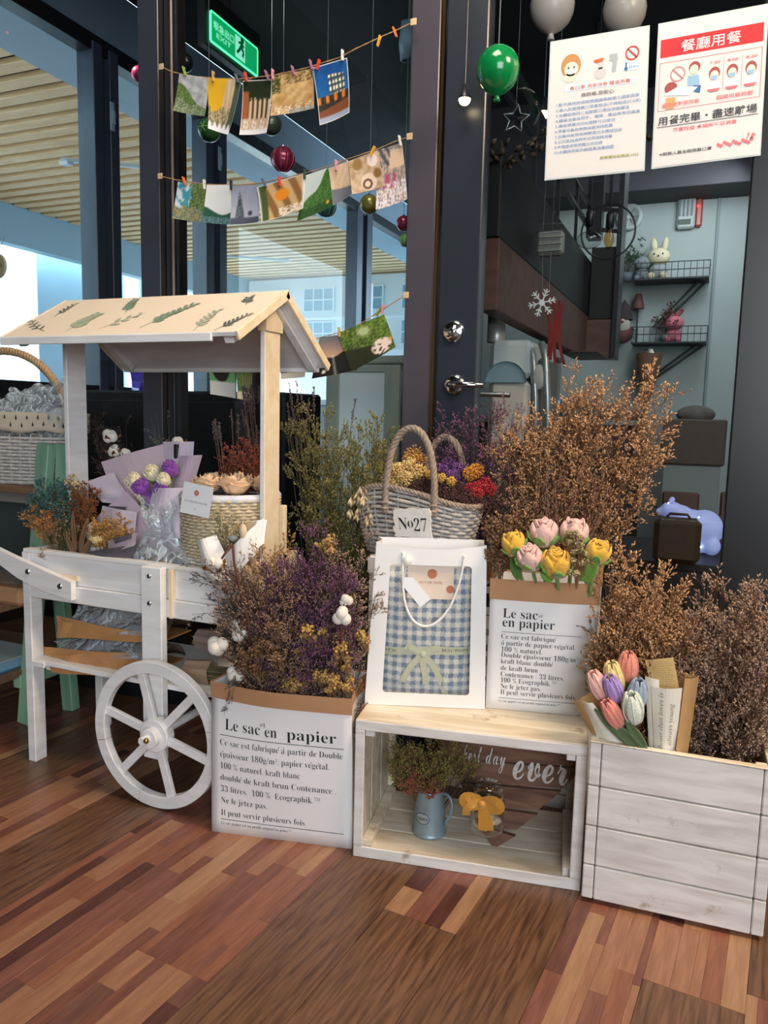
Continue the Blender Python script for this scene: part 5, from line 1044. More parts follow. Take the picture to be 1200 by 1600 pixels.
rope('rim_braid', [bpos(2*PI*k/40, 1.0, .002) for k in range(41)], .0062, WKB, bk, 26, 3, 5)
mb = MB(); mb.lathe([(0, 0), (HX*.78, 0), (HX*.80, .006), (0, .006)], 28, Matrix.Diagonal((1, HY/HX, 1, 1))); mb.build('base', WK, bk)
def harch(x0, x1, y, z0, zt, lab=''):
    c = [(x0, y, z0), (x0-.005, y, z0+(zt-z0)*.9), ((x0*.8+x1*.2), y, zt+.045), ((x0*.2+x1*.8), y, zt+.045), (x1+.005, y, z0+(zt-z0)*.9), (x1, y, z0)]
    rope('twisted_handle', bezpts(c, 22), .0075, WKB, bk, 9, 4, 6)
hf = bk.location
xa = onY(602, 775, 1.605).x-hf.x; xb = onY(678, 775, 1.605).x-hf.x; zt = onY(640, 668, 1.605).z-hf.z
harch(xa, xb, -.070, .10, zt-.012)
xa2 = onY(676, 720, 1.735).x-hf.x; xb2 = onY(727, 740, 1.735).x-hf.x; zt2 = onY(700, 685, 1.735).z-hf.z
harch(xa2-.02, xb2, .057, .10, zt2-.010)
for x in (xa, xb): mb = MB(); mb.tube([(x-.008, -.080, .125), (x+.008, -.076, .125)], .003, 6); mb.tube([(x-.009, -.08, .112), (x+.009, -.076, .112)], .003, 6); mb.build('binding', WKB, bk, smooth=True)
sg_ = thing('number_plate', 'torn white paper plate reading No27 on the wicker basket', 'sign', (0, 0, 0))
a = onY(613, 796, 1.590); b_ = onY(671, 794, 1.590); c_ = onY(676, 843, 1.595); d_ = onY(617, 838, 1.595); sg_.location = a
cs = [Vector(p)-Vector(a) for p in (a, b_, c_, d_)]
def quad(cs_, u, v): return cs_[0]*(1-u)*(1-v)+cs_[1]*u*(1-v)+cs_[2]*u*v+cs_[3]*(1-u)*v
edge = []; n = 9
for e in range(4):
    for k in range(n):
        s_ = k/n; u, v = [(s_, 0), (1, s_), (1-s_, 1), (0, 1-s_)][e]; u += rnd.uniform(-.03, .03); v += rnd.uniform(-.03, .03); edge.append(quad(cs, u, v))
mb = MB(); nE = len(edge); mb.add(edge+[p+Vector((0, .006, 0)) for p in edge], [tuple(range(nE))[::-1], tuple(range(nE, 2*nE))]+[(k, (k+1) % nE, nE+(k+1) % nE, nE+k) for k in range(nE)]); mb.build('plate', mat('torn_paper', '#e7e2da', .8, var=.08, vs=40, bump=.6, bs=60), sg_)
lettering([text2d('N', .13, .30, .62, width=.24), text2d('o', .38, .38, .50, width=.15), text2d('27', .55, .26, .62, width=.34)], lambda x, y: tuple(quad(cs, x, (1-y)*1.0+.02)-Vector((0, .0012, 0))), 'lettering', INK, sg_)
# ================================================================ crochet flowers
def knit(name, col, sc=260):
    if name in MATS: return MATS[name]
    m = mat(name, col, .95, var=.10, vs=120, bump=.9, bs=sc, sheen=.3); return m
def axis_m(loc, d, tw=0): q = Vector(d).to_track_quat('Z', 'Y').to_matrix().to_4x4(); return Matrix.Translation(loc) @ q @ Matrix.Rotation(tw, 4, 'Z')
def petal(mb, M, a0, wid, r0, r1, z0, z1, lip=.0, nu=7, nv=6):
    def f(u, v):
        a = a0+(u-.5)*wid*(math.sin(PI*(.18+.72*v))**.6); r = r0+(r1-r0)*math.sin(PI*.5*v)+lip*v**4; z = z0+(z1-z0)*v-(.35*(z1-z0)*(2*u-1)**2*v**3)
        return M @ Vector((r*math.cos(a), r*math.sin(a), z))
    mb.grid(f, nu, nv)
def crochet_rose(label, loc, foot, R, pm, lean=(0, 0, 1), sepal=True, group=None):
    t = thing('crochet_rose', label, 'crochet flower', foot, group=group); L = Vector(loc)-Vector(foot); M = axis_m(L, lean)
    mb = MB(); mb.sphere((0, 0, .0), R*.80, 18, 12, M, (1, 1, .92)); mb.build('bud', pm, t, smooth=True)
    for k in range(5): mb = MB(); petal(mb, M, k*2*PI/5+.3, 1.75, R*.62, R*1.0, -R*.8, R*.80, -R*.30); mb.build('petal', pm, t, smooth=True, solid=R*.11)
    for k in range(3): mb = MB(); petal(mb, M, k*2*PI/3, 2.2, R*.3, R*.66, -R*.1, R*1.0, -R*.12); mb.build('petal', pm, t, smooth=True, solid=R*.10)
    mb = MB(); n = 26; pts = [M @ Vector((R*(.06+.46*i/n)*math.cos(i*.62), R*(.06+.46*i/n)*math.sin(i*.62), R*(.93-.16*i/n))) for i in range(n)]; mb.tube(pts, R*.085, 6); mb.build('swirl', pm, t, smooth=True)
    G = knit('green_yarn', '#78ad3c')
    if sepal:
        for k in range(5): mb = MB(); petal(mb, M, k*2*PI/5, .95, R*.25, R*1.04, -R*1.0, R*(-.05+.22*(k % 2)), R*.04); mb.build('sepal', G, t, smooth=True, solid=R*.13)
    mb = MB(); mb.tube(bezpts([(0, 0, 0), tuple(L*.5+Vector((0, 0, 0))), tuple(M @ Vector((0, 0, -R*.7)))], 6), R*.14, 8); mb.build('stem', G, t, smooth=True)
    return t
YEL = knit('yellow_yarn', '#e7b43e'); PNK = knit('pale_pink_yarn', '#e6bdb4'); G2 = knit('green_yarn', '#6f9a3e')
bag2c = b2_.location+Vector((W2_/2, .05, 0))
for px, py, Y, R, m_, lab, ln in ((803, 850, 1.54, .0245, YEL, 'yellow crochet rose, leftmost in the smaller paper bag', (-.35, -.1, 1)), (850, 833, 1.56, .0285, PNK, 'pink crochet rose at the top left of the roses in the bag', (-.05, -.1, 1)), (897, 833, 1.57, .0285, PNK, 'pink crochet rose at the top right of the roses in the bag', (.1, -.1, 1)),
                       (828, 872, 1.52, .0255, PNK, 'small pink crochet rose in the lower row of the bag', (-.15, -.3, 1)), (869, 880, 1.52, .0285, YEL, 'wide yellow crochet rose in the middle front of the bag', (0, -.35, 1)), (934, 863, 1.55, .0245, YEL, 'yellow crochet rose at the right edge of the bag', (.4, -.2, 1))):
    p = onY(px, py, Y); foot = (p.x*.8+bag2c.x*.2, bag2c.y, ZC+H2_-.035); crochet_rose(lab, p, foot, R*1.08, m_, ln)
def leafy(label, a, b_, w, m, name='crochet_leaf', cat='crochet leaf', fold=.4, n=10, par=None):
    A = Vector(a); B = Vector(b_); t = par or thing(name, label, cat, A); d = (B-A); L = d.length; d.normalize(); sd = d.cross(Vector((0, -1, 0))).normalized(); nn = sd.cross(d); o0 = Vector((0, 0, 0)) if par is None else A-Vector(par.location)
    def f(u, v): x = (u-.5)*2*w*math.sin(PI*min(.97, .10+.9*v))**.7; return o0+d*L*v+sd*x+nn*(abs(2*u-1)*fold*w)+nn*(-.15*L*v*v)
    mb = MB(); mb.grid(f, 4, n); o = mb.build('leaf' if par is not None or True else 'blade', m, t, smooth=True, solid=w*.22); return t
leafy('large green crochet leaf under the rightmost yellow rose', onY(912, 908, 1.55), onY(930, 868, 1.53), .017, G2)
leafy('green crochet leaf in front between the roses in the bag', onY(862, 908, 1.52), onY(845, 893, 1.51), .009, G2)
leafy('dark green crochet leaf at the left of the roses in the bag', onY(812, 905, 1.54), onY(798, 872, 1.53), .010, knit('dark_green_yarn', '#56783a'))
# tulips in newsprint wrap lying over the two crates
TB = onY(975, 1175, 1.50)
def tulip(label, px, py, Y, R, Hh, m, d=(0, 0, 1), base=None):
    p = onY(px, py, Y); d = Vector(d).normalized(); foot = Vector(base or TB); t = thing('crochet_tulip', label, 'crochet flower', foot); M = axis_m(Vector(p)-foot, d)
    for k in range(6):
        def f(u, v, k=k): a = k*PI/3+(u-.5)*1.5*math.sin(PI*(.15+.72*v)); r = R*(.25+.80*math.sin(PI*(.08+.84*v))**.8)*(1.0 if k % 2 else .92); return M @ Vector((r*math.cos(a), r*math.sin(a), Hh*(v-.5)))
        mb = MB(); mb.grid(f, 6, 10); mb.build('petal', m, t, smooth=True, solid=R*.16)
        mb = MB(); mb.tube([M @ Vector(((R*(.25+.80*math.sin(PI*(.08+.84*v))**.8)+R*.1)*math.cos(k*PI/3), (R*(.25+.80*math.sin(PI*(.08+.84*v))**.8)+R*.1)*math.sin(k*PI/3), Hh*(v-.5))) for v in [j/8 for j in range(9)]], R*.07, 5); mb.build('rib', m, t, smooth=True)
    q = M @ Vector((0, 0, -Hh*.48)); mb = MB(); mb.tube([(0, 0, 0), tuple(q*.5+Vector((0, 0, .01))), tuple(q)], .0038, 7); mb.build('stem', knit('olive_yarn', '#5f7048'), t, smooth=True)
    return t
SAL = knit('salmon_yarn', '#e8907e'); LIL = knit('lilac_yarn', '#a98cc8'); SKY = knit('grey_blue_yarn', '#9aa8bc'); MINT = knit('pale_mint_yarn', '#dfe6d4'); CRM2 = knit('butter_yarn', '#ecd48a'); BLUSH = knit('blush_yarn', '#eeb9ac')
tulip('salmon crochet tulip at the top of the wrapped tulips', 981, 1042, 1.475, .0165, .058, SAL, (.0, -.1, 1)); tulip('butter yellow crochet tulip left of the top salmon one', 960, 1058, 1.465, .0165, .062, CRM2, (-.25, -.2, 1))
tulip('blush pink crochet tulip at the left edge of the wrapped tulips', 936, 1072, 1.455, .0165, .062, BLUSH, (-.5, -.2, 1)); tulip('lilac crochet tulip in the middle of the wrapped tulips', 958, 1076, 1.445, .0155, .056, LIL, (-.35, -.3, 1))
tulip('grey-blue crochet tulip beside the white paper of the wrap', 996, 1085, 1.455, .0160, .062, SKY, (.05, -.2, 1)); tulip('pale mint crochet tulip with open tips at the front of the tulips', 989, 1106, 1.430, .0175, .064, MINT, (-.15, -.35, 1))
tulip('salmon crochet tulip lying lowest in the wrap', 957, 1115, 1.430, .0150, .058, SAL, (-.55, -.3, 1))
OL = knit('olive_yarn', '#5f7048')
for a, b_, w, lab in (((1000, 1168), (950, 1130), .012, 'wide olive crochet leaf along the left of the tulip stems'), ((1008, 1168), (978, 1128), .010, 'olive crochet leaf bending below the pale mint tulip'), ((985, 1160), (930, 1112), .009, 'olive crochet leaf nearest the brown wrap edge')):
    leafy(lab, onY(*a, 1.44), onY(*b_, 1.425), w, OL)
wr = thing('bouquet_wrap', 'brown kraft and newsprint paper wrap around the crochet tulips', 'wrapping paper', onY(985, 1172, 1.47))
WO = Vector(wr.location)
def sheet(name, cs_, m, par=wr, curl=.01, n=8, crease=0, solid=.0007):
    P = [Vector(onY(x, y, Y))-Vector(par.location) for x, y, Y in cs_]
    def f(u, v): p = quad(P, u, v); p = p+Vector((0, -curl*math.sin(PI*u)+crease*math.sin(9*u+4*v), 0)); return p
    mb = MB(); mb.grid(f, n, n); return mb.build(name, m, par, smooth=False, solid=solid), P
NEWS = mat('newsprint_yellow', '#c9ab72', .8, var=.1, vs=25); KR2 = mat('kraft_wrap', '#b08a5c', .75, var=.08, vs=14, bump=.2, bs=30); WP = mat('cream_wrap_paper', '#e6dfd0', .7, var=.03)
sheet('kraft_back', [(1022, 1030, 1.56), (1092, 1058, 1.50), (1074, 1180, 1.475), (1010, 1178, 1.51)], KR2, crease=.002)
sheet('kraft_fold', [(1070, 1060, 1.47), (1092, 1058, 1.495), (1074, 1180, 1.472), (1056, 1172, 1.448)], KR2, curl=.004)
o_, PN_ = sheet('newsprint', [(1008, 1031, 1.50), (1052, 1027, 1.50), (1062, 1078, 1.49), (1018, 1078, 1.49)], NEWS, curl=.002)
o_, PW = sheet('white_front', [(1018, 1073, 1.460), (1066, 1075, 1.455), (1055, 1173, 1.458), (1022, 1168, 1.458)], WP, curl=.008)
sheet('white_back', [(1008, 1056, 1.47), (1030, 1062, 1.465), (1030, 1168, 1.465), (1014, 1166, 1.465)], WP, curl=.004)
sheet('white_left', [(908, 1094, 1.45), (926, 1098, 1.44), (982, 1168, 1.445), (936, 1158, 1.452)], WP, curl=.006)
sheet('kraft_left', [(896, 1096, 1.455), (930, 1078, 1.50), (985, 1165, 1.475), (930, 1158, 1.458)], KR2, curl=.003)
sheet('kraft_left_edge', [(897, 1094, 1.452), (911, 1092, 1.448), (940, 1140, 1.450), (925, 1146, 1.455)], KR2, curl=.002)
SCRI = mat('script_ink', '#5b5148', .7)
def onsheet(P, o=.0015, curl=.008): return lambda x, y: tuple(quad(P, x, y)+Vector((0, -curl*math.sin(PI*x)-o, 0)))
lettering([( [(.40-yy*.24, .97-xx) for xx, yy in v], f) for v, f in (text2d('heart that loves is', 0, 0, 1, style=ita, off=-.006, width=.9),)]+[([(.78-yy*.24, .90-xx) for xx, yy in v], f) for v, f in (text2d('always young', 0, 0, 1, style=ita, off=-.006, width=.66),)], onsheet(PW), 'script_text', SCRI, wr)
nt_ = []
for i in range(13): nt_.append(text2d('on the first day of spring the'[:28-(i*5) % 9], .06, .06+i*.07, .05, style=lambda s: s, off=.0, width=.86-(i*37 % 5)*.03))
lettering([([(x, 1.0-y) for x, y in v], f[::1]) for v, f in nt_], onsheet(PN_, .0012, .002), 'news_text', mat('news_ink', '#7d6a48', .8), wr)
# ================================================================ things inside the lying crate
jp = onZ(664, 1309, .0155); jg = thing('garden_pitcher', 'corrugated zinc pitcher with oval plate holding small dried flowers', 'pitcher', (jp.x, jp.y+.028, .0155)); ZN = mat('zinc_blue', '#8fa3ae', .42, metal=.45, var=.08, vs=40)
HJ = .102; mb = MB(); mb.lathe([(0, .001), (.0365, .001), (.038, .004), (.0365, .006), (.0355, .012), (.029, HJ-.004), (.0305, HJ), (.028, HJ), (.026, HJ-.006), (.030, .01), (0, .008)], 96, None, 0, 2*PI, lambda w, z: 1+(.012*math.sin(32*w) if .01 < z < HJ-.006 else 0)); mb.build('body', ZN, jg, smooth=True)
mb = MB(); mb.tube(bezpts([(.028, -.002, HJ-.006), (.062, -.01, HJ+.002), (.058, -.012, .055), (.034, -.004, .028)], 12), .0038, 8); mb.build('handle', ZN, jg, smooth=True)
def jf(x, y, o=.0): a = -PI/2-.18+x/.034; r = .0345+o-.006*(y/.1); return (r*math.cos(a), r*math.sin(a), y)
mb = MB(); n = 28; mb.add([jf(.017*math.cos(2*PI*k/n)*1.0, .045+.0115*math.sin(2*PI*k/n), .0018) for k in range(n)]+[jf(0, .045, .0022)], [(k, (k+1) % n, n) for k in range(n)]); mb.build('oval_plate', mat('plate_zinc', '#a9b6bb', .4, metal=.4), jg, solid=.0012)
mb = MB(); mb.tube([jf(.017*math.cos(2*PI*k/n), .045+.0115*math.sin(2*PI*k/n), .003) for k in range(n+1)], .0008, 5, False); mb.build('plate_edge', mat('plate_dark', '#5b666c', .4, metal=.4), jg)
lettering([text2d('GARDEN', 0, .041, .0098, width=.026, align='c', off=0)], lambda x, y: jf(x, y, .0034), 'lettering', mat('plate_ink', '#39444a', .5), jg)
jb = onY(760, 1296, 1.478); jr = thing('cookie_jar', 'small glass jar of cookies tied with an orange bow', 'jar', (jb.x, jb.y, jb.z)); HJ2 = .088
mb = MB(); mb.lathe([(0, .001), (.032, .001), (.036, .005), (.036, HJ2*.72), (.030, HJ2*.84), (.028, HJ2*.86), (.028, HJ2*.97), (.030, HJ2), (0, HJ2)], 32); mb.build('glass', JAR, jr, smooth=True)
mb = MB(); mb.lathe([(0, HJ2), (.022, HJ2), (.027, HJ2+.004), (.024, HJ2+.014), (0, HJ2+.016)], 28); mb.build('lid', JAR, jr, smooth=True)
for i, (x, y, z, rr) in enumerate(((-.008, 0, .012, .02), (.01, .004, .022, .02), (-.004, -.004, .034, .021), (.006, .002, .046, .018), (-.006, .003, .056, .018))):
    mb = MB(); mb.sphere((x, y, z), rr, 14, 8, sc=(1, 1, .35)); mb.build('cookie', mat('cookie_cream', '#d8c4a8', .9, var=.5, vs=110), jr, smooth=True)
RO = mat('orange_organza_ribbon', '#c58a2c', .45, sheen=.5)
kk = Vector((-.002, -.034, HJ2*.84))
def ribj(pts, w): rib('bow_loop', bezpts([tuple(kk+Vector(p)) for p in pts], 14), w, RO, jr, .001)
ribj([(0, 0, 0), (-.028, -.016, .030), (-.056, -.010, .006), (-.040, -.012, -.022), (-.010, -.006, -.006), (0, 0, 0)], .020); ribj([(0, 0, 0), (.028, -.014, .030), (.056, -.010, .012), (.046, -.012, -.018), (.012, -.006, -.004), (0, 0, 0)], .020)
ribj([(0, 0, 0), (-.022, -.014, .006), (-.034, -.012, -.016), (-.030, -.01, -.028)], .016); ribj([(0, -.002, 0), (.004, -.008, -.02), (.004, -.006, -.055)], .018); ribj([(0, -.002, 0), (.016, -.008, -.02), (.019, -.005, -.052)], .016)
mb = MB(); mb.sphere(tuple(kk+Vector((0, -.006, 0))), .008, 12, 8, sc=(1, .7, 1)); mb.build('bow_knot', RO, jr, smooth=True); mb = MB(); mb.lathe([(.0300, HJ2*.80), (.0305, HJ2*.84), (.0300, HJ2*.88)], 28); mb.build('ribbon_band', RO, jr, smooth=True, solid=.001)
# pennant of brown planks with brushed words
WS = woodmat('dark_sign_plank', '#7d5a48', '#54382c', .6, (1, 8, 8)); YS = 1.60
JY = 1.485
sn = thing('plank_sign', 'dark wooden triangular plank sign with brushed white words inside the crate', 'sign', tuple(onY(770, 1320, 1.521)))
SO = Vector(sn.location); 
def sp_(x, y, Y=None): p = Vector(onY(x, y, 1.612-.092*(y-1150)/172))-SO; return p
L0 = (690, 1168); R0 = (907, 1190); LB = (756, 1326)
def tri_edge(y, s_):   # left and right borders of the pennant at image height y
    if s_ < 0: x0_, y0_, x1_, y1_ = 690, 1165, 768, 1322
    else: x0_, y0_, x1_, y1_ = 915, 1185, 775, 1322
    k = (y-y0_)/(y1_-y0_); return x0_+(x1_-x0_)*k
ys = [1150, 1186, 1222, 1258, 1292, 1322]
for k in range(5):
    y0, y1 = ys[k]+1, ys[k+1]-1; xl0, xr0, xl1, xr1 = tri_edge(y0, -1), tri_edge(y0, 1), tri_edge(y1, -1), tri_edge(y1, 1)
    if k == 0: xr0 = 903
    dY = .0; P4 = [sp_(xl0, y0), sp_(xr0, y0+14), sp_(xr1, y1+14*(1-k/5)), sp_(xl1, y1)]
    mb = MB(); back = [p+Vector((0, .010, 0)) for p in P4]; mb.add(P4+back, [(3, 2, 1, 0), (4, 5, 6, 7), (0, 1, 5, 4), (1, 2, 6, 5), (2, 3, 7, 6), (3, 0, 4, 7)]); mb.build('plank', WS, sn)
Pq = [sp_(720, 1156), sp_(903, 1180), sp_(903, 1234), sp_(720, 1210)]
CH = mat('brushed_white', '#cfc9c6', .8, var=.25, vs=150)
fq = lambda x, y: tuple(quad(Pq, x, 1-y)+Vector((0, -.0012, 0)))
lettering([text2d('ever', .46, .08, 1.75, style=scr, off=.004, width=.46), text2d('best day', .02, .42, .8, style=scr, off=-.002, width=.38)], fq, 'lettering', CH, sn)
# ================================================================ left stand with the big basket
st = thing('green_stand', 'green painted wooden step stand left of the cart', 'stand', (-1.95, 1.65, 0)); SI = Matrix.Translation(st.location).inverted()
def spt(name, mb, m=GREEN): o = mb.build(name, m, st); o.matrix_parent_inverse = SI; return o
mb = MB(); mb.bar((-1.705, 1.625, .822), (-1.790, 1.600, .0), .045, .030, .002, up=(0, -1, 0)); spt('post', mb)
mb = MB(); mb.bar((-1.655, 1.640, .822), (-1.700, 1.655, .40), .040, .024, .002, up=(0, -1, 0)); spt('post', mb)
mb = MB(); mb.bar((-1.790, 1.735, .50), (-1.752, 1.735, .0), .042, .032, .002, up=(0, -1, 0)); spt('leg', mb)
mb = MB(); mb.bar((-2.32, 1.60, .82), (-2.38, 1.58, .0), .045, .030, .002, up=(0, -1, 0)); spt('post', mb)
mb = MB(); mb.bar((-2.32, 1.735, .60), (-2.38, 1.735, .0), .045, .030, .002, up=(0, -1, 0)); spt('leg', mb)
BRW = woodmat('brown_shelf_board', '#8a6a52', '#6a4e3b', .5, (1, 6, 6))
for z, y0, y1 in ((.700, 1.60, 1.88), (.370, 1.48, 1.86), (.165, 1.42, 1.86)):
    mb = MB(); mb.box((-2.5, y0, z-.022), (-1.79 if z < .6 else -1.73, y1, z), .002); spt('shelf_board', mb, BRW)
mb = MB(); mb.bar((-1.80, 1.58, .13), (-1.80, 1.75, .13), .03, .04, .002); spt('side_rail', mb)
bp_ = thing('liner_basket', 'big white wicker basket with tree-print cloth liner and cord handle', 'basket', (-1.93, 1.72, .701))
WW = mat('white_wicker', '#cdc6bf', .75, var=.25, vs=120); RX_, RY_ = .255, .125
def bq(w, z, o=0): k = .84+.16*z/.15; return ((RX_+o)*k*math.cos(w), (RY_+o)*k*math.sin(w), z)
for r_ in range(14):
    q = [bq(2*PI*k/88, .006+r_*.0098, .003*(1 if ((k+2*(r_ % 2)) % 4) < 2 else -1)) for k in range(89)]; mb = MB(); mb.tube(q, .0046, 5, False); mb.build('woven_strand', WW, bp_, smooth=True)
for k in range(44): w = 2*PI*k/44; mb = MB(); mb.tube([bq(w, 0), bq(w, .145)], .0024, 5); mb.build('stake', WW, bp_)
mb = MB(); mb.lathe([(0, 0), (RX_*.84, 0), (RX_*.84, .005), (0, .005)], 28, Matrix.Diagonal((1, RY_/RX_, 1, 1))); mb.build('base', WW, bp_)
LN = mat('linen_liner', '#c9bba6', .9, var=.06, vs=30, bump=.3, bs=200)
def liner(w, v): z = .152+.054*(1-v)-.0; rr = 1.045+.012*math.sin(9*w)+(.0 if v < .5 else -.0); p = bq(w, .15); return (p[0]*rr, p[1]*rr, z-.004*math.sin(11*w)*v)
mb = MB(); mb.grid(lambda u, v: liner(2*PI*u, v), 64, 5); mb.build('cloth_liner', LN, bp_, smooth=True, solid=.002)
TREE = mat('tree_print', '#33322c', .8)
mb = MB()
for i in range(90):
    w = -PI+i*2*PI/45+(0.07 if i >= 45 else 0); v = .25 if i < 45 else .62
    c = Vector(liner(w, v)); c2 = Vector(liner(w+.02, v)); tx = (c2-c).normalized(); nn = Vector((math.cos(w), math.sin(w), 0)).normalized()*.0022; up = Vector((0, 0, 1)); c = c+nn
    h = .0085*rnd.uniform(.8, 1.1); mb.add([c-tx*.0035-up*h*.5, c+tx*.0035-up*h*.5, c+up*h], [(0, 1, 2)]); mb.add([c-tx*.0008-up*h*.8, c+tx*.0008-up*h*.8, c+tx*.0008-up*h*.4, c-tx*.0008-up*h*.4], [(0, 1, 2, 3)])
mb.build('tree_print', TREE, bp_)
a = onY(82, 605, 1.70)-Vector(bp_.location); b_ = onY(0, 548, 1.70)-Vector(bp_.location)
rope('twisted_handle', bezpts([(a.x+.045, .0, .16), (a.x+.02, 0, a.z+.03), (a.x-.06, 0, b_.z+.045), (b_.x-.10, 0, b_.z+.03), (-.22, 0, .40), (-.25, 0, .16)], 22), .011, mat('cord_handle', '#b99a74', .7, var=.2, vs=100), bp_, 16, 4, 6)
# cellophane snack bags in it
def cello(label, loc, sx, sy, sz, seed, m=CELLO, name='cellophane_bag', inner=None, ncrk=7):
    r_ = random.Random(seed); t = thing(name, label, 'plastic bag', loc); ph = [r_.uniform(0, 6) for _ in range(6)]
    def f(u, v):
        a = 2*PI*u; k = math.sin(PI*min(1, .12+.80*v))**.5; w = 1+.10*math.sin(5*a+ph[0]+3*v)+.07*math.sin(9*a+ph[1]+7*v)+.06*math.sin(14*a+ph[2]-9*v)
        if v > .72: k = k*(.75+.9*(v-.72)); w += .25*math.sin(7*a+ph[3])*(v-.72)*3
        if v > .45: k *= 1-.55*math.sin(PI*min(1, (v-.45)/.5))*.8
        return (sx*k*w*math.cos(a)+sx*.18*math.sin(3*v+ph[4]), sy*k*w*math.sin(a), sz*v*(1+.10*math.sin(2*a+ph[5])*v))
    mb = MB(); mb.grid(f, 40, 18); mb.build('film', m, t)
    if inner: mb = MB(); mb.sphere((0, 0, sz*.35), min(sx, sy)*.72, 14, 10, sc=(sx/min(sx, sy), 1, .8)); mb.build('contents', inner, t, smooth=True)
    return t
FOILY = foilmat('shiny_cellophane', '#d5dfe6', .5)
SN = mat('tan_snack', '#b98f6a', .8, var=.3, vs=60); SN2 = mat('white_snack', '#d5dbe0', .7, var=.1)
for i, (px, py, s_, lab) in enumerate(((96, 655, .052, 'crumpled cellophane bag nearest the cart post in the liner basket'), (62, 662, .045, 'crumpled cellophane bag second from the cart post in the liner basket'), (30, 668, .045, 'crumpled cellophane bag third from the cart post in the liner basket'), (4, 672, .045, 'crumpled cellophane bag with tan snack at the left photo edge'))):
    p = onY(px, py, 1.70); cello(lab, (p.x, p.y, .835), s_*1.15, .06, .155-.012*i, i, FOILY, inner=SN if i == 3 else SN2)
# book, tray and boards on the stand
bkp = onY(20, 1040, 1.5)
t = thing('picture_book', 'pale thin book with blue spine and a line drawing on the lowest shelf', 'book', (-1.98, 1.52, .1655)); mb = MB(); mb.box((-.17, -.09, .0), (.17, .17, .003), .001); mb.build('back_cover', mat('book_blue', '#3f7fa6', .5), t); mb = MB(); mb.box((-.165, -.085, .003), (.165, .165, .030)); mb.build('pages', mat('book_pages', '#7ea6bd', .8), t)
mb = MB(); mb.box((-.17, -.09, .030), (.17, .17, .033), .001); mb.build('front_cover', mat('book_cover', '#b6c4c4', .5), t)
mb = MB(); mb.tube([(.05+.05*math.cos(a), .03+.03*math.sin(a*1.5), .0335) for a in [i*.35 for i in range(16)]], .0008, 4); mb.tube([(.0+.06*math.cos(a), -.02+.02*math.sin(a), .0335) for a in [i*.4 for i in range(14)]], .0008, 4); mb.build('line_drawing', mat('drawing_ink', '#5d6a6c', .7), t)
t = thing('kraft_parcel', 'kraft paper parcel in clear film on the middle shelf of the green stand', 'parcel', (-1.94, 1.62, .3705)); mb = MB(); mb.box((-.16, -.09, 0), (.22, .09, .05), .012); mb.build('body', KRAFT, t); mb = MB(); mb.grid(lambda u, v: (-.17+.42*u, -.10+.2*v, .056+.012*math.sin(9*u+5*v)), 14, 8); mb.build('film', FOILY, t)
t = thing('slate_board', 'dark slate board standing behind the green post', 'board', (-1.98, 1.80, .3705)); mb = MB(); mb.box((-.2, 0, 0), (.22, .02, .28), .004); mb.build('slate', mat('slate_dark', '#3c4644', .8), t); mb = MB(); mb.box((-.2, -.02, .25), (.20, -.001, .29), .003); mb.build('ledge', mat('pale_ledge', '#a8a49c', .6), t)
t = thing('round_sign', 'round grey sign with faint lettering hanging at the left photo edge', 'sign', onY(-3, 416, 1.86)); t.location.y = 1.86
mb = MB(); mb.lathe([(0, .006), (.036, .006), (.039, .003), (.039, 0), (0, 0)], 40, Matrix.Rotation(PI/2, 4, 'X')); mb.build('disc', mat('sign_olive_grey', '#8b8a72', .6), t)
lettering([text2d('OPEN', 0, -.004, .016, style=lambda s: s, align='c', off=.01, width=.05)], lambda x, y: (x, -.0072, y), 'lettering', mat('sign_dark_green', '#3f4a42', .6), t)
mb = MB(); mb.tube([(0, 0, .038), (0, .03, .10)], .001, 4); mb.build('string', mat('thread_grey', '#777777'), t)
# parcels on the cart's lower shelf
OK_ = mat('orange_kraft', '#bd8855', .75, var=.1, vs=14, bump=.3, bs=30)
def kraft_bundle(label, base, sheets, film, W):
    t = thing('kraft_bundle', label, 'parcel', base)
    for c4, cu in sheets: sheet('kraft_sheet', c4, OK_, t, curl=cu, crease=.003, solid=.001)
    for k, (c4, cu) in enumerate(film): sheet('film', c4, FOILY, t, curl=cu, crease=.006, n=14)
    mb = MB(); mb.grid(lambda u, v: (W*(.06+.92*u), .02+.10*v, .004+.050*math.sin(PI*(.05+.9*v))*(.5+.5*min(1, u*4))+.004*math.sin(19*u+9*v)), 22, 8); mb.build('wrapped_flowers', mat('grey_brown_stalks', '#6c5a4e', .9, var=.4, vs=45), t, smooth=True, solid=.004)
    mb = MB(); mb.box((W*.04, -.005, 0), (W*.98, .12, .004), .001); mb.build('kraft_base', OK_, t); return t
kraft_bundle('lower kraft and cellophane flower parcel on the cart shelf', (-1.545, 1.47, .2805), [(((60, 1010, 1.46), (242, 1022, 1.47), (240, 1060, 1.455), (82, 1050, 1.445)), .008), (((78, 1024, 1.452), (150, 1020, 1.455), (170, 1055, 1.448), (92, 1052, 1.444)), .004)], [(((84, 1002, 1.50), (240, 985, 1.52), (242, 1030, 1.465), (92, 1018, 1.468)), .012)], .34)
kraft_bundle('upper kraft and cellophane flower parcel on the cart shelf', (-1.50, 1.49, .352), [(((88, 962, 1.47), (245, 992, 1.48), (240, 1004, 1.47), (90, 994, 1.465)), .008), (((88, 962, 1.468), (120, 978, 1.468), (130, 996, 1.462), (90, 996, 1.462)), .004)], [(((122, 946, 1.52), (240, 950, 1.53), (242, 994, 1.478), (104, 978, 1.478)), .012)], .30)
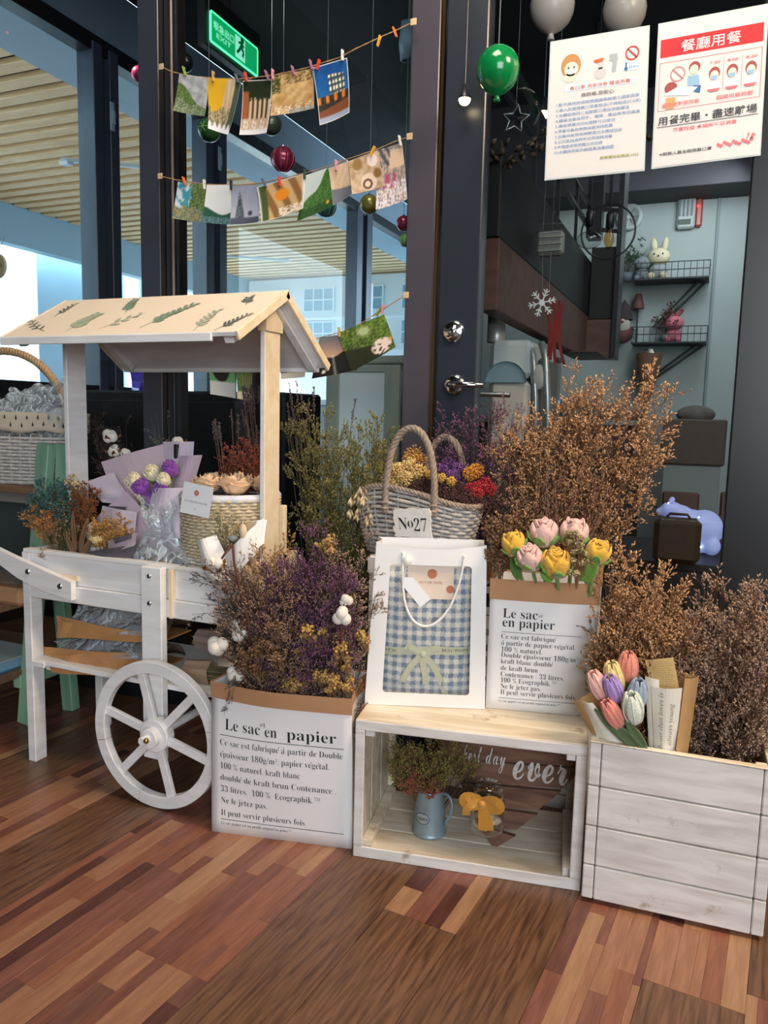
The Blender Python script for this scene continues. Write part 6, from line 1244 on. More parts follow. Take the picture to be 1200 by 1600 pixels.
def straw(label, a, b_, r0, r1, n, seed, wrapc='#a58a72'):
    t = thing('straw_bundle', label, 'dried stems', a); g_ = np.random.default_rng(seed); d = Vector(b_)-Vector(a); sp = Spray(); o = g_.normal(size=(n, 3))*np.array([.1, .5, .5]); P = o*r0*.8; Q = np.array(d)[None, :]+o*r1*.8; P[:, 2] = np.maximum(P[:, 2], -r0); sp.segs(P, Q, np.full(n, .0012), np.full(n, .0009), 0)
    sp.make('stalks', [mat('straw_green_'+wrapc[1:], '#8a7f5c', .8, island=['#6d6448', '#a89c74'])], t)
    mb = MB(); M = axis_m((0, 0, 0), tuple(d)); mb.lathe([(r0*1.1, d.length*.02), (r0*1.25, d.length*.22), (r0*1.4, d.length*.42)], 14, M, 0, 2*PI, lambda w, z: 1+.12*math.sin(5*w)); mb.build('paper_sleeve', mat('sleeve_'+wrapc[1:], wrapc, .8, bump=.4, bs=60), t, solid=.001)
    return t
straw('lower sheaf of dry stalks in a paper sleeve on the cart shelf', (-1.12, 1.47, .305), (-.95, 1.49, .305), .020, .032, 130, 1); straw('upper sheaf of dry stalks in a paper sleeve on the cart shelf', (-1.13, 1.53, .365), (-.94, 1.54, .362), .020, .034, 130, 2, '#8d7a70')
# extension: woven basket of peach roses with card
wbp = Vector((-1.062, 1.575, .463)); wb = thing('rope_basket', 'round cream woven basket filled with peach fabric roses', 'basket', wbp)
WB = mat('cream_raffia', '#d3c3a4', .8, var=.15, vs=80); WB2 = mat('pale_raffia', '#e2dccf', .8, var=.1, vs=80); Rb, Hb = .118, .262
for r_ in range(33):
    z = .004+r_*.0078; rr = Rb*(.93+.07*z/Hb); q = [((rr+.0030*(1 if ((k+2*((r_//2) % 2)) % 4) < 2 else -1))*math.cos(2*PI*k/120), (rr+.0030*(1 if ((k+2*((r_//2) % 2)) % 4) < 2 else -1))*math.sin(2*PI*k/120), z) for k in range(121)]
    mb = MB(); mb.tube(q, .0036, 4, False); mb.build('woven_strand', WB if r_ > 14 else WB2, wb, smooth=True)
mb = MB(); mb.lathe([(0, .001), (Rb*.92, .001), (Rb*.985, Hb-.01), (Rb*.96, Hb-.01), (Rb*.90, .006), (0, .006)], 40); mb.build('liner_wall', WB, wb)
mb = MB(); mb.lathe([(Rb*1.0, Hb-.012), (Rb*1.02, Hb-.002), (Rb*.98, Hb+.006), (Rb*.8, Hb+.004), (Rb*.6, Hb-.004)], 60, None, 0, 2*PI, lambda w, z: 1+.02*math.sin(13*w)+.015*math.sin(22*w+80*z)); mb.build('tissue_lining', mat('pale_tissue', '#dfe0ea', .5, bump=.4, bs=50), wb, smooth=True, solid=.001)
PCH = mat('peach_petal', '#f4cda4', .6, var=.04); 
def fabric_rose(label, loc, R, m, name='fabric_rose', seed=0):
    t = thing(name, label, 'artificial flower', loc); r_ = random.Random(seed)
    for ring_, (n, rr, z1, lip) in enumerate(((3, .35, 1.1, -.05), (4, .62, 1.0, .0), (5, .85, .85, .08), (6, 1.05, .6, .16))):
        for k in range(n):
            mb = MB(); petal(mb, Matrix.Rotation(r_.uniform(-.1, .1), 4, 'X'), k*2*PI/n+ring_*.5+r_.uniform(-.1, .1), 2.3, R*rr*.45, R*rr*.82, -R*.35, R*z1*.72, R*lip, 6, 5); mb.build('petal', m, t, smooth=True, solid=R*.025)
    mb = MB(); mb.sphere((0, 0, -R*.2), R*.32, 12, 8); mb.build('heart', m, t, smooth=True); return t
for i, (x, y, R) in enumerate(((-.030, -.045, .040), (.040, -.040, .043), (-.062, .025, .036), (.002, .035, .040), (.068, .035, .036))):
    fabric_rose(('peach fabric rose at the %s of the woven basket' % ('front left', 'front right, largest', 'back left', 'back middle', 'back right')[i]), (wbp.x+x, wbp.y+y, wbp.z+Hb+.020), R, PCH, seed=i)
cdq = thing('greeting_card', 'white square card with a red seal leaning on the woven basket', 'card', (0, 0, 0)); CS = [onY(288, 752, 1.440), onY(334, 762, 1.440), onY(326, 810, 1.440), onY(281, 800, 1.440)]; cdq.location = CS[0]; CS = [Vector(p)-Vector(CS[0]) for p in CS]
mb = MB(); mb.add([tuple(p) for p in CS], [(3, 2, 1, 0)]); mb.build('card', mat('card_bluewhite', '#eef0f4', .5), cdq, solid=.001)
mb = MB(); c_ = quad(CS, .48, .28)+Vector((0, -.001, 0)); 
for k in range(7): a = k*2*PI/7; disc(mb, tuple(c_+Vector((.004*math.cos(a), -.0001*k, .004*math.sin(a)))), .0028, n=10)
mb.build('seal', mat('seal_red', '#c76a64', .6), cdq); mb = MB(); disc(mb, tuple(quad(CS, .50, .80)+Vector((0, -.001, 0))), .0022, n=10); mb.build('dot', mat('dot_grey_pink', '#c9b4b4', .6), cdq)
lettering([text2d('love sincerely every day', .5, .40, .085, style=ita, align='c', width=.78, off=.004)], lambda x, y: tuple(quad(CS, x, 1-y)+Vector((0, -.001, 0))), 'script_text', SCRI, cdq)
# number of tissue and paper bouquets on the cart
LV = mat('lilac_tissue', '#e4d6e4', .5, var=.03, bump=.2, bs=30); LV2 = mat('pink_tissue', '#d8c0cc', .5, var=.03, bump=.2, bs=30)
pb = thing('wrapped_bouquet', 'large lilac paper bouquet of purple and cream crochet flowers on the cart', 'bouquet', (-1.30, 1.575, .468))
for c4, m_, cu in ((((158, 722, 1.62), (262, 692, 1.63), (285, 760, 1.60), (185, 800, 1.58)), LV2, .012), (((255, 690, 1.62), (303, 690, 1.60), (300, 770, 1.57), (262, 800, 1.58)), LV, .008), (((280, 712, 1.59), (316, 711, 1.57), (292, 800, 1.55), (262, 800, 1.56)), LV2, .006), (((160, 785, 1.55), (137, 752, 1.57), (178, 738, 1.57), (212, 790, 1.54)), LV, .006),
                   (((140, 822, 1.53), (198, 768, 1.51), (240, 812, 1.51), (205, 862, 1.51)), LV2, .012), (((240, 762, 1.50), (290, 762, 1.50), (282, 842, 1.50), (222, 832, 1.50)), LV, .012), (((205, 800, 1.505), (245, 795, 1.50), (285, 862, 1.51), (210, 862, 1.51)), LV2, .010), (((166, 806, 1.52), (210, 800, 1.51), (215, 850, 1.51), (160, 850, 1.52)), LV, .006)): sheet('paper_sheet', c4, m_, pb, curl=cu, crease=.0015)
foot = Vector(pb.location)
p_ = Vector(onY(276, 704, 1.595))-foot; mb = MB(); mb.box((p_.x-.006, p_.y-.006, p_.z-.020), (p_.x+.006, p_.y+.004, p_.z+.016), .002); mb.build('dark_clip', INK, pb)
PUR = knit('purple_yarn', '#8a44a8'); CRY = knit('cream_yarn', '#efe3c0'); GRN3 = knit('sage_yarn', '#7d8c6c'); PY2 = knit('violet_yarn', '#7a3a9c')
for i, (px, py, m_, R, lab) in enumerate(((221, 762, PUR, .024, 'bright purple crochet rose at the left of the lilac bouquet'), (252, 765, PY2, .021, 'purple crochet rose at the lower right of the lilac bouquet'), (233, 782, PUR, .018, 'small purple crochet rose lowest in the lilac bouquet'), (266, 733, PUR, .022, 'purple crochet rose highest in the lilac bouquet'),
                                      (238, 740, CRY, .022, 'cream crochet rose at the top middle of the lilac bouquet'), (210, 750, CRY, .019, 'cream crochet rose at the left edge of the lilac bouquet'), (256, 750, CRY, .018, 'cream crochet rose at the right of the lilac bouquet'))):
    p = onY(px, py, 1.515 if i not in (3, 4) else 1.54); crochet_rose(lab, p, foot+Vector((0, 0, .05)), R, m_, (-.1, -.8, 1), sepal=(i in (1, 4)))
mb = MB()
for k in range(9): p = Vector(onY(196+k*3.4, 752+k*4, 1.50))-foot; mb.lathe([(0, .001), (.006, .001), (.0065, 0)], 8, Matrix.Translation(p) @ Matrix.Rotation(PI/2, 4, 'X'))
mb.build('lace_trim', mat('lace_cream', '#e3d6c2', .8), pb)
GP = mat('charcoal_tissue', '#55505a', .6); LP = mat('mauve_grey_paper', '#a99aa4', .6); CW = mat('cream_tissue', '#ddd3cc', .6)
sb_ = thing('wrapped_bouquet', 'small bouquet in grey and lilac paper with a cream flower on the cart', 'bouquet', (-1.372, 1.487, .468))
for c4, m_, cu in ((((160, 790, 1.50), (214, 800, 1.48), (208, 860, 1.47), (150, 850, 1.50)), LV, .006), (((160, 790, 1.502), (197, 792, 1.492), (197, 802, 1.49), (162, 800, 1.50)), GP, .002), (((132, 825, 1.49), (150, 812, 1.50), (165, 870, 1.46), (142, 875, 1.46)), CW, .004), (((168, 845, 1.435), (214, 832, 1.44), (212, 852, 1.44), (170, 865, 1.435)), LP, .006),
                   (((176, 842, 1.430), (206, 834, 1.435), (206, 841, 1.435), (180, 850, 1.430)), GP, .004), (((136, 862, 1.44), (214, 850, 1.44), (204, 888, 1.45), (146, 888, 1.45)), GP, .014)): sheet('paper_sheet', c4, m_, sb_, curl=cu, crease=.001)
fabric_rose('cream dried rose in the small grey bouquet', tuple(onY(152, 845, 1.44)), .019, mat('cream_dry_petal', '#e6d29a', .7, var=.1), 'dried_rose', 9)
CREAMT = mat('cream_kraft_tissue', '#c9b28c', .7); WT = mat('white_tissue', '#f0ece8', .5, bump=.2, bs=30); wbq = thing('wrapped_bouquet', 'small white paper bouquet with pale dried flowers at the front right of the cart', 'bouquet', (-.985, 1.475, .475))
for c4, m_, cu in ((((325, 825, 1.49), (405, 815, 1.49), (400, 880, 1.46), (335, 890, 1.46)), CREAMT, .004), (((308, 845, 1.43), (338, 836, 1.44), (372, 905, 1.42), (322, 905, 1.41)), WT, .016), (((352, 868, 1.425), (414, 808, 1.46), (404, 862, 1.43), (362, 912, 1.41)), WT, .014), (((398, 812, 1.465), (417, 812, 1.475), (412, 850, 1.45), (388, 868, 1.43)), WT, .010)): sheet('paper_sheet', c4, m_, wbq, curl=cu, crease=.001)
cb = cello('shiny cellophane bag of orange dried flowers on the cart', (-1.200, 1.470, .470), .085, .030, .225, 12, FOILY, 'cellophane_bag')
sp = Spray(); n = 60; P = tipcloud(n, (0, 0, .06), (.06, .03, .045)); sp.segs(np.zeros((n, 3))+[0, 0, .01], P, np.full(n, .0008), np.full(n, .0005)); pp = np.repeat(P, 14, 0)+ng.normal(0, .007, (n*14, 3)); sp.buds(pp, ng.normal(size=pp.shape), .007, .003); sp.make('contents', [mat('dry_stem_tan', '#8a6a48', .8), mat('orange_dry_buds', '#b9773a', .8, island=['#8a4a2a', '#d49a58'])], cb)
# wicker tray / glass jar hint at the front right
t = thing('glass_bowl', 'small ribbed glass bowl of green leaves at the front right of the cart bed', 'bowl', (-1.10, 1.475, .463)); mb = MB(); mb.lathe([(0, .001), (.02, .001), (.035, .02), (.036, .05), (.034, .05), (.033, .02), (.018, .004), (0, .004)], 28); mb.build('bowl', JAR, t, smooth=True)
for k in range(6): mb = MB(); mb.tube(bezpts([(0, 0, .008), (.02*math.cos(k), .02*math.sin(k), .03), (.028*math.cos(k+1), .028*math.sin(k+1), .048)], 5), .003, 5); mb.build('leaf', mat('dry_green_leaf', '#8b8f66', .8), t)
# ================================================================ photo strings: pictures are flat prints painted on the vertices
def fbm(u, v, s, seed=0):
    r = np.zeros_like(u)
    for o in range(4):
        k = s*2**o; r += np.sin(u*k*6.1+seed*1.7+o*2+2.1*np.sin(v*k*3.3+seed))*np.sin(v*k*5.3+seed*.9+o+1.7*np.sin(u*k*2.9))/2**o
    return r*.5
def cc(h): return np.array([int(h[i:i+2], 16)/255 for i in (1, 3, 5)])
def mixc(a, b, t): t = np.clip(t, 0, 1)[..., None]; return a*(1-t)+b*t
def stp(x, e=.02): return np.clip(x/e+.5, 0, 1)
def paint(kind, u, v):       # v up
    n = fbm(u, v, 2, kind.__hash__() % 1 + len(kind)); n2 = fbm(u, v, 7, len(kind)+3)
    W = cc('#e9e6e2')
    def base(h): return np.ones(u.shape+(3,))*cc(h)
    if kind == 'mountain':
        c = mixc(base('#8e9498'), base('#d9dadd'), .5+.6*n); h = .78-.62*u+.06*np.sin(7*u); c = mixc(c, mixc(base('#3f5e33'), base('#7c9252'), .5+n2), stp(h-v)); c = mixc(c, mixc(base('#54704a'), base('#b8b89a'), .4+n2), stp(.38-.2*u+.04*np.sin(11*u)-v))
    elif kind == 'yellow':
        c = mixc(base('#b89a78'), base('#d8c2a0'), v+.3*np.sin(40*u)); c = mixc(c, base('#e0b02c'), stp(.48+.25*(v-.5)-u)*stp(v-.3+.5*u)); c = mixc(c, mixc(base('#5e5a4c'), base('#cdb98a'), .5+n2*1.2), stp(.42-v+.1*n)); c = mixc(c, base('#4f5a4a'), stp(u-.86+.1*(1-v))); c = mixc(c, base('#e9e8ee'), stp(.13-v+.05*np.sin(30*u)))
    elif kind == 'books':
        c = mixc(base('#c9b292'), base('#4a3a2c'), stp(np.sin(38*u)-.1, .5)); c = mixc(c, base('#26301f'), stp(v-.66+.1*n2)); c = mixc(c, base('#9c5a34'), stp(.22-u)*stp(.8-v)); c = mixc(c, mixc(base('#e7e0d8'), base('#a8886a'), .5+n2), stp(.30-v+.03*n2)); c = mixc(c, base('#dcdde2'), stp(.09-v))
    elif kind == 'desert':
        c = mixc(base('#a97f4e'), base('#d8bb86'), .5+.7*n+.3*(v-.5)); c = mixc(c, base('#5b4a2c'), stp(v-.74)*stp(n2-.02, .3)*stp(u-.3)*.8); c = mixc(c, base('#3f4a24'), stp(v-.55)*stp(.2-u)*stp(n2+.2, .3)); c = mixc(c, base('#e9e4dc'), stp(.22-v)*stp(fbm(u, v, 9, 2)-.22, .15)); c = mixc(c, base('#7d93a0'), stp(.1-v)*stp(u-.4)*.5)
    elif kind == 'building':
        c = mixc(base('#123a78'), base('#2f7ab6'), .3+.5*(1-v)+.2*n); bx = stp(u-.40)*stp(.88-u)*stp(v-.50+.05*u)*stp(.86-.1*u-v); c = mixc(c, base('#3a4a55'), bx); wn = bx*stp(np.sin(u*62), .4)*stp(np.sin(v*58), .4); c = mixc(c, base('#f2efd0'), wn); low = stp(.47-v); c = mixc(c, mixc(base('#1d2228'), base('#4a4038'), .5+n2), low); c = mixc(c, base('#d07a2c'), low*stp(v-.34)*stp(np.sin(25*u)-.4, .3)*stp(.9-u)); c = mixc(c, base('#7d4a30'), stp(.22+.1*u-v)); c = mixc(c, base('#9aa4b8'), stp(.11-v)); 
    elif kind == 'sea':
        c = mixc(base('#cfdde6'), base('#4a9ab0'), stp(n+.05, .3)); c = mixc(c, mixc(base('#3f5a30'), base('#8a9a64'), .5+n2), stp(u-.5-.2*n)*stp(v-.2)); c = mixc(c, mixc(base('#4f7a72'), base('#b8a070'), .5+n2*1.5), stp(.36-v+.1*n))
    elif kind == 'mist':
        c = mixc(base('#d3d8dc'), base('#e6e8ea'), v); c = mixc(c, base('#2f5a4a'), stp(.34+.10*np.sin(4*u+2)-v)); c = mixc(c, mixc(base('#7d9aa6'), base('#315a54'), .5+n2), stp(.17-v))
    elif kind == 'fir':
        c = mixc(base('#b9bccb'), base('#8b93a8'), v+.2*n); tr = stp((.17*(1-(v-.12)/.78))-np.abs(u-.30), .03)*stp(v-.12)*stp(.9-v); c = mixc(c, mixc(base('#2f3b40'), base('#7d8890'), .5+n2), tr); c = mixc(c, base('#54586a'), stp(.16-v)); c = mixc(c, base('#4a4a55'), stp(.08-np.hypot(u-.66, (v-.27)*1.2), .02))
    elif kind == 'cafe':
        c = mixc(base('#c9a878'), base('#8a6640'), stp(np.sin(20*u+6*v), .6)); c = mixc(c, base('#e08a2c'), stp(.16-np.hypot(u-.5, v-.62), .06)); c = mixc(c, base('#4a5a34'), stp(.18-u)); c = mixc(c, base('#e9dcc8'), stp(.26-v)*stp(fbm(u, v, 6, 3)+.1, .2)*stp(u-.4)); c = mixc(c, base('#e8e2dc'), np.maximum(stp(.03-u), stp(u-.95)))
    elif kind == 'hill':
        c = mixc(base('#a9bcb8'), base('#c9d4d0'), v); c = mixc(c, mixc(base('#2f5528'), base('#5f8a44'), .5+n2), stp(.25+.75*u+.05*np.sin(9*u)-v)); c = mixc(c, base('#26442a'), stp(.2-v)*.6); c = mixc(c, base('#e0a040'), stp(.05-np.hypot(u-.85, v-.16), .02))
    elif kind == 'beige':
        c = mixc(base('#c8aa8a'), base('#d8bfa0'), .5+n); c = mixc(c, base('#6c7078'), stp(.42-.15*u-v)); 
    elif kind == 'plush':
        c = mixc(base('#d8bfa2'), base('#b09070'), .5+.8*n); c = mixc(c, base('#f0dcd4'), stp(.17-np.hypot(u-.78, v-.80), .03)); c = mixc(c, base('#9c7a4c'), stp(.16-np.hypot(u-.28, v-.82), .05)); c = mixc(c, base('#e8d0b8'), stp(.25-np.hypot(u-.55, v-.25), .04)); c = mixc(c, base('#8a6a40'), stp(.13-np.hypot(u-.86, v-.42), .06)); c = mixc(c, base('#6b4a3c'), stp(.03-np.abs(np.hypot(u-.5, v-.2)-.12), .02))
    elif kind == 'desk':
        c = mixc(base('#c9a890'), base('#7d7a80'), stp(n2, .4)); c = mixc(c, base('#dcbca0'), stp(v-.62)*stp(u-.45)*stp(.93-v)); c = mixc(c, base('#b04a70'), stp(.55-v)*stp(v-.3)*stp(.3-np.abs(u-.35))*stp(np.sin(22*u)*np.sin(17*v), .2)); c = mixc(c, base('#e3dce2'), stp(.4-v)*stp(fbm(u, v, 8, 4), .2)); c = mixc(c, base('#54555c'), stp(v-.7)*stp(.5-u)*stp(np.sin(24*(u+v)), .3))
    elif kind == 'sunset':
        c = mixc(base('#6a6a78'), base('#c8a080'), stp(.75-v, .5)); c = mixc(c, base('#17191b'), stp(.42+.12*u+.03*np.sin(9*u)-v)); c = mixc(c, base('#e6e4e0'), stp(.045-np.hypot(u-.24, v-.12), .015)); c = mixc(c, base('#f0e8d8'), .5*stp(.03-np.abs(u-.5), .03)*stp(.5-v))
    elif kind == 'forest':
        c = mixc(base('#2a3a1c'), base('#7d9c40'), .45+.9*n2+.4*(v-.5)+.3*(u-.5)); c = mixc(c, base('#1f2318'), stp(.35-v-.3*(u-.6))*stp(.8-u)*.85); c = mixc(c, base('#d8e0b0'), .7*stp(.12-np.hypot(u-.5, v-.8), .1)); c = mixc(c, base('#f2dcd0'), stp(.22-np.hypot(u-.74, (v-.24)*1.1), .02)*stp(fbm(u, v, 5, 8)+.28, .1)); c = mixc(c, base('#e8a040'), stp(.045-np.hypot(u-.95, v-.3), .015))
    elif kind == 'tyre':
        c = mixc(base('#4f8a5c'), base('#6fa878'), .5+n2); r = np.hypot(u-.42, (v-.72)*.9); c = mixc(c, base('#1c1e20'), stp(.33-r, .02)); c = mixc(c, base('#e8e8e8'), stp(.15-np.hypot(u-.42, v-.82), .02)); c = mixc(c, base('#b9c0c4'), stp(.36-v)); c = mixc(c, base('#1a1d20'), stp(u-.96))
    elif kind == 'fence':
        c = mixc(base('#3a5a34'), base('#6a8a54'), .5+n2); c = mixc(c, base('#8a7a60'), stp(.55-v)*stp(u-.3)*stp(np.sin(60*u), .5)); c = mixc(c, base('#c4bcae'), stp(.18-v))
    elif kind == 'night': c = mixc(base('#0f1114'), base('#23282c'), .5+n)
    elif kind == 'animals':
        c = mixc(base('#c8ccd0'), base('#8a8f94'), .5+n); c = mixc(c, base('#22262a'), stp(fbm(u, v, 5, 5)-.05, .08)*stp(v-.25)); c = mixc(c, base('#d9dcde'), stp(.25-v))
    else:  # lamps
        c = base('#5a231c'); c = mixc(c, base('#f2d9a0'), stp(.10-np.hypot((u-.38), (v-.62)*.8), .03)+stp(.09-np.hypot((u-.75), (v-.58)*.8), .03)+stp(.08-np.hypot(u-.12, (v-.55)*.8), .04)); c = mixc(c, base('#d9b878'), stp(.5-v)*stp(.16-np.abs(u-.4))); c = mixc(c, base('#cdd0d0'), stp(.25-v))
    return np.clip(c, 0, 1)
PRN = attrmat('photo_print', .35)
def print_mesh(name, fn, kind, parent, nu=36, nv=44, border=0):
    mb = MB(); mb.grid(lambda u, v: fn(u, 1-v), nu, nv); o = mb.build(name, PRN, parent, smooth=True)
    uu, vv = np.meshgrid(np.linspace(0, 1, nu+1), np.linspace(0, 1, nv+1)); c = paint(kind, uu, vv)
    if border: b = np.minimum(np.minimum(uu, 1-uu), np.minimum(vv, 1-vv)) < border; c[b] = cc('#e8e5e2')
    c = np.where(c <= .04045, c/12.92, ((c+.055)/1.055)**2.4); at = o.data.color_attributes.new('print', 'FLOAT_COLOR', 'POINT'); rgba = np.ones((c.shape[0]*c.shape[1], 4), np.float32); rgba[:, :3] = c.reshape(-1, 3); at.data.foreach_set('color', rgba.ravel())
    return o
BACK = mat('photo_paper_back', '#dcdad6', .6)
def photo(label, cs_, kind, curl, Y=1.862, border=.0, group=None):
    P = [Vector(onY(x, y, Y)) for x, y in cs_]; t = thing('hanging_photo', label, 'photo', P[0]); P = [p-P[0].copy() for p in P] if False else [p-Vector(t.location) for p in P]
    def f(u, v, o=0): p = quad(P, u, v); return p+Vector((0, -curl*v*v*.9+.006*math.sin(PI*u)*v-o, 0))
    print_mesh('print', f, kind, t, border=border); mb = MB(); mb.grid(lambda u, v: f(u, 1-v, -.0008), 8, 10); mb.build('paper_back', BACK, t); return t
for a in (('mountain valley photo at the left end of the top string', [(280, 115), (326, 122), (323, 184), (274, 175)], 'mountain', .012), ('yellow cafe photo hanging second on the top string', [(323, 122), (377, 124), (362, 214), (331, 204)], 'yellow', .020), ('bookshelf photo with white border on the top string', [(379, 126), (425, 124), (423, 212), (381, 215)], 'books', .025, 1.862, .02),
          ('sandy desert photo fourth on the top string', [(426, 119), (488, 107), (493, 171), (425, 183)], 'desert', .010), ('blue dusk building photo with lit windows on the top string', [(488, 106), (542, 90), (551, 180), (505, 200)], 'building', .022, 1.858, .02),
          ('turquoise sea photo at the left end of the middle string', [(278, 284), (323, 289), (319, 348), (271, 342)], 'sea', .008), ('pale misty hill photo second on the middle string', [(323, 289), (361, 289), (362, 352), (318, 348)], 'mist', .010), ('grey fir tree photo third on the middle string', [(361, 290), (405, 289), (407, 348), (363, 352)], 'fir', .012),
          ('warm cafe interior photo fourth on the middle string', [(401, 293), (476, 271), (478, 328), (413, 350)], 'cafe', .018, 1.856, .02), ('green hillside photo in the middle of the middle string', [(477, 274), (513, 262), (523, 322), (467, 347)], 'hill', .012), ('plain beige and grey photo right of the green hillside', [(513, 263), (544, 252), (552, 303), (522, 322)], 'beige', .008),
          ('cream plush toy photo second from the right of the middle string', [(544, 252), (589, 235), (603, 292), (552, 305)], 'plush', .010, 1.858), ('pink desk photo at the right end of the middle string', [(589, 235), (628, 223), (639, 313), (590, 330)], 'desk', .014),
          ('dark sunset photo beside the right eave of the cart', [(499, 528), (530, 523), (561, 578), (489, 592)], 'sunset', .008), ('green forest photo with white flowers right of the sunset photo', [(527, 521), (600, 491), (621, 543), (552, 581)], 'forest', .014, 1.856),
          ('tyre photo hanging under the cart roof', [(324, 556), (367, 556), (374, 623), (333, 616)], 'tyre', .016), ('wooden fence photo under the cart roof', [(367, 556), (393, 556), (396, 627), (374, 623)], 'fence', .012, 1.860), ('nearly black photo under the cart roof', [(393, 556), (416, 556), (416, 627), (396, 622)], 'night', .010), ('grey animal photo peeping out at the left of the right post', [(405, 556), (426, 556), (426, 600), (410, 600)], 'animals', .006, 1.852), ('dark red lamp photo right of the right post', [(438, 554), (476, 554), (478, 589), (440, 593)], 'lamps', .006, 1.858)):
    photo(*a)
TW = mat('jute_twine', '#b98f62', .9, var=.2, vs=200)
def twine(label, pts, Y=1.868, cat='string'):
    P = [Vector(onY(x, y, Y)) for x, y in pts]; t = thing('twine', label, cat, P[0]); rope('cord', [p-Vector(t.location) for p in P], .0016, TW, t, 60, 2, 5)
    for e in (0, -1): mb = MB(); mb.box((-.008, -.001, -.008), (.008, .0012, .008), .001, Matrix.Translation(P[e]-Vector(t.location)+Vector((0, (1.8985-Y)*0, 0)))); mb.build('tape', mat('masking_tape', '#cdb48c', .7), t)
    return t
twine('jute string of the top row of photos', [(252, 104), (268, 112), (300, 119), (345, 123), (385, 123), (430, 117), (480, 106), (530, 90), (556, 76), (590, 60), (620, 47), (646, 34)])
twine('jute string of the middle row of photos', [(250, 275), (275, 281), (320, 288), (370, 289), (410, 286), (450, 277), (500, 264), (545, 248), (590, 233), (615, 222), (640, 213)])
twine('jute string of the lowest row beside the cart roof', [(322, 552), (380, 552), (440, 549), (495, 529), (550, 514), (602, 481), (634, 461)])
PEGC = {'green': '#8fae3c', 'wood': '#c9a468', 'slate': '#56606e', 'red': '#d8402c', 'mauve': '#a06a8a', 'pink': '#d890a0', 'white': '#e2ddd4', 'yellow': '#e0a82c', 'orange': '#e0702c', 'black': '#26262a', 'forest': '#2f4a3a', 'olive': '#8a8438'}
pegs = [(288, 109, 'green', .3), (333, 117, 'wood', 0), (370, 120, 'slate', .35), (384, 118, 'red', .2), (417, 115, 'mauve', .4), (426, 114, 'pink', 0), (458, 108, 'mauve', .35), (486, 99, 'mauve', .3), (497, 99, 'red', -.3), (535, 84, 'white', 0), (592, 62, 'yellow', -.3), (617, 48, 'orange', .4),
        (288, 281, 'orange', .4), (319, 286, 'white', 0), (361, 287, 'black', 0), (413, 284, 'slate', .5), (437, 281, 'red', 0), (476, 270, 'forest', 0), (525, 256, 'pink', 0), (582, 234, 'yellow', -.5), (625, 218, 'white', .2), (530, 517, 'wood', .1), (592, 485, 'olive', -.6), (598, 481, 'pink', -.2)]
for i, (x, y, c, r_) in enumerate(pegs):
    row_ = 'top' if i < 12 else ('middle' if i < 21 else 'lowest'); col_ = {'slate': 'slate grey', 'forest': 'dark green', 'wood': 'plain wood'}.get(c, c)
    left = [q for q in pegs[(0 if i < 12 else 12 if i < 21 else 21):i] if q[2] == c]
    more = '' if sum(1 for q in pegs[(0 if i < 12 else 12 if i < 21 else 21):(12 if i < 12 else 21 if i < 21 else 24)] if q[2] == c) == 1 else (', leftmost of that colour' if not left else (', rightmost of that colour' if len(left) == sum(1 for q in pegs[(0 if i < 12 else 12 if i < 21 else 21):(12 if i < 12 else 21 if i < 21 else 24)] if q[2] == c)-1 else ', middle one of that colour'))
    t = thing('clothespin', 'small %s clothespin on the %s photo string%s' % (col_, row_, more), 'clothespin', onY(x, y+2, 1.853), group='clothespins on the photo strings', rot=(0, -r_, 0)); m_ = mat('peg_'+c, PEGC[c], .5)
    for s_ in (-1, 1): mb = MB(); mb.bar((0, s_*.0022, -.0125), (0, s_*.0036, .0125), .0045, .0022, .0004, up=(0, 1, 0)); mb.build('jaw', m_, t)
    mb = MB(); mb.tube([(-.003, 0, .002), (.003, 0, .002)], .0018, 6); mb.build('spring', STEEL, t)
# ================================================================ the two notices on the door
def flatp(P, o): return lambda x, y: tuple(quad(P, x, y)+Vector((0, -o, 0)))
CJ = lambda s: s
def notice(label, cs_):
    P = [Vector(onY(x, y, 1.8955)) for x, y in cs_]; t = thing('notice', label, 'poster', P[0]); P = [p-Vector(t.location) for p in P]
    mb = MB(); mb.add([tuple(quad(P, *q)) for q in ((-.015, -.01), (1.015, -.01), (1.015, 1.01), (-.015, 1.01))], [(3, 2, 1, 0)]); mb.build('laminate_edge', mat('laminate', '#c9d4d4', .2), t, solid=.0006)
    mb = MB(); mb.add([tuple(quad(P, *q)+Vector((0, -.0008, 0))) for q in ((0, 0), (1, 0), (1, 1), (0, 1))], [(3, 2, 1, 0)]); mb.build('sheet', mat('notice_white', '#dedcdc', .3, coat=.5), t, solid=.0004)
    return t, P
def txt(s, x, y, sz, width=None, off=.0, align='l', asp=.706): # y down, sheet is taller than wide
    v, f = text2d(s, 0, 0, 1, style=CJ, off=off, align='l'); w = max(p[0] for p in v); k = sz if width is None else width/w*asp
    ox = x if align == 'l' else x-(w*(width/w if width else sz/asp))/2
    return [(ox+p[0]*(width/w if width else sz/asp), y-p[1]*sz) for p in v], f
n1, P1_ = notice('white notice with girl icon and ten blue lines, left of the two on the door', [(862, 67), (1013, 42), (1005, 265), (853, 280)])
BL = mat('notice_blue', '#6f93c4', .6); BK = mat('notice_black', '#33323a', .6); RD = mat('notice_red', '#d2232a', .6); OR = mat('notice_orange', '#d8632c', .6); GY = mat('notice_olive', '#9a9a3c', .6); LB_ = mat('notice_lightblue', '#cfe0f0', .6); SK = mat('notice_skin', '#f4dcc8', .6); HR = mat('notice_hair', '#c08850', .6); WH = mat('notice_paper', '#f2f0ee', .6); MKB = mat('notice_mask', '#8fb6d6', .6); PKR = mat('notice_pink', '#d8707a', .6)
f1_ = flatp(P1_, .0022)
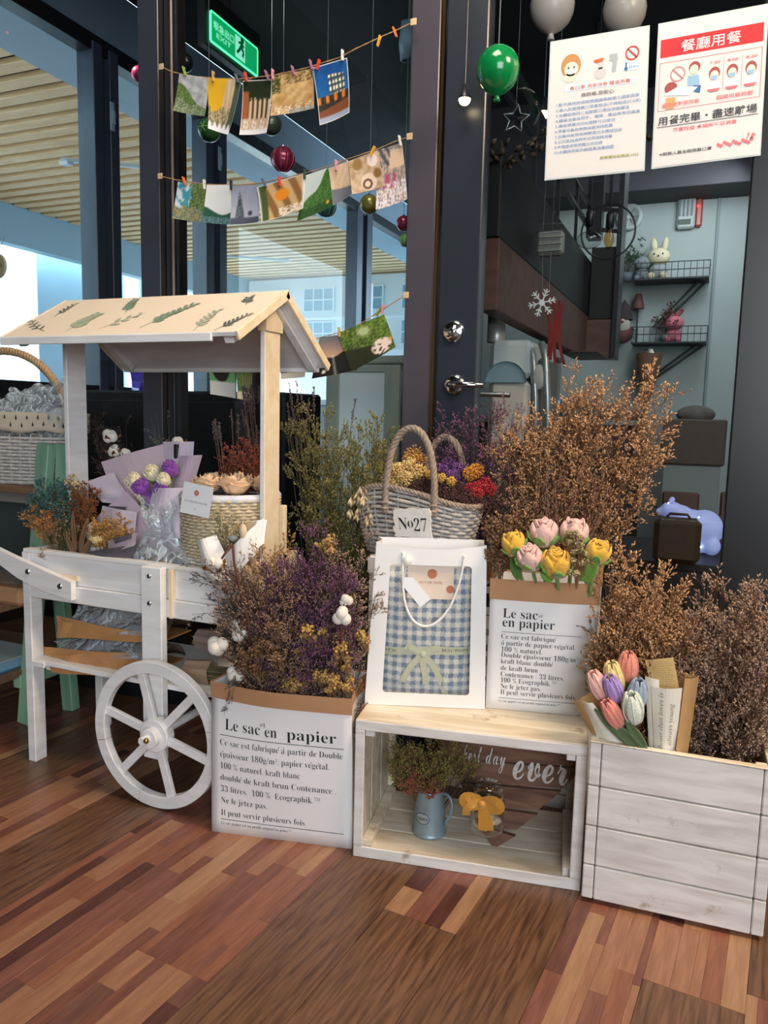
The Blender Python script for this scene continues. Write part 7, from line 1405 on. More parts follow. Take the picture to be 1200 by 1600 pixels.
lines = ['1.暫不接待旅遊疫情建議等級第三國家旅客', '2.進入民宿請戴口罩量額溫(不得超過37.5度)', '3.全體服務同仁皆配戴口罩並測量體溫', '4.積極消毒各把手、電梯、電話等常用器具', '5.備有噴霧式75%酒精可以使用', '6.早餐可拿到房間用餐保持距離', '7.全館地面使用稀釋漂白水擦拭地板', '8.公共區域桌椅每日用酒精消毒', '9.每間客房使用獨立式空調', '10.大廳採用紫外線燈具消毒殺菌']
wd_ = [.86, .87, .76, .87, .62, .60, .70, .60, .50, .62]
lettering([txt(s, .08, .475+i*.0385, .026, wd_[i], .004) for i, s in enumerate(lines)], f1_, 'blue_text', BL, n1)
lettering([txt('我防疫,您安心', .34, .425, .030, .34, .006)], f1_, 'title_text', BK, n1); lettering([txt('戴口罩 清潔消毒 體溫測量', .22, .365, .028, .62, .004)], f1_, 'orange_text', OR, n1); lettering([txt('疾管署防疫專線:1922', .56, .895, .024, .39, .01)], f1_, 'footer_text', GY, n1)
def flat(polys, fn_, name, m, par):
    mb = MB()
    for p in polys: mb.add([fn_(x, y) for x, y in p], [tuple(range(len(p)))])
    return mb.build(name, m, par)
def el(cx_, cy_, rx, ry, n=20, a0=0, a1=2*PI): return [(cx_+rx*math.cos(a0+(a1-a0)*k/(n-(0 if a1-a0 > 6.2 else 1))), cy_+ry*math.sin(a0+(a1-a0)*k/(n-(0 if a1-a0 > 6.2 else 1)))) for k in range(n)]
def ringp(cx_, cy_, rx, ry, w, fn_, name, m, par, n=28):
    mb = MB(); q = [fn_(cx_+rx*math.cos(2*PI*k/n), cy_+ry*math.sin(2*PI*k/n)) for k in range(n)]+[fn_(cx_+(rx-w)*math.cos(2*PI*k/n), cy_+(ry-w*.7)*math.sin(2*PI*k/n)) for k in range(n)]; mb.add(q, [(k, (k+1) % n, n+(k+1) % n, n+k) for k in range(n)])
    a, b = .7*rx, .7*ry; mb.add([fn_(cx_-a-w*.3, cy_-b+w*.3), fn_(cx_-a+w*.3, cy_-b-w*.3), fn_(cx_+a+w*.3, cy_+b-w*.3), fn_(cx_+a-w*.3, cy_+b+w*.3)], [(0, 1, 2, 3)]); return mb.build(name, m, par)
def lay(P, o): return flatp(P, o)
flat([[(.16, .335), (.90, .335), (.90, .375), (.16, .375)]], lay(P1_, .0016), 'text_band', LB_, n1)
flat([el(.22, .19, .105, .085)], lay(P1_, .0016), 'girl_hair', HR, n1); flat([el(.225, .215, .075, .052), el(.215, .275, .07, .035)], lay(P1_, .0019), 'girl_face', SK, n1); flat([el(.195, .205, .008, .010, 10), el(.255, .205, .008, .010, 10)], lay(P1_, .0023), 'girl_eyes', BK, n1); flat([el(.225, .232, .045, .022)], lay(P1_, .0023), 'girl_mask', WH, n1)
flat([el(.53, .275, .06, .042), [(.49, .2), (.57, .2), (.55, .245), (.51, .245)]], lay(P1_, .0016), 'spray_bottle', mat('notice_greyline', '#c9c4c8', .6), n1); flat([[(.46, .175), (.56, .168), (.56, .188), (.50, .20), (.46, .19)]], lay(P1_, .0020), 'spray_nozzle', OR, n1)
flat([[(.62, .15), (.70, .15), (.71, .20), (.62, .20)], [(.655, .20), (.70, .20), (.69, .28), (.65, .28)]], lay(P1_, .0016), 'thermometer_gun', mat('notice_greygun', '#a8b0b4', .6), n1); ringp(.85, .165, .07, .05, .014, lay(P1_, .0018), 'no_entry_ring', RD, n1)
flat([[(.76, .22), (.93, .22), (.93, .285), (.76, .285)]], lay(P1_, .0016), 'temperature_box', LB_, n1); flat([[(.785, .225), (.80, .225), (.80, .26), (.785, .26)], el(.792, .27, .018, .013, 12)], lay(P1_, .0020), 'thermometer_icon', mat('notice_deepblue', '#2f6a9c', .6), n1); lettering([txt('37.5°c', .82, .27, .02, .10, .01)], lay(P1_, .002), 'temperature_text', mat('notice_deepblue', '#2f6a9c'), n1)
n2, P2_ = notice('white notice with red header and seated figures, right of the two on the door', [(1031, 39), (1199, 8), (1186, 241), (1020, 262)])
g2 = lambda o: lay(P2_, o)
flat([[(.02, .11), (.98, .11), (.98, .235), (.02, .235)]], g2(.0016), 'red_header', RD, n2); lettering([txt('餐廳用餐', .22, .21, .088, .56, .003)], g2(.0021), 'header_text', WH, n2)
mb = MB()
for (x0, y0, x1, y1) in ((.02, .272, .98, .275), (.02, .605, .98, .608), (.02, .272, .025, .608), (.975, .272, .98, .608), (.63, .30, .633, .52), (.80, .30, .803, .52)): mb.add([g2(.0016)(x0, y0), g2(.0016)(x1, y0), g2(.0016)(x1, y1), g2(.0016)(x0, y1)], [(0, 1, 2, 3)])
mb.build('box_lines', PKR, n2)
for i, (x, s_) in enumerate(((.55, '7:30'), (.715, '8:00'), (.885, '8:30'))):
    lettering([txt(s_, x-.05, .335, .026, .10, .012)], g2(.002), 'time_text', PKR, n2); flat([el(x, .40, .052, .045)], g2(.0016), 'figure_hair', mat('notice_brown_hair', '#9c4a44', .6), n2); flat([el(x, .415, .040, .034)], g2(.0019), 'figure_face', SK, n2); flat([[(x-.03, .415), (x+.03, .415), (x+.025, .443), (x-.025, .443)]], g2(.0023), 'figure_mask', MKB, n2); flat([[(x-.045, .452), (x+.045, .452), (x+.07, .51), (x-.07, .51)]], g2(.0017), 'figure_shirt', WH, n2); flat([[(x-.06, .505), (x+.06, .505), (x+.04, .525), (x-.04, .525)]], g2(.0022), 'figure_bowl', PKR, n2)
ringp(.20, .365, .072, .052, .010, g2(.0018), 'no_sign_ring', PKR, n2)
flat([el(.36, .335, .055, .040), el(.14, .455, .062, .042)], g2(.0016), 'diner_hair', mat('notice_brown_hair', '#9c4a44'), n2); flat([el(.355, .35, .040, .032)], g2(.0020), 'diner_face', SK, n2); flat([[(.30, .39), (.40, .39), (.42, .47), (.30, .46)]], g2(.0017), 'diner_shirt', MKB, n2); flat([[(.36, .46), (.43, .47), (.42, .52), (.35, .50)]], g2(.0018), 'diner_trousers', mat('notice_deepblue', '#2f6a9c'), n2)
flat([[(.06, .50), (.20, .455), (.40, .475), (.32, .525)]], g2(.0019), 'table_top', WH, n2); flat([[(.10, .52), (.19, .525), (.18, .60), (.10, .60)]], g2(.0021), 'stool', mat('notice_tan', '#d8a06a', .6), n2)
lettering([txt('避免面對面用餐', .06, .585, .034, .36, .004)], g2(.0024), 'caption_text', PKR, n2); lettering([txt('錯開用餐時間', .58, .585, .034, .33, .004)], g2(.0024), 'caption_text', PKR, n2)
lettering([txt('用餐完畢・盡速離場', .03, .705, .066, .93, .010)], g2(.002), 'large_text', BK, n2, [(.02, .722, .97, .722, .004)]); lettering([txt('落實防疫 本場所每日消毒', .18, .765, .032, .60, .010)], g2(.002), 'red_text', PKR, n2); lettering([txt('※服務人員全程佩戴口罩', .06, .925, .026, .50, .008)], g2(.002), 'footer_text', BK, n2)
mb = MB()
for k in range(12): x = .62+k*.028; y = .90+.012*math.sin(k*2.1); q = el(x, y, .016, .014, 8); mb.add([g2(.0018)(*p) for p in q], [tuple(range(8))])
mb.build('emblem', PKR, n2); flat([[(.90, .90), (.93, .845), (.96, .86)], [(.88, .90), (.89, .84), (.905, .845)]], g2(.0018), 'emblem_tail', PKR, n2)
# ================================================================ dried flowers
def bs_mat(n, a, isl): return mat(n, a, .85, island=isl)
ST = mat('brown_stems', '#75563f', .85); STG = mat('green_stems', '#5c5a34', .85); STD = mat('dark_stems', '#3a2a28', .85); STT = mat('tan_stems', '#9c7a55', .85)
BRN = bs_mat('tan_statice', '#b98a62', ['#d6a878', '#92694f', '#e6bb86']); BRD = bs_mat('dusky_statice', '#9c8174', ['#bd9e88', '#7a625a', '#d0ad8c']); OLV = bs_mat('olive_statice', '#747040', ['#94894e', '#505230', '#b0a060'])
PRP = bs_mat('purple_statice', '#70466a', ['#8e5c7e', '#543654', '#a06e84']); GRN = bs_mat('grey_purple_statice', '#6c5c66', ['#54464f', '#857480']); RST = bs_mat('rust_statice', '#7a4e38', ['#9c6a44', '#54342a']); YLW = bs_mat('mustard_yarrow', '#b58c4a', ['#cfa862', '#8f6c38'])
SLV = bs_mat('silver_statice', '#8a8078', ['#6c625c', '#a09488'])
def cloud(n, lo, hi): return np.stack([ng.uniform(lo[i], hi[i], n) for i in range(3)], 1)
def fan(n, x0, x1, Y, ztop, zlo, ydepth=.05, pw=1.0):
    """tips under a curve ztop(x)"""
    x = ng.uniform(x0, x1, n); zt = np.array([ztop(a) for a in x]); z = zlo+(zt-zlo)*(ng.random(n)**pw); return np.stack([x, Y+ng.uniform(-ydepth, ydepth, n), z], 1)
def prof(pts, Y):      # pixel outline -> height as a function of x at depth Y
    q = [onY(x, y, Y) for x, y in pts]; xs = [p.x for p in q]; zs = [p.z for p in q]; return lambda a: float(np.interp(a, xs, zs))
def xr(px, Y, py=700): return onY(px, py, Y).x
# 1 the tall tan statice behind the bags
Y_ = 1.76; pf = prof([(760, 680), (800, 650), (850, 640), (905, 590), (955, 600), (1000, 600), (1052, 588), (1060, 700), (1040, 770)], Y_)
tp = fan(84, xr(775, Y_), xr(1040, Y_), Y_, pf, .74, .05, .55)
bunch('statice_bunch', 'tall tan statice fanning out behind the bags in front of the door glass', (-.36, 1.80, .30), .04, tp, 12, [ST, BRN], nb=10, nt=5, nf=5, bl=.11, tl=.038, fl=.0095, fw=.0021, t0=.42, bend=.12)
# spiky straight stalks in its middle
sp = Spray(); t = thing('stalk_bunch', 'straight dry purple-brown stalks in the middle of the tan statice', 'dried flowers', (-.33, 1.72, .55)); n = 46; bb = np.stack([ng.uniform(-.05, .09, n), ng.uniform(-.02, .02, n), np.zeros(n)], 1); tt = bb+np.stack([ng.uniform(-.05, .09, n), ng.uniform(-.02, .02, n), ng.uniform(.17, .30, n)], 1); mdp = (bb+tt)/2; sp.curves(bb, mdp, tt, .0014, .0008, 3)
c = kids(bb, mdp, tt, 22, .3, 1, 22, .010, .3, 0); sp.buds(c[0], c[2]-c[0], .009, .0016); sp.make('stalks', [mat('stalk_brown', '#8a5f4a', .85), bs_mat('stalk_buds', '#6e5058', ['#8a6660', '#9c7a60'])], t)
# 2 brown statice in the standing crate, one bunch at the back left, one right
Y_ = 1.60; pf = prof([(930, 910), (960, 870), (1000, 850), (1050, 900), (1075, 950), (1110, 905), (1150, 930), (1200, 890), (1230, 900)], Y_)
tp = fan(64, xr(940, Y_, 900), xr(1090, Y_, 900), Y_-.02, pf, .40, .07, .6); bunch('statice_bunch', 'dense brown statice at the left side of the standing crate', (-.075, 1.61, .05), .05, tp, 10, [ST, BRN], nb=11, nt=6, nf=4, bl=.09, tl=.032, fl=.009, fw=.0019, t0=.45)
tp = fan(60, xr(1070, Y_, 900), xr(1225, Y_, 900), Y_-.03, pf, .34, .09, .6); bunch('statice_bunch', 'dusky brown statice at the right side of the standing crate', (.07, 1.58, .05), .05, tp, 10, [ST, BRD], nb=11, nt=6, nf=4, bl=.09, tl=.032, fl=.009, fw=.0019, t0=.42)
# 3 olive statice between cart and basket
Y_ = 1.72; pf = prof([(440, 650), (480, 640), (520, 640), (555, 625), (585, 660), (610, 650), (625, 720)], Y_)
tp = fan(54, xr(452, Y_), xr(608, Y_), Y_, pf, .62, .06, .55); bunch('statice_bunch', 'olive green statice between the cart post and the wicker basket', (-.80, 1.78, .02), .05, tp, 10, [STG, OLV], nb=11, nt=6, nf=5, bl=.085, tl=.03, fl=.0085, fw=.0016, t0=.5, ang=30)
tbn = thing('zinc_tub', 'plain zinc tub on the floor behind the tall paper bag, hidden by it', 'tub', (-.80, 1.78, 0)); mb = MB(); mb.lathe([(0, .001), (.07, .001), (.085, .26), (.09, .265), (.082, .265), (.067, .006), (0, .005)], 28); mb.build('body', ZN, tbn, smooth=True); mb = MB(); mb.tube([(-.088, 0, .22), (-.11, 0, .24), (-.11, 0, .19), (-.082, 0, .17)], .004, 6); mb.build('handle', ZN, tbn)
# 4 purple statice behind the basket
Y_ = 1.74; pf = prof([(660, 680), (690, 640), (730, 640), (780, 620), (810, 650), (830, 700)], Y_); tp = fan(38, xr(672, Y_), xr(815, Y_), Y_, pf, .72, .04, .6)
bunch('statice_bunch', 'purple statice rising behind the wicker basket', (-.48, 1.80, .30), .03, tp, 7, [STD, PRP], nb=9, nt=5, nf=4, bl=.09, tl=.032, fl=.007, fw=.0014, t0=.5)
# 5 mix in the tall paper bag
bx = b1.location+Vector((W1_*.5, .085, 0)); B1 = (bx.x, bx.y+.03, .02)
def bagbunch(label, n, x0, x1, Y, pts, zlo, ns, ms, **k):
    pf = prof(pts, Y); tp = fan(n, xr(x0, Y, 950), xr(x1, Y, 950), Y, pf, zlo, .035, .6); return bunch('statice_bunch', label, B1, .06, tp, ns, ms, **k)
bagbunch('rusty brown statice leaning left out of the tall paper bag', 56, 345, 480, 1.36, [(330, 905), (370, 880), (420, 900), (480, 930)], .40, 8, [STD, bs_mat('pinkish_tan_statice', '#94725f', ['#b8957a', '#6f5146'])], nb=11, nt=5, nf=5, bl=.075, tl=.026, fl=.0065, fw=.0014, t0=.45)
bagbunch('deep purple statice in the middle of the tall paper bag', 60, 425, 555, 1.385, [(420, 880), (450, 850), (490, 815), (530, 850), (570, 900)], .43, 8, [STD, PRP], nb=11, nt=6, nf=5, bl=.07, tl=.026, fl=.007, fw=.0014, t0=.5)
bagbunch('dusky brown statice at the right of the tall paper bag beside the gift bag', 56, 490, 578, 1.42, [(480, 900), (530, 850), (575, 830), (590, 850)], .36, 6, [STD, BRD], nb=11, nt=6, nf=5, bl=.07, tl=.026, fl=.0065, fw=.0014, t0=.4)
bagbunch('tan statice behind the purple one in the tall paper bag', 30, 395, 470, 1.43, [(380, 880), (420, 840), (470, 850)], .45, 5, [ST, BRN], nb=9, nt=5, nf=5, bl=.08, tl=.028, fl=.0065, fw=.0014, t0=.5)
# silver branch hanging out over the cart side
sp = Spray(); t = thing('statice_branch', 'thin dark statice branch reaching left over the cart side board', 'dried flowers', B1); n = 8; bb = np.zeros((n, 3)); bb[:, 2] = .36; bb += ng.normal(0, .01, (n, 3))
tt = np.array([list(Vector(onY(x, y, 1.34))-Vector(B1)) for x, y in ((285, 905), (300, 880), (315, 935), (300, 960), (330, 900), (345, 880), (310, 900), (335, 940))]); limonium(sp, bb, tt, nb=7, nt=3, nf=3, bl=.06, tl=.022, fl=.006, fw=.0013, t0=.45, r=.0009); sp.make('sprig', [STD, bs_mat('slate_buds', '#6c6a72', ['#4c4a52', '#8a8088'])], t)
sp = Spray(); t = thing('statice_branch', 'little sprig drooping over the left top corner of the tall paper bag', 'dried flowers', B1); a = np.array([list(Vector(onY(368, 1062, 1.345))-Vector(B1))]); tt = np.array([list(Vector(onY(350, 1118, 1.315))-Vector(B1))]); tt2 = np.array([list(Vector(onY(362, 1100, 1.315))-Vector(B1))]); limonium(sp, np.concatenate([a, a]), np.concatenate([tt, tt2]), nb=7, nt=3, nf=3, bl=.022, tl=.010, fl=.005, fw=.0012, t0=.4, r=.0008, up=-.3, bend=.5); sp.make('sprig', [STD, bs_mat('slate_buds', '#6c6a72', [])], t)
# mustard yarrow clusters
BK_ = .022
def yarrow(label, pts, foot, m, rad=.012, nb_=26, bl=.0045, sd=1, name='yarrow_bunch', stm=STT, Y=None):
    t = thing(name, label, 'dried flowers', foot); F_ = np.array(foot)
    for j in range(0, len(pts), 3):
        sp = Spray()
        for (x, y, Yv, s_) in pts[j:j+3]:
            c = np.array(onY(x, y, Yv))-F_; k = 9; q = c+ng.normal(size=(k, 3))*rad*.55*s_*np.array([1, .8, .6]); b0 = c+np.array([0, BK_, -.035]); sp.segs(np.repeat(b0[None], k, 0), q, np.full(k, .0006), np.full(k, .0005))
            P = c+nrm(ng.normal(size=(nb_, 3)))*(ng.random((nb_, 1))**.5)*rad*s_*np.array([1, .8, .6]); sp.buds(P, ng.normal(size=P.shape)+[0, 0, .7], bl*2, bl)
        sp.make('flower_head', [stm, m], t)
    return t
r_ = random.Random(5); pts = [(r_.uniform(440, 545), r_.uniform(975, 1080), r_.uniform(1.365, 1.395), r_.uniform(.5, .85)) for _ in range(60)]+[(508+r_.uniform(-8, 8), 852+r_.uniform(-10, 10), 1.37, .8) for _ in range(4)]+[(565, 993, 1.37, .9), (570, 1000, 1.37, .8), (480, 985, 1.34, 1), (533, 1015, 1.34, 1), (520, 1060, 1.37, 1.1)]
yarrow('mustard yellow yarrow heads over the brown cuff of the tall paper bag', pts, B1, YLW)
pts = [(r_.uniform(375, 450), r_.uniform(975, 1060), r_.uniform(1.33, 1.38), r_.uniform(.7, 1.1)) for _ in range(34)]; yarrow('brown dried blossom cluster at the left front of the tall paper bag', pts, B1, bs_mat('brown_blossoms', '#7d5a40', ['#5c3e2e', '#9c7850']), rad=.013)
pts = [(r_.uniform(760, 805), r_.uniform(810, 900), 1.56, r_.uniform(.7, 1.1)) for _ in range(26)]; yarrow('brown dried blossom cluster left of the crochet roses', pts, (-.37, 1.57, .45), bs_mat('brown_blossoms', '#7d5a40', []), rad=.013)
pts = [(r_.uniform(888, 915), r_.uniform(830, 900), 1.515, r_.uniform(.5, .8)) for _ in range(18)]; yarrow('tiny cream dried blossoms between the crochet roses', pts, (bag2c.x+.03, bag2c.y, .42), bs_mat('cream_blossoms', '#a99468', ['#c9b488', '#7a6a40']), rad=.010, bl=.003)
# ================================================================ cotton bolls
COT = mat('cotton_white', '#e8e0d4', .95, bump=.8, bs=120, sheen=.5); HUSK = mat('cotton_husk', '#7a4a2c', .8, var=.2)
def cotton(label, px, py, Y, R, husk=True, stem=None, seed=0):
    p = onY(px, py, Y); r_ = random.Random(seed); t = thing('cotton_boll', label, 'cotton', p)
    for k in range(4): a = k*PI/2+r_.uniform(-.3, .3); mb = MB(); mb.sphere((R*.42*math.cos(a), R*.30*math.sin(a), R*.35*math.sin(a*1.7+seed)), R*.62, 14, 10, sc=(1, .9, 1.05)); mb.build('lobe', COT, t, smooth=True)
    if husk:
        for k in range(5): a = k*2*PI/5; mb = MB(); petal(mb, axis_m((0, 0, 0), (r_.uniform(-.3, .3), -.2, 1)), a, .7, R*.25, R*1.0, -R*.95, R*.35, R*.3, 3, 4); mb.build('husk', HUSK, t, smooth=True, solid=.0008)
    if stem: mb = MB(); q = Vector(onY(*stem))-Vector(p); mb.tube([(0, 0, -R*.6), tuple(q*.5+Vector((0, 0, -.005))), tuple(q)], [.0022, .0026, .003], 7); mb.build('stem', mat('cotton_stem', '#5a2f22', .7), t, smooth=True)
    return t
cotton('cotton boll with brown husk at the top left of the tall paper bag bouquet', 335, 882, 1.335, .020, stem=(362, 850, 1.36), seed=1)
cotton('white cotton boll over the cart shelf at the left of the bag', 340, 1010, 1.34, .024, False, (385, 1050, 1.38), 2); cotton('cream cotton boll just right of the white one above the bag', 375, 985, 1.37, .024, False, (395, 1050, 1.39), 3); cotton('pale cotton boll at the left top corner of the tall bag', 368, 1052, 1.36, .020, False, (385, 1075, 1.39), 4)
cotton('cream cotton boll at the right of the purple statice in the bag', 534, 962, 1.345, .019, False, (530, 1040, 1.39), 5); cotton('small cotton boll above the cream one at the right of the bag', 541, 938, 1.36, .014, False, (535, 980, 1.38), 6)
t = thing('bare_twig', 'dark red cotton twig standing at the left of the tall bag bouquet', 'twig', onY(392, 1050, 1.39)); q = [Vector(onY(x, y, 1.34))-Vector(t.location) for x, y in ((388, 970), (375, 920), (366, 880), (364, 853))]; mb = MB(); mb.tube([(0, 0, 0)]+[tuple(p) for p in q], [.003, .003, .0028, .0026, .003], 8); mb.build('stem', mat('cotton_stem', '#5a2f22'), t, smooth=True); mb = MB(); mb.tube([tuple(q[1]), tuple(Vector(onY(352, 893, 1.335))-Vector(t.location))], [.002, .0015], 6); mb.build('side_twig', mat('cotton_stem', '#5a2f22'), t)
for i, (px, py, R, lab) in enumerate(((172, 680, .022, 'white cotton boll at the back left of the cart, highest'), (178, 704, .018, 'cotton boll behind the lilac paper, lower left'), (278, 692, .018, 'cotton boll with dark husk behind the right of the lilac paper'), (196, 708, .016, 'cotton boll just above the lilac paper edge'))): cotton(lab, px, py, 1.655, R, i != 3, (px+6, 780, 1.66), 10+i)
# ================================================================ dried bunches on the cart
def cartbunch(label, base, pts_tips, ns, ms, **k): tp = np.array([list(onY(*q)) for q in pts_tips]); return bunch('dried_bunch', label, base, .015, tp, ns, ms, **k)
g_ = random.Random(3)
tips = [(g_.uniform(45, 110), g_.uniform(748, 800), g_.uniform(1.46, 1.54)) for _ in range(26)]; cartbunch('teal dried gypsophila at the left end of the cart', (-1.515, 1.50, .465), tips, 4, [STG, bs_mat('teal_buds', '#2f6a6e', ['#4c8a88', '#1f4a50', '#9cb4a8'])], nb=8, nt=5, nf=4, bl=.05, tl=.018, fl=.006, fw=.0016, t0=.65)
tips = [(g_.uniform(40, 85), g_.uniform(795, 835), g_.uniform(1.44, 1.48)) for _ in range(12)]; cartbunch('orange dried sprays drooping at the left front of the cart', (-1.51, 1.49, .465), tips, 3, [STT, bs_mat('apricot_buds', '#c98a4c', ['#a86a34', '#dca868'])], nb=8, nt=4, nf=4, bl=.035, tl=.014, fl=.005, fw=.0018, t0=.7)
tips = [(g_.uniform(112, 152), g_.uniform(752, 820), g_.uniform(1.48, 1.54)) for _ in range(22)]; cartbunch('rust brown dried cluster beside the left post of the cart', (-1.47, 1.50, .465), tips, 3, [ST, bs_mat('rust_buds', '#8a4e28', ['#a8683a', '#6a3a20'])], nb=9, nt=5, nf=4, bl=.04, tl=.016, fl=.005, fw=.0017, t0=.6)
tips = [(g_.uniform(75, 125), g_.uniform(770, 830), g_.uniform(1.45, 1.5)) for _ in range(20)]; cartbunch('pale brown dried stems in front of the teal flowers', (-1.50, 1.48, .465), tips, 3, [STG, bs_mat('taupe_buds', '#8a6c54', ['#a98c6c', '#6c5040'])], nb=4, nt=3, nf=3, bl=.035, tl=.016, fl=.006, fw=.002, t0=.6)
yarrow('cream umbel seed head standing above the teal flowers', [(108, 752, 1.46, .9), (113, 747, 1.46, .8), (118, 757, 1.46, .8)], (-1.48, 1.48, .47), bs_mat('cream_umbel', '#d8c49a', ['#b89c70', '#e8dcc0']), rad=.012, name='umbel'); yarrow('small white thistle head at the front edge of the cart', [(70, 862, 1.425, 1.1), (66, 868, 1.425, .8)], (-1.50, 1.445, .50), bs_mat('thistle_buds', '#c9b8a0', ['#8a6c58', '#e0d6c8']), rad=.010, name='thistle')
t = thing('dried_leaves', 'curled brown dried leaves at the left front of the cart', 'dried leaves', (-1.46, 1.45, .47)); 
for i, (x, y, x2, y2) in enumerate(((120, 860, 108, 800), (126, 862, 132, 812), (118, 868, 100, 835), (128, 872, 140, 840), (132, 880, 126, 845))): leafy('', onY(x, y, 1.445), onY(x2, y2, 1.435), .008, mat('dry_brown_leaf', '#7a5a40', .8, var=.2), par=t)
tips = [(g_.uniform(145, 205), g_.uniform(645, 720), g_.uniform(1.64, 1.70)) for _ in range(24)]; cartbunch('dark sparse twigs behind the cotton at the back of the cart', (-1.45, 1.66, .465), tips, 3, [STD, bs_mat('dark_tw_buds', '#54443e', ['#6c5a4c', '#3c302e'])], nb=7, nt=4, nf=3, bl=.06, tl=.02, fl=.005, fw=.0014, t0=.5)
tips = [(g_.uniform(225, 270), g_.uniform(642, 700), g_.uniform(1.66, 1.70)) for _ in range(10)]; cartbunch('grey green sprigs rising behind the lilac bouquet', (-1.30, 1.675, .465), tips, 2, [mat('slate_stem', '#56605e', .8), bs_mat('slate_leaf', '#5c6660', ['#76807a', '#9c7a5c'])], nb=6, nt=3, nf=3, bl=.04, tl=.016, fl=.007, fw=.0016, t0=.4)
tips = [(g_.uniform(345, 418), g_.uniform(690, 735), g_.uniform(1.64, 1.70)) for _ in range(40)]; cartbunch('red dried filler flowers left of the right post', (-1.075, 1.700, .465), tips, 5, [ST, bs_mat('red_buds', '#9c3a34', ['#7a4a3c', '#b85a44', '#5c4438'])], nb=10, nt=5, nf=4, bl=.05, tl=.018, fl=.006, fw=.002, t0=.62)
tips = [(g_.uniform(140, 215), g_.uniform(800, 845), g_.uniform(1.43, 1.48)) for _ in range(24)]; cartbunch('golden dried flowers in the small grey bouquet', (-1.372, 1.485, .49), tips, 3, [STT, bs_mat('golden_buds', '#b9853c', ['#d8a860', '#8a5a2c'])], nb=8, nt=4, nf=4, bl=.03, tl=.012, fl=.005, fw=.0018, t0=.6)
tips = [(g_.uniform(325, 400), g_.uniform(800, 860), g_.uniform(1.43, 1.48)) for _ in range(22)]; cartbunch('pale gold and grey sprigs in the white paper bouquet', (-.985, 1.475, .50), tips, 3, [mat('sage_stem', '#6c6e5c', .8), bs_mat('pale_gold_buds', '#c9a868', ['#e0cca0', '#8a9080'])], nb=7, nt=4, nf=3, bl=.03, tl=.014, fl=.006, fw=.0015, t0=.5)
fabric_rose('grey dried rose in the white paper bouquet', tuple(onY(364, 842, 1.425)), .012, mat('grey_dry_petal', '#a8aca4', .8, var=.15), 'dried_rose', 3)
t = thing('bunny_tail', 'cream bunny tail grass head in the white paper bouquet', 'dried flowers', onY(380, 830, 1.43)); mb = MB(); mb.sphere((0, 0, 0), .008, 14, 10, sc=(1, 1, 2.1)); mb.build('head', mat('bunny_tail_cream', '#e6cda8', .95, bump=1, bs=400, sheen=.6), t, smooth=True); mb = MB(); mb.tube([(0, 0, -.01), (.0, .02, -.07)], .0008, 5); mb.build('stem', STT, t)
# lavender spikes
def spikes(label, foot, tips, m1, m2, hl=.045, name='lavender_bunch', r=.0014, wb=.0028):
    t = thing(name, label, 'dried flowers', foot); F_ = np.array(foot); T = np.array([list(onY(*q)) for q in tips])-F_
    for gsp in np.array_split(np.arange(len(T)), max(1, len(T)//5)):
        sp = Spray(); A = ng.uniform(-.012, .012, (len(gsp), 3))*[1, 1, 0]; Tt = T[gsp]; Bm = (A+Tt)/2; sp.curves(A, Bm, Tt, r, r*.6, 3); d = nrm(Tt-A)
        k = 44; P = np.repeat(Tt, k, 0)-np.repeat(d, k, 0)*(ng.random((len(gsp)*k, 1))*hl)+ng.normal(0, .0012, (len(gsp)*k, 3)); sp.buds(P, np.repeat(d, k, 0)+ng.normal(0, .5, P.shape), .006, wb*.6); sp.make('spike', [m1, m2], t)
    return t
LVD = bs_mat('lavender_grey', '#5c5058', ['#6e6068', '#4a3e40', '#7d6a62'])
spikes('grey lavender spikes in the middle back of the cart', (-1.10, 1.665, .465), [(g_.uniform(335, 352), g_.uniform(655, 690), 1.66) for _ in range(5)]+[(332, 660, 1.66), (361, 640, 1.67), (372, 650, 1.66)], ST, LVD)
spikes('close sheaf of brown lavender stalks left of the right post', (-1.03, 1.705, .465), [(g_.uniform(378, 415), g_.uniform(600, 690), g_.uniform(1.68, 1.71)) for _ in range(26)], mat('lav_stem', '#6a4f44', .85), LVD)
spikes('dark curved lavender spikes right of the right post', (-.93, 1.80, .30), [(452, 598, 1.75), (463, 596, 1.75), (470, 610, 1.76), (478, 630, 1.76), (490, 605, 1.76), (458, 640, 1.75), (449, 630, 1.75), (447, 660, 1.75), (468, 650, 1.75), (482, 625, 1.75), (555, 625, 1.75), (461, 670, 1.75), (455, 620, 1.75)], mat('lav_stem', '#6a4f44'), LVD, .06)
# ================================================================ flowers in the wicker basket
BC = Vector(bk.location)
def moss(label, pts, m, r, name='dried_cluster', k=60, bl=.006, bw=.0022, Yd=.02):
    t = thing(name, label, 'dried flowers', tuple(BC+Vector((0, 0, .02)))); F_ = np.array(BC+Vector((0, 0, .02)))
    for (x, y, Yv) in pts:
        sp = Spray(); c = np.array(onY(x, y, Yv))-F_; sp.segs(np.array([[c[0]*.6, c[1]*.5, 0.]]), c[None], np.array([.0014]), np.array([.001])); P = c+nrm(ng.normal(size=(k*4, 3)))*(ng.random((k*4, 1))**.4)*r; sp.buds(P, P-c+ng.normal(size=P.shape)*r*.5, bl, bw); sp.make('flower_head', [STT, m], t)
    return t
moss('cream dried hydrangea at the left in the wicker basket', [(620, 735, 1.670), (640, 728, 1.692), (655, 738, 1.681), (632, 748, 1.649), (608, 750, 1.670), (612, 760, 1.639)], bs_mat('cream_florets', '#d8b468', ['#e8cc90', '#b98c44']), .016, bl=.007, bw=.0032)
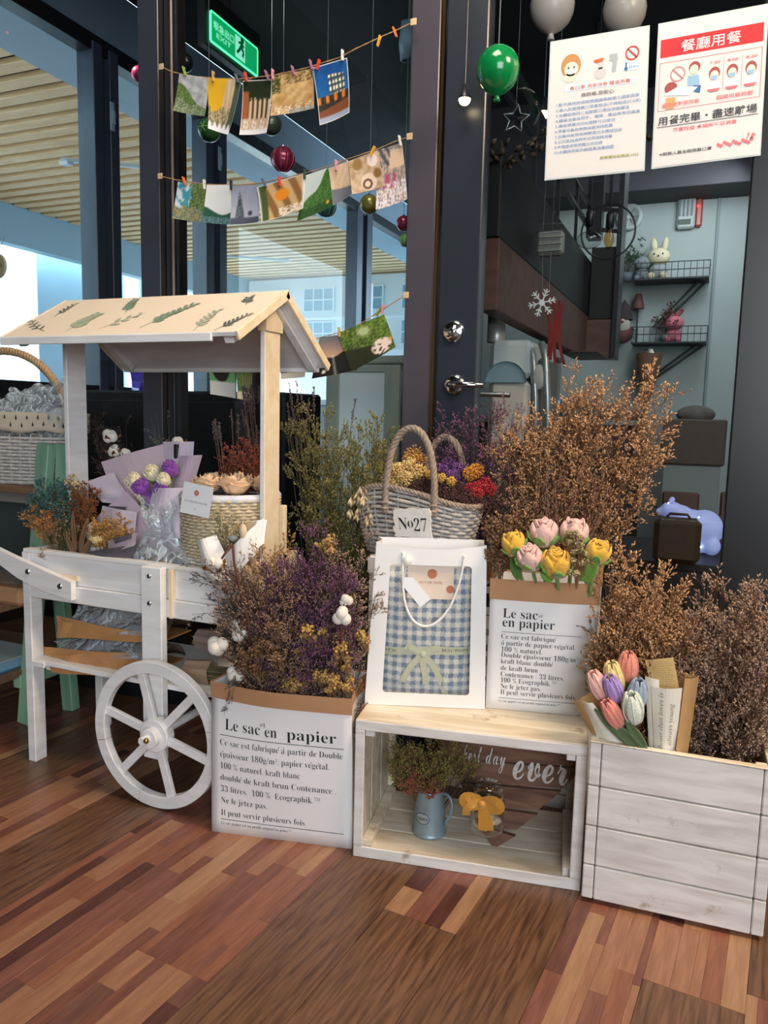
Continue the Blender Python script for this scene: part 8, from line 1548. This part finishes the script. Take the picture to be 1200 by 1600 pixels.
moss('golden spiky dried flower standing up in the wicker basket', [(648, 708, 1.724), (640, 715, 1.724), (655, 720, 1.713)], bs_mat('gold_spikes', '#c98f3c', ['#e0b060']), .013, bl=.012, bw=.0014, k=22)
moss('purple dried statice ball in the wicker basket behind the handle', [(700, 725, 1.724), (715, 733, 1.713), (690, 735, 1.702), (708, 745, 1.692)], bs_mat('violet_florets', '#6a3f78', ['#8a5a98', '#4c2c5a']), .014)
moss('orange dried flower at the right in the wicker basket', [(735, 740, 1.702), (745, 735, 1.713)], bs_mat('orange_florets', '#c9802c', ['#dca04c']), .015, k=90)
moss('bright red dried flower at the right edge of the wicker basket', [(748, 760, 1.702), (758, 755, 1.713), (735, 765, 1.692), (765, 765, 1.702), (745, 772, 1.681)], bs_mat('red_florets', '#c02c34', ['#8a2028', '#d84a4a']), .013)
moss('dark maroon dried filler along the right of the wicker basket', [(690, 760, 1.670), (710, 765, 1.670), (730, 780, 1.670), (700, 775, 1.649), (680, 750, 1.681), (745, 790, 1.670), (720, 790, 1.649), (665, 755, 1.681), (645, 762, 1.660), (755, 780, 1.702), (770, 790, 1.724)], bs_mat('maroon_florets', '#4a2a2c', ['#6a4440', '#35201f']), .020, k=90, bl=.006, bw=.0018)
moss('yellow dried florets between the two basket handles', [(690, 747, 1.660), (672, 742, 1.670), (705, 752, 1.660)], bs_mat('butter_florets', '#d8b45c', ['#c09038']), .008, k=50)
t = thing('oat_bunch', 'pale oat grass hanging over the left rim of the wicker basket', 'dried flowers', tuple(BC+Vector((-.10, 0, .08)))); F_ = np.array(t.location)
for i, (x0, y0, x1, y1) in enumerate(((590, 760, 552, 775), (590, 765, 562, 795), (592, 765, 575, 800), (588, 755, 548, 790), (592, 762, 570, 775), (590, 758, 560, 762))):
    sp = Spray(); P = np.array([list(onY(x0, y0, 1.66))])-F_; E_ = np.array([list(onY(x1, y1, 1.62))])-F_; Mm = (P+E_)/2+[[0, 0, .015]]; sp.curves(np.zeros((1, 3)), P*.6+[[0, 0, .02]], P, .0008, .0007, 3); sp.curves(P, Mm, E_, .0007, .0004, 4); q = kids(P, Mm, E_, 7, .35, 1, 35, .018, -.9, 0); sp.curves(*q, .0003, .0003, 1); sp.buds(np.repeat(q[2], 2, 0), np.tile([[.0, -.2, -1.]], (14, 1))+ng.normal(0, .3, (14, 3)), .026, .0042); sp.make('oat_spray', [STT, bs_mat('oat_husk', '#dcc296', ['#ead6b0', '#c4a478'])], t)
# flowers in the garden pitcher
JB = Vector(jg.location)+Vector((0, 0, .03)); Y_ = JB.y
tips = np.array([list(onY(g_.gauss(655, 38), g_.uniform(1152, 1215), Y_+g_.uniform(-.04, .045))) for _ in range(46)]); tips[:, 2] = np.minimum(tips[:, 2], .275); tips[:, 0] = np.maximum(tips[:, 0], -.60)
bunch('dried_bunch', 'green and yellow tiny dried flowers in the zinc pitcher', JB, .014, tips, 6, [ST, bs_mat('green_gold_buds', '#7a7a3c', ['#5c6a34', '#a8924c', '#8a6a40'])], nb=9, nt=5, nf=3, bl=.045, tl=.016, fl=.0042, fw=.0018, t0=.45, r=.0008)
tips = np.array([list(onY(g_.uniform(630, 690), g_.uniform(1210, 1235), Y_-.03+g_.uniform(-.01, .02))) for _ in range(14)]); bunch('dried_bunch', 'red tiny dried flowers at the mouth of the zinc pitcher', JB, .014, tips, 2, [ST, bs_mat('coral_buds', '#a8483c', ['#8a5a3c', '#c06a5c'])], nb=8, nt=4, nf=3, bl=.03, tl=.012, fl=.0042, fw=.0018, t0=.5, r=.0008)
tips = np.array([list(onY(g_.uniform(700, 755), g_.uniform(1180, 1215), 1.55)) for _ in range(10)]); bunch('dried_bunch', 'thin dry twigs leaning right out of the zinc pitcher', JB, .01, tips, 2, [STD, bs_mat('green_gold_buds', '#7a7a3c', [])], nb=5, nt=3, nf=2, bl=.035, tl=.014, fl=.004, fw=.0015, t0=.5, r=.0007)
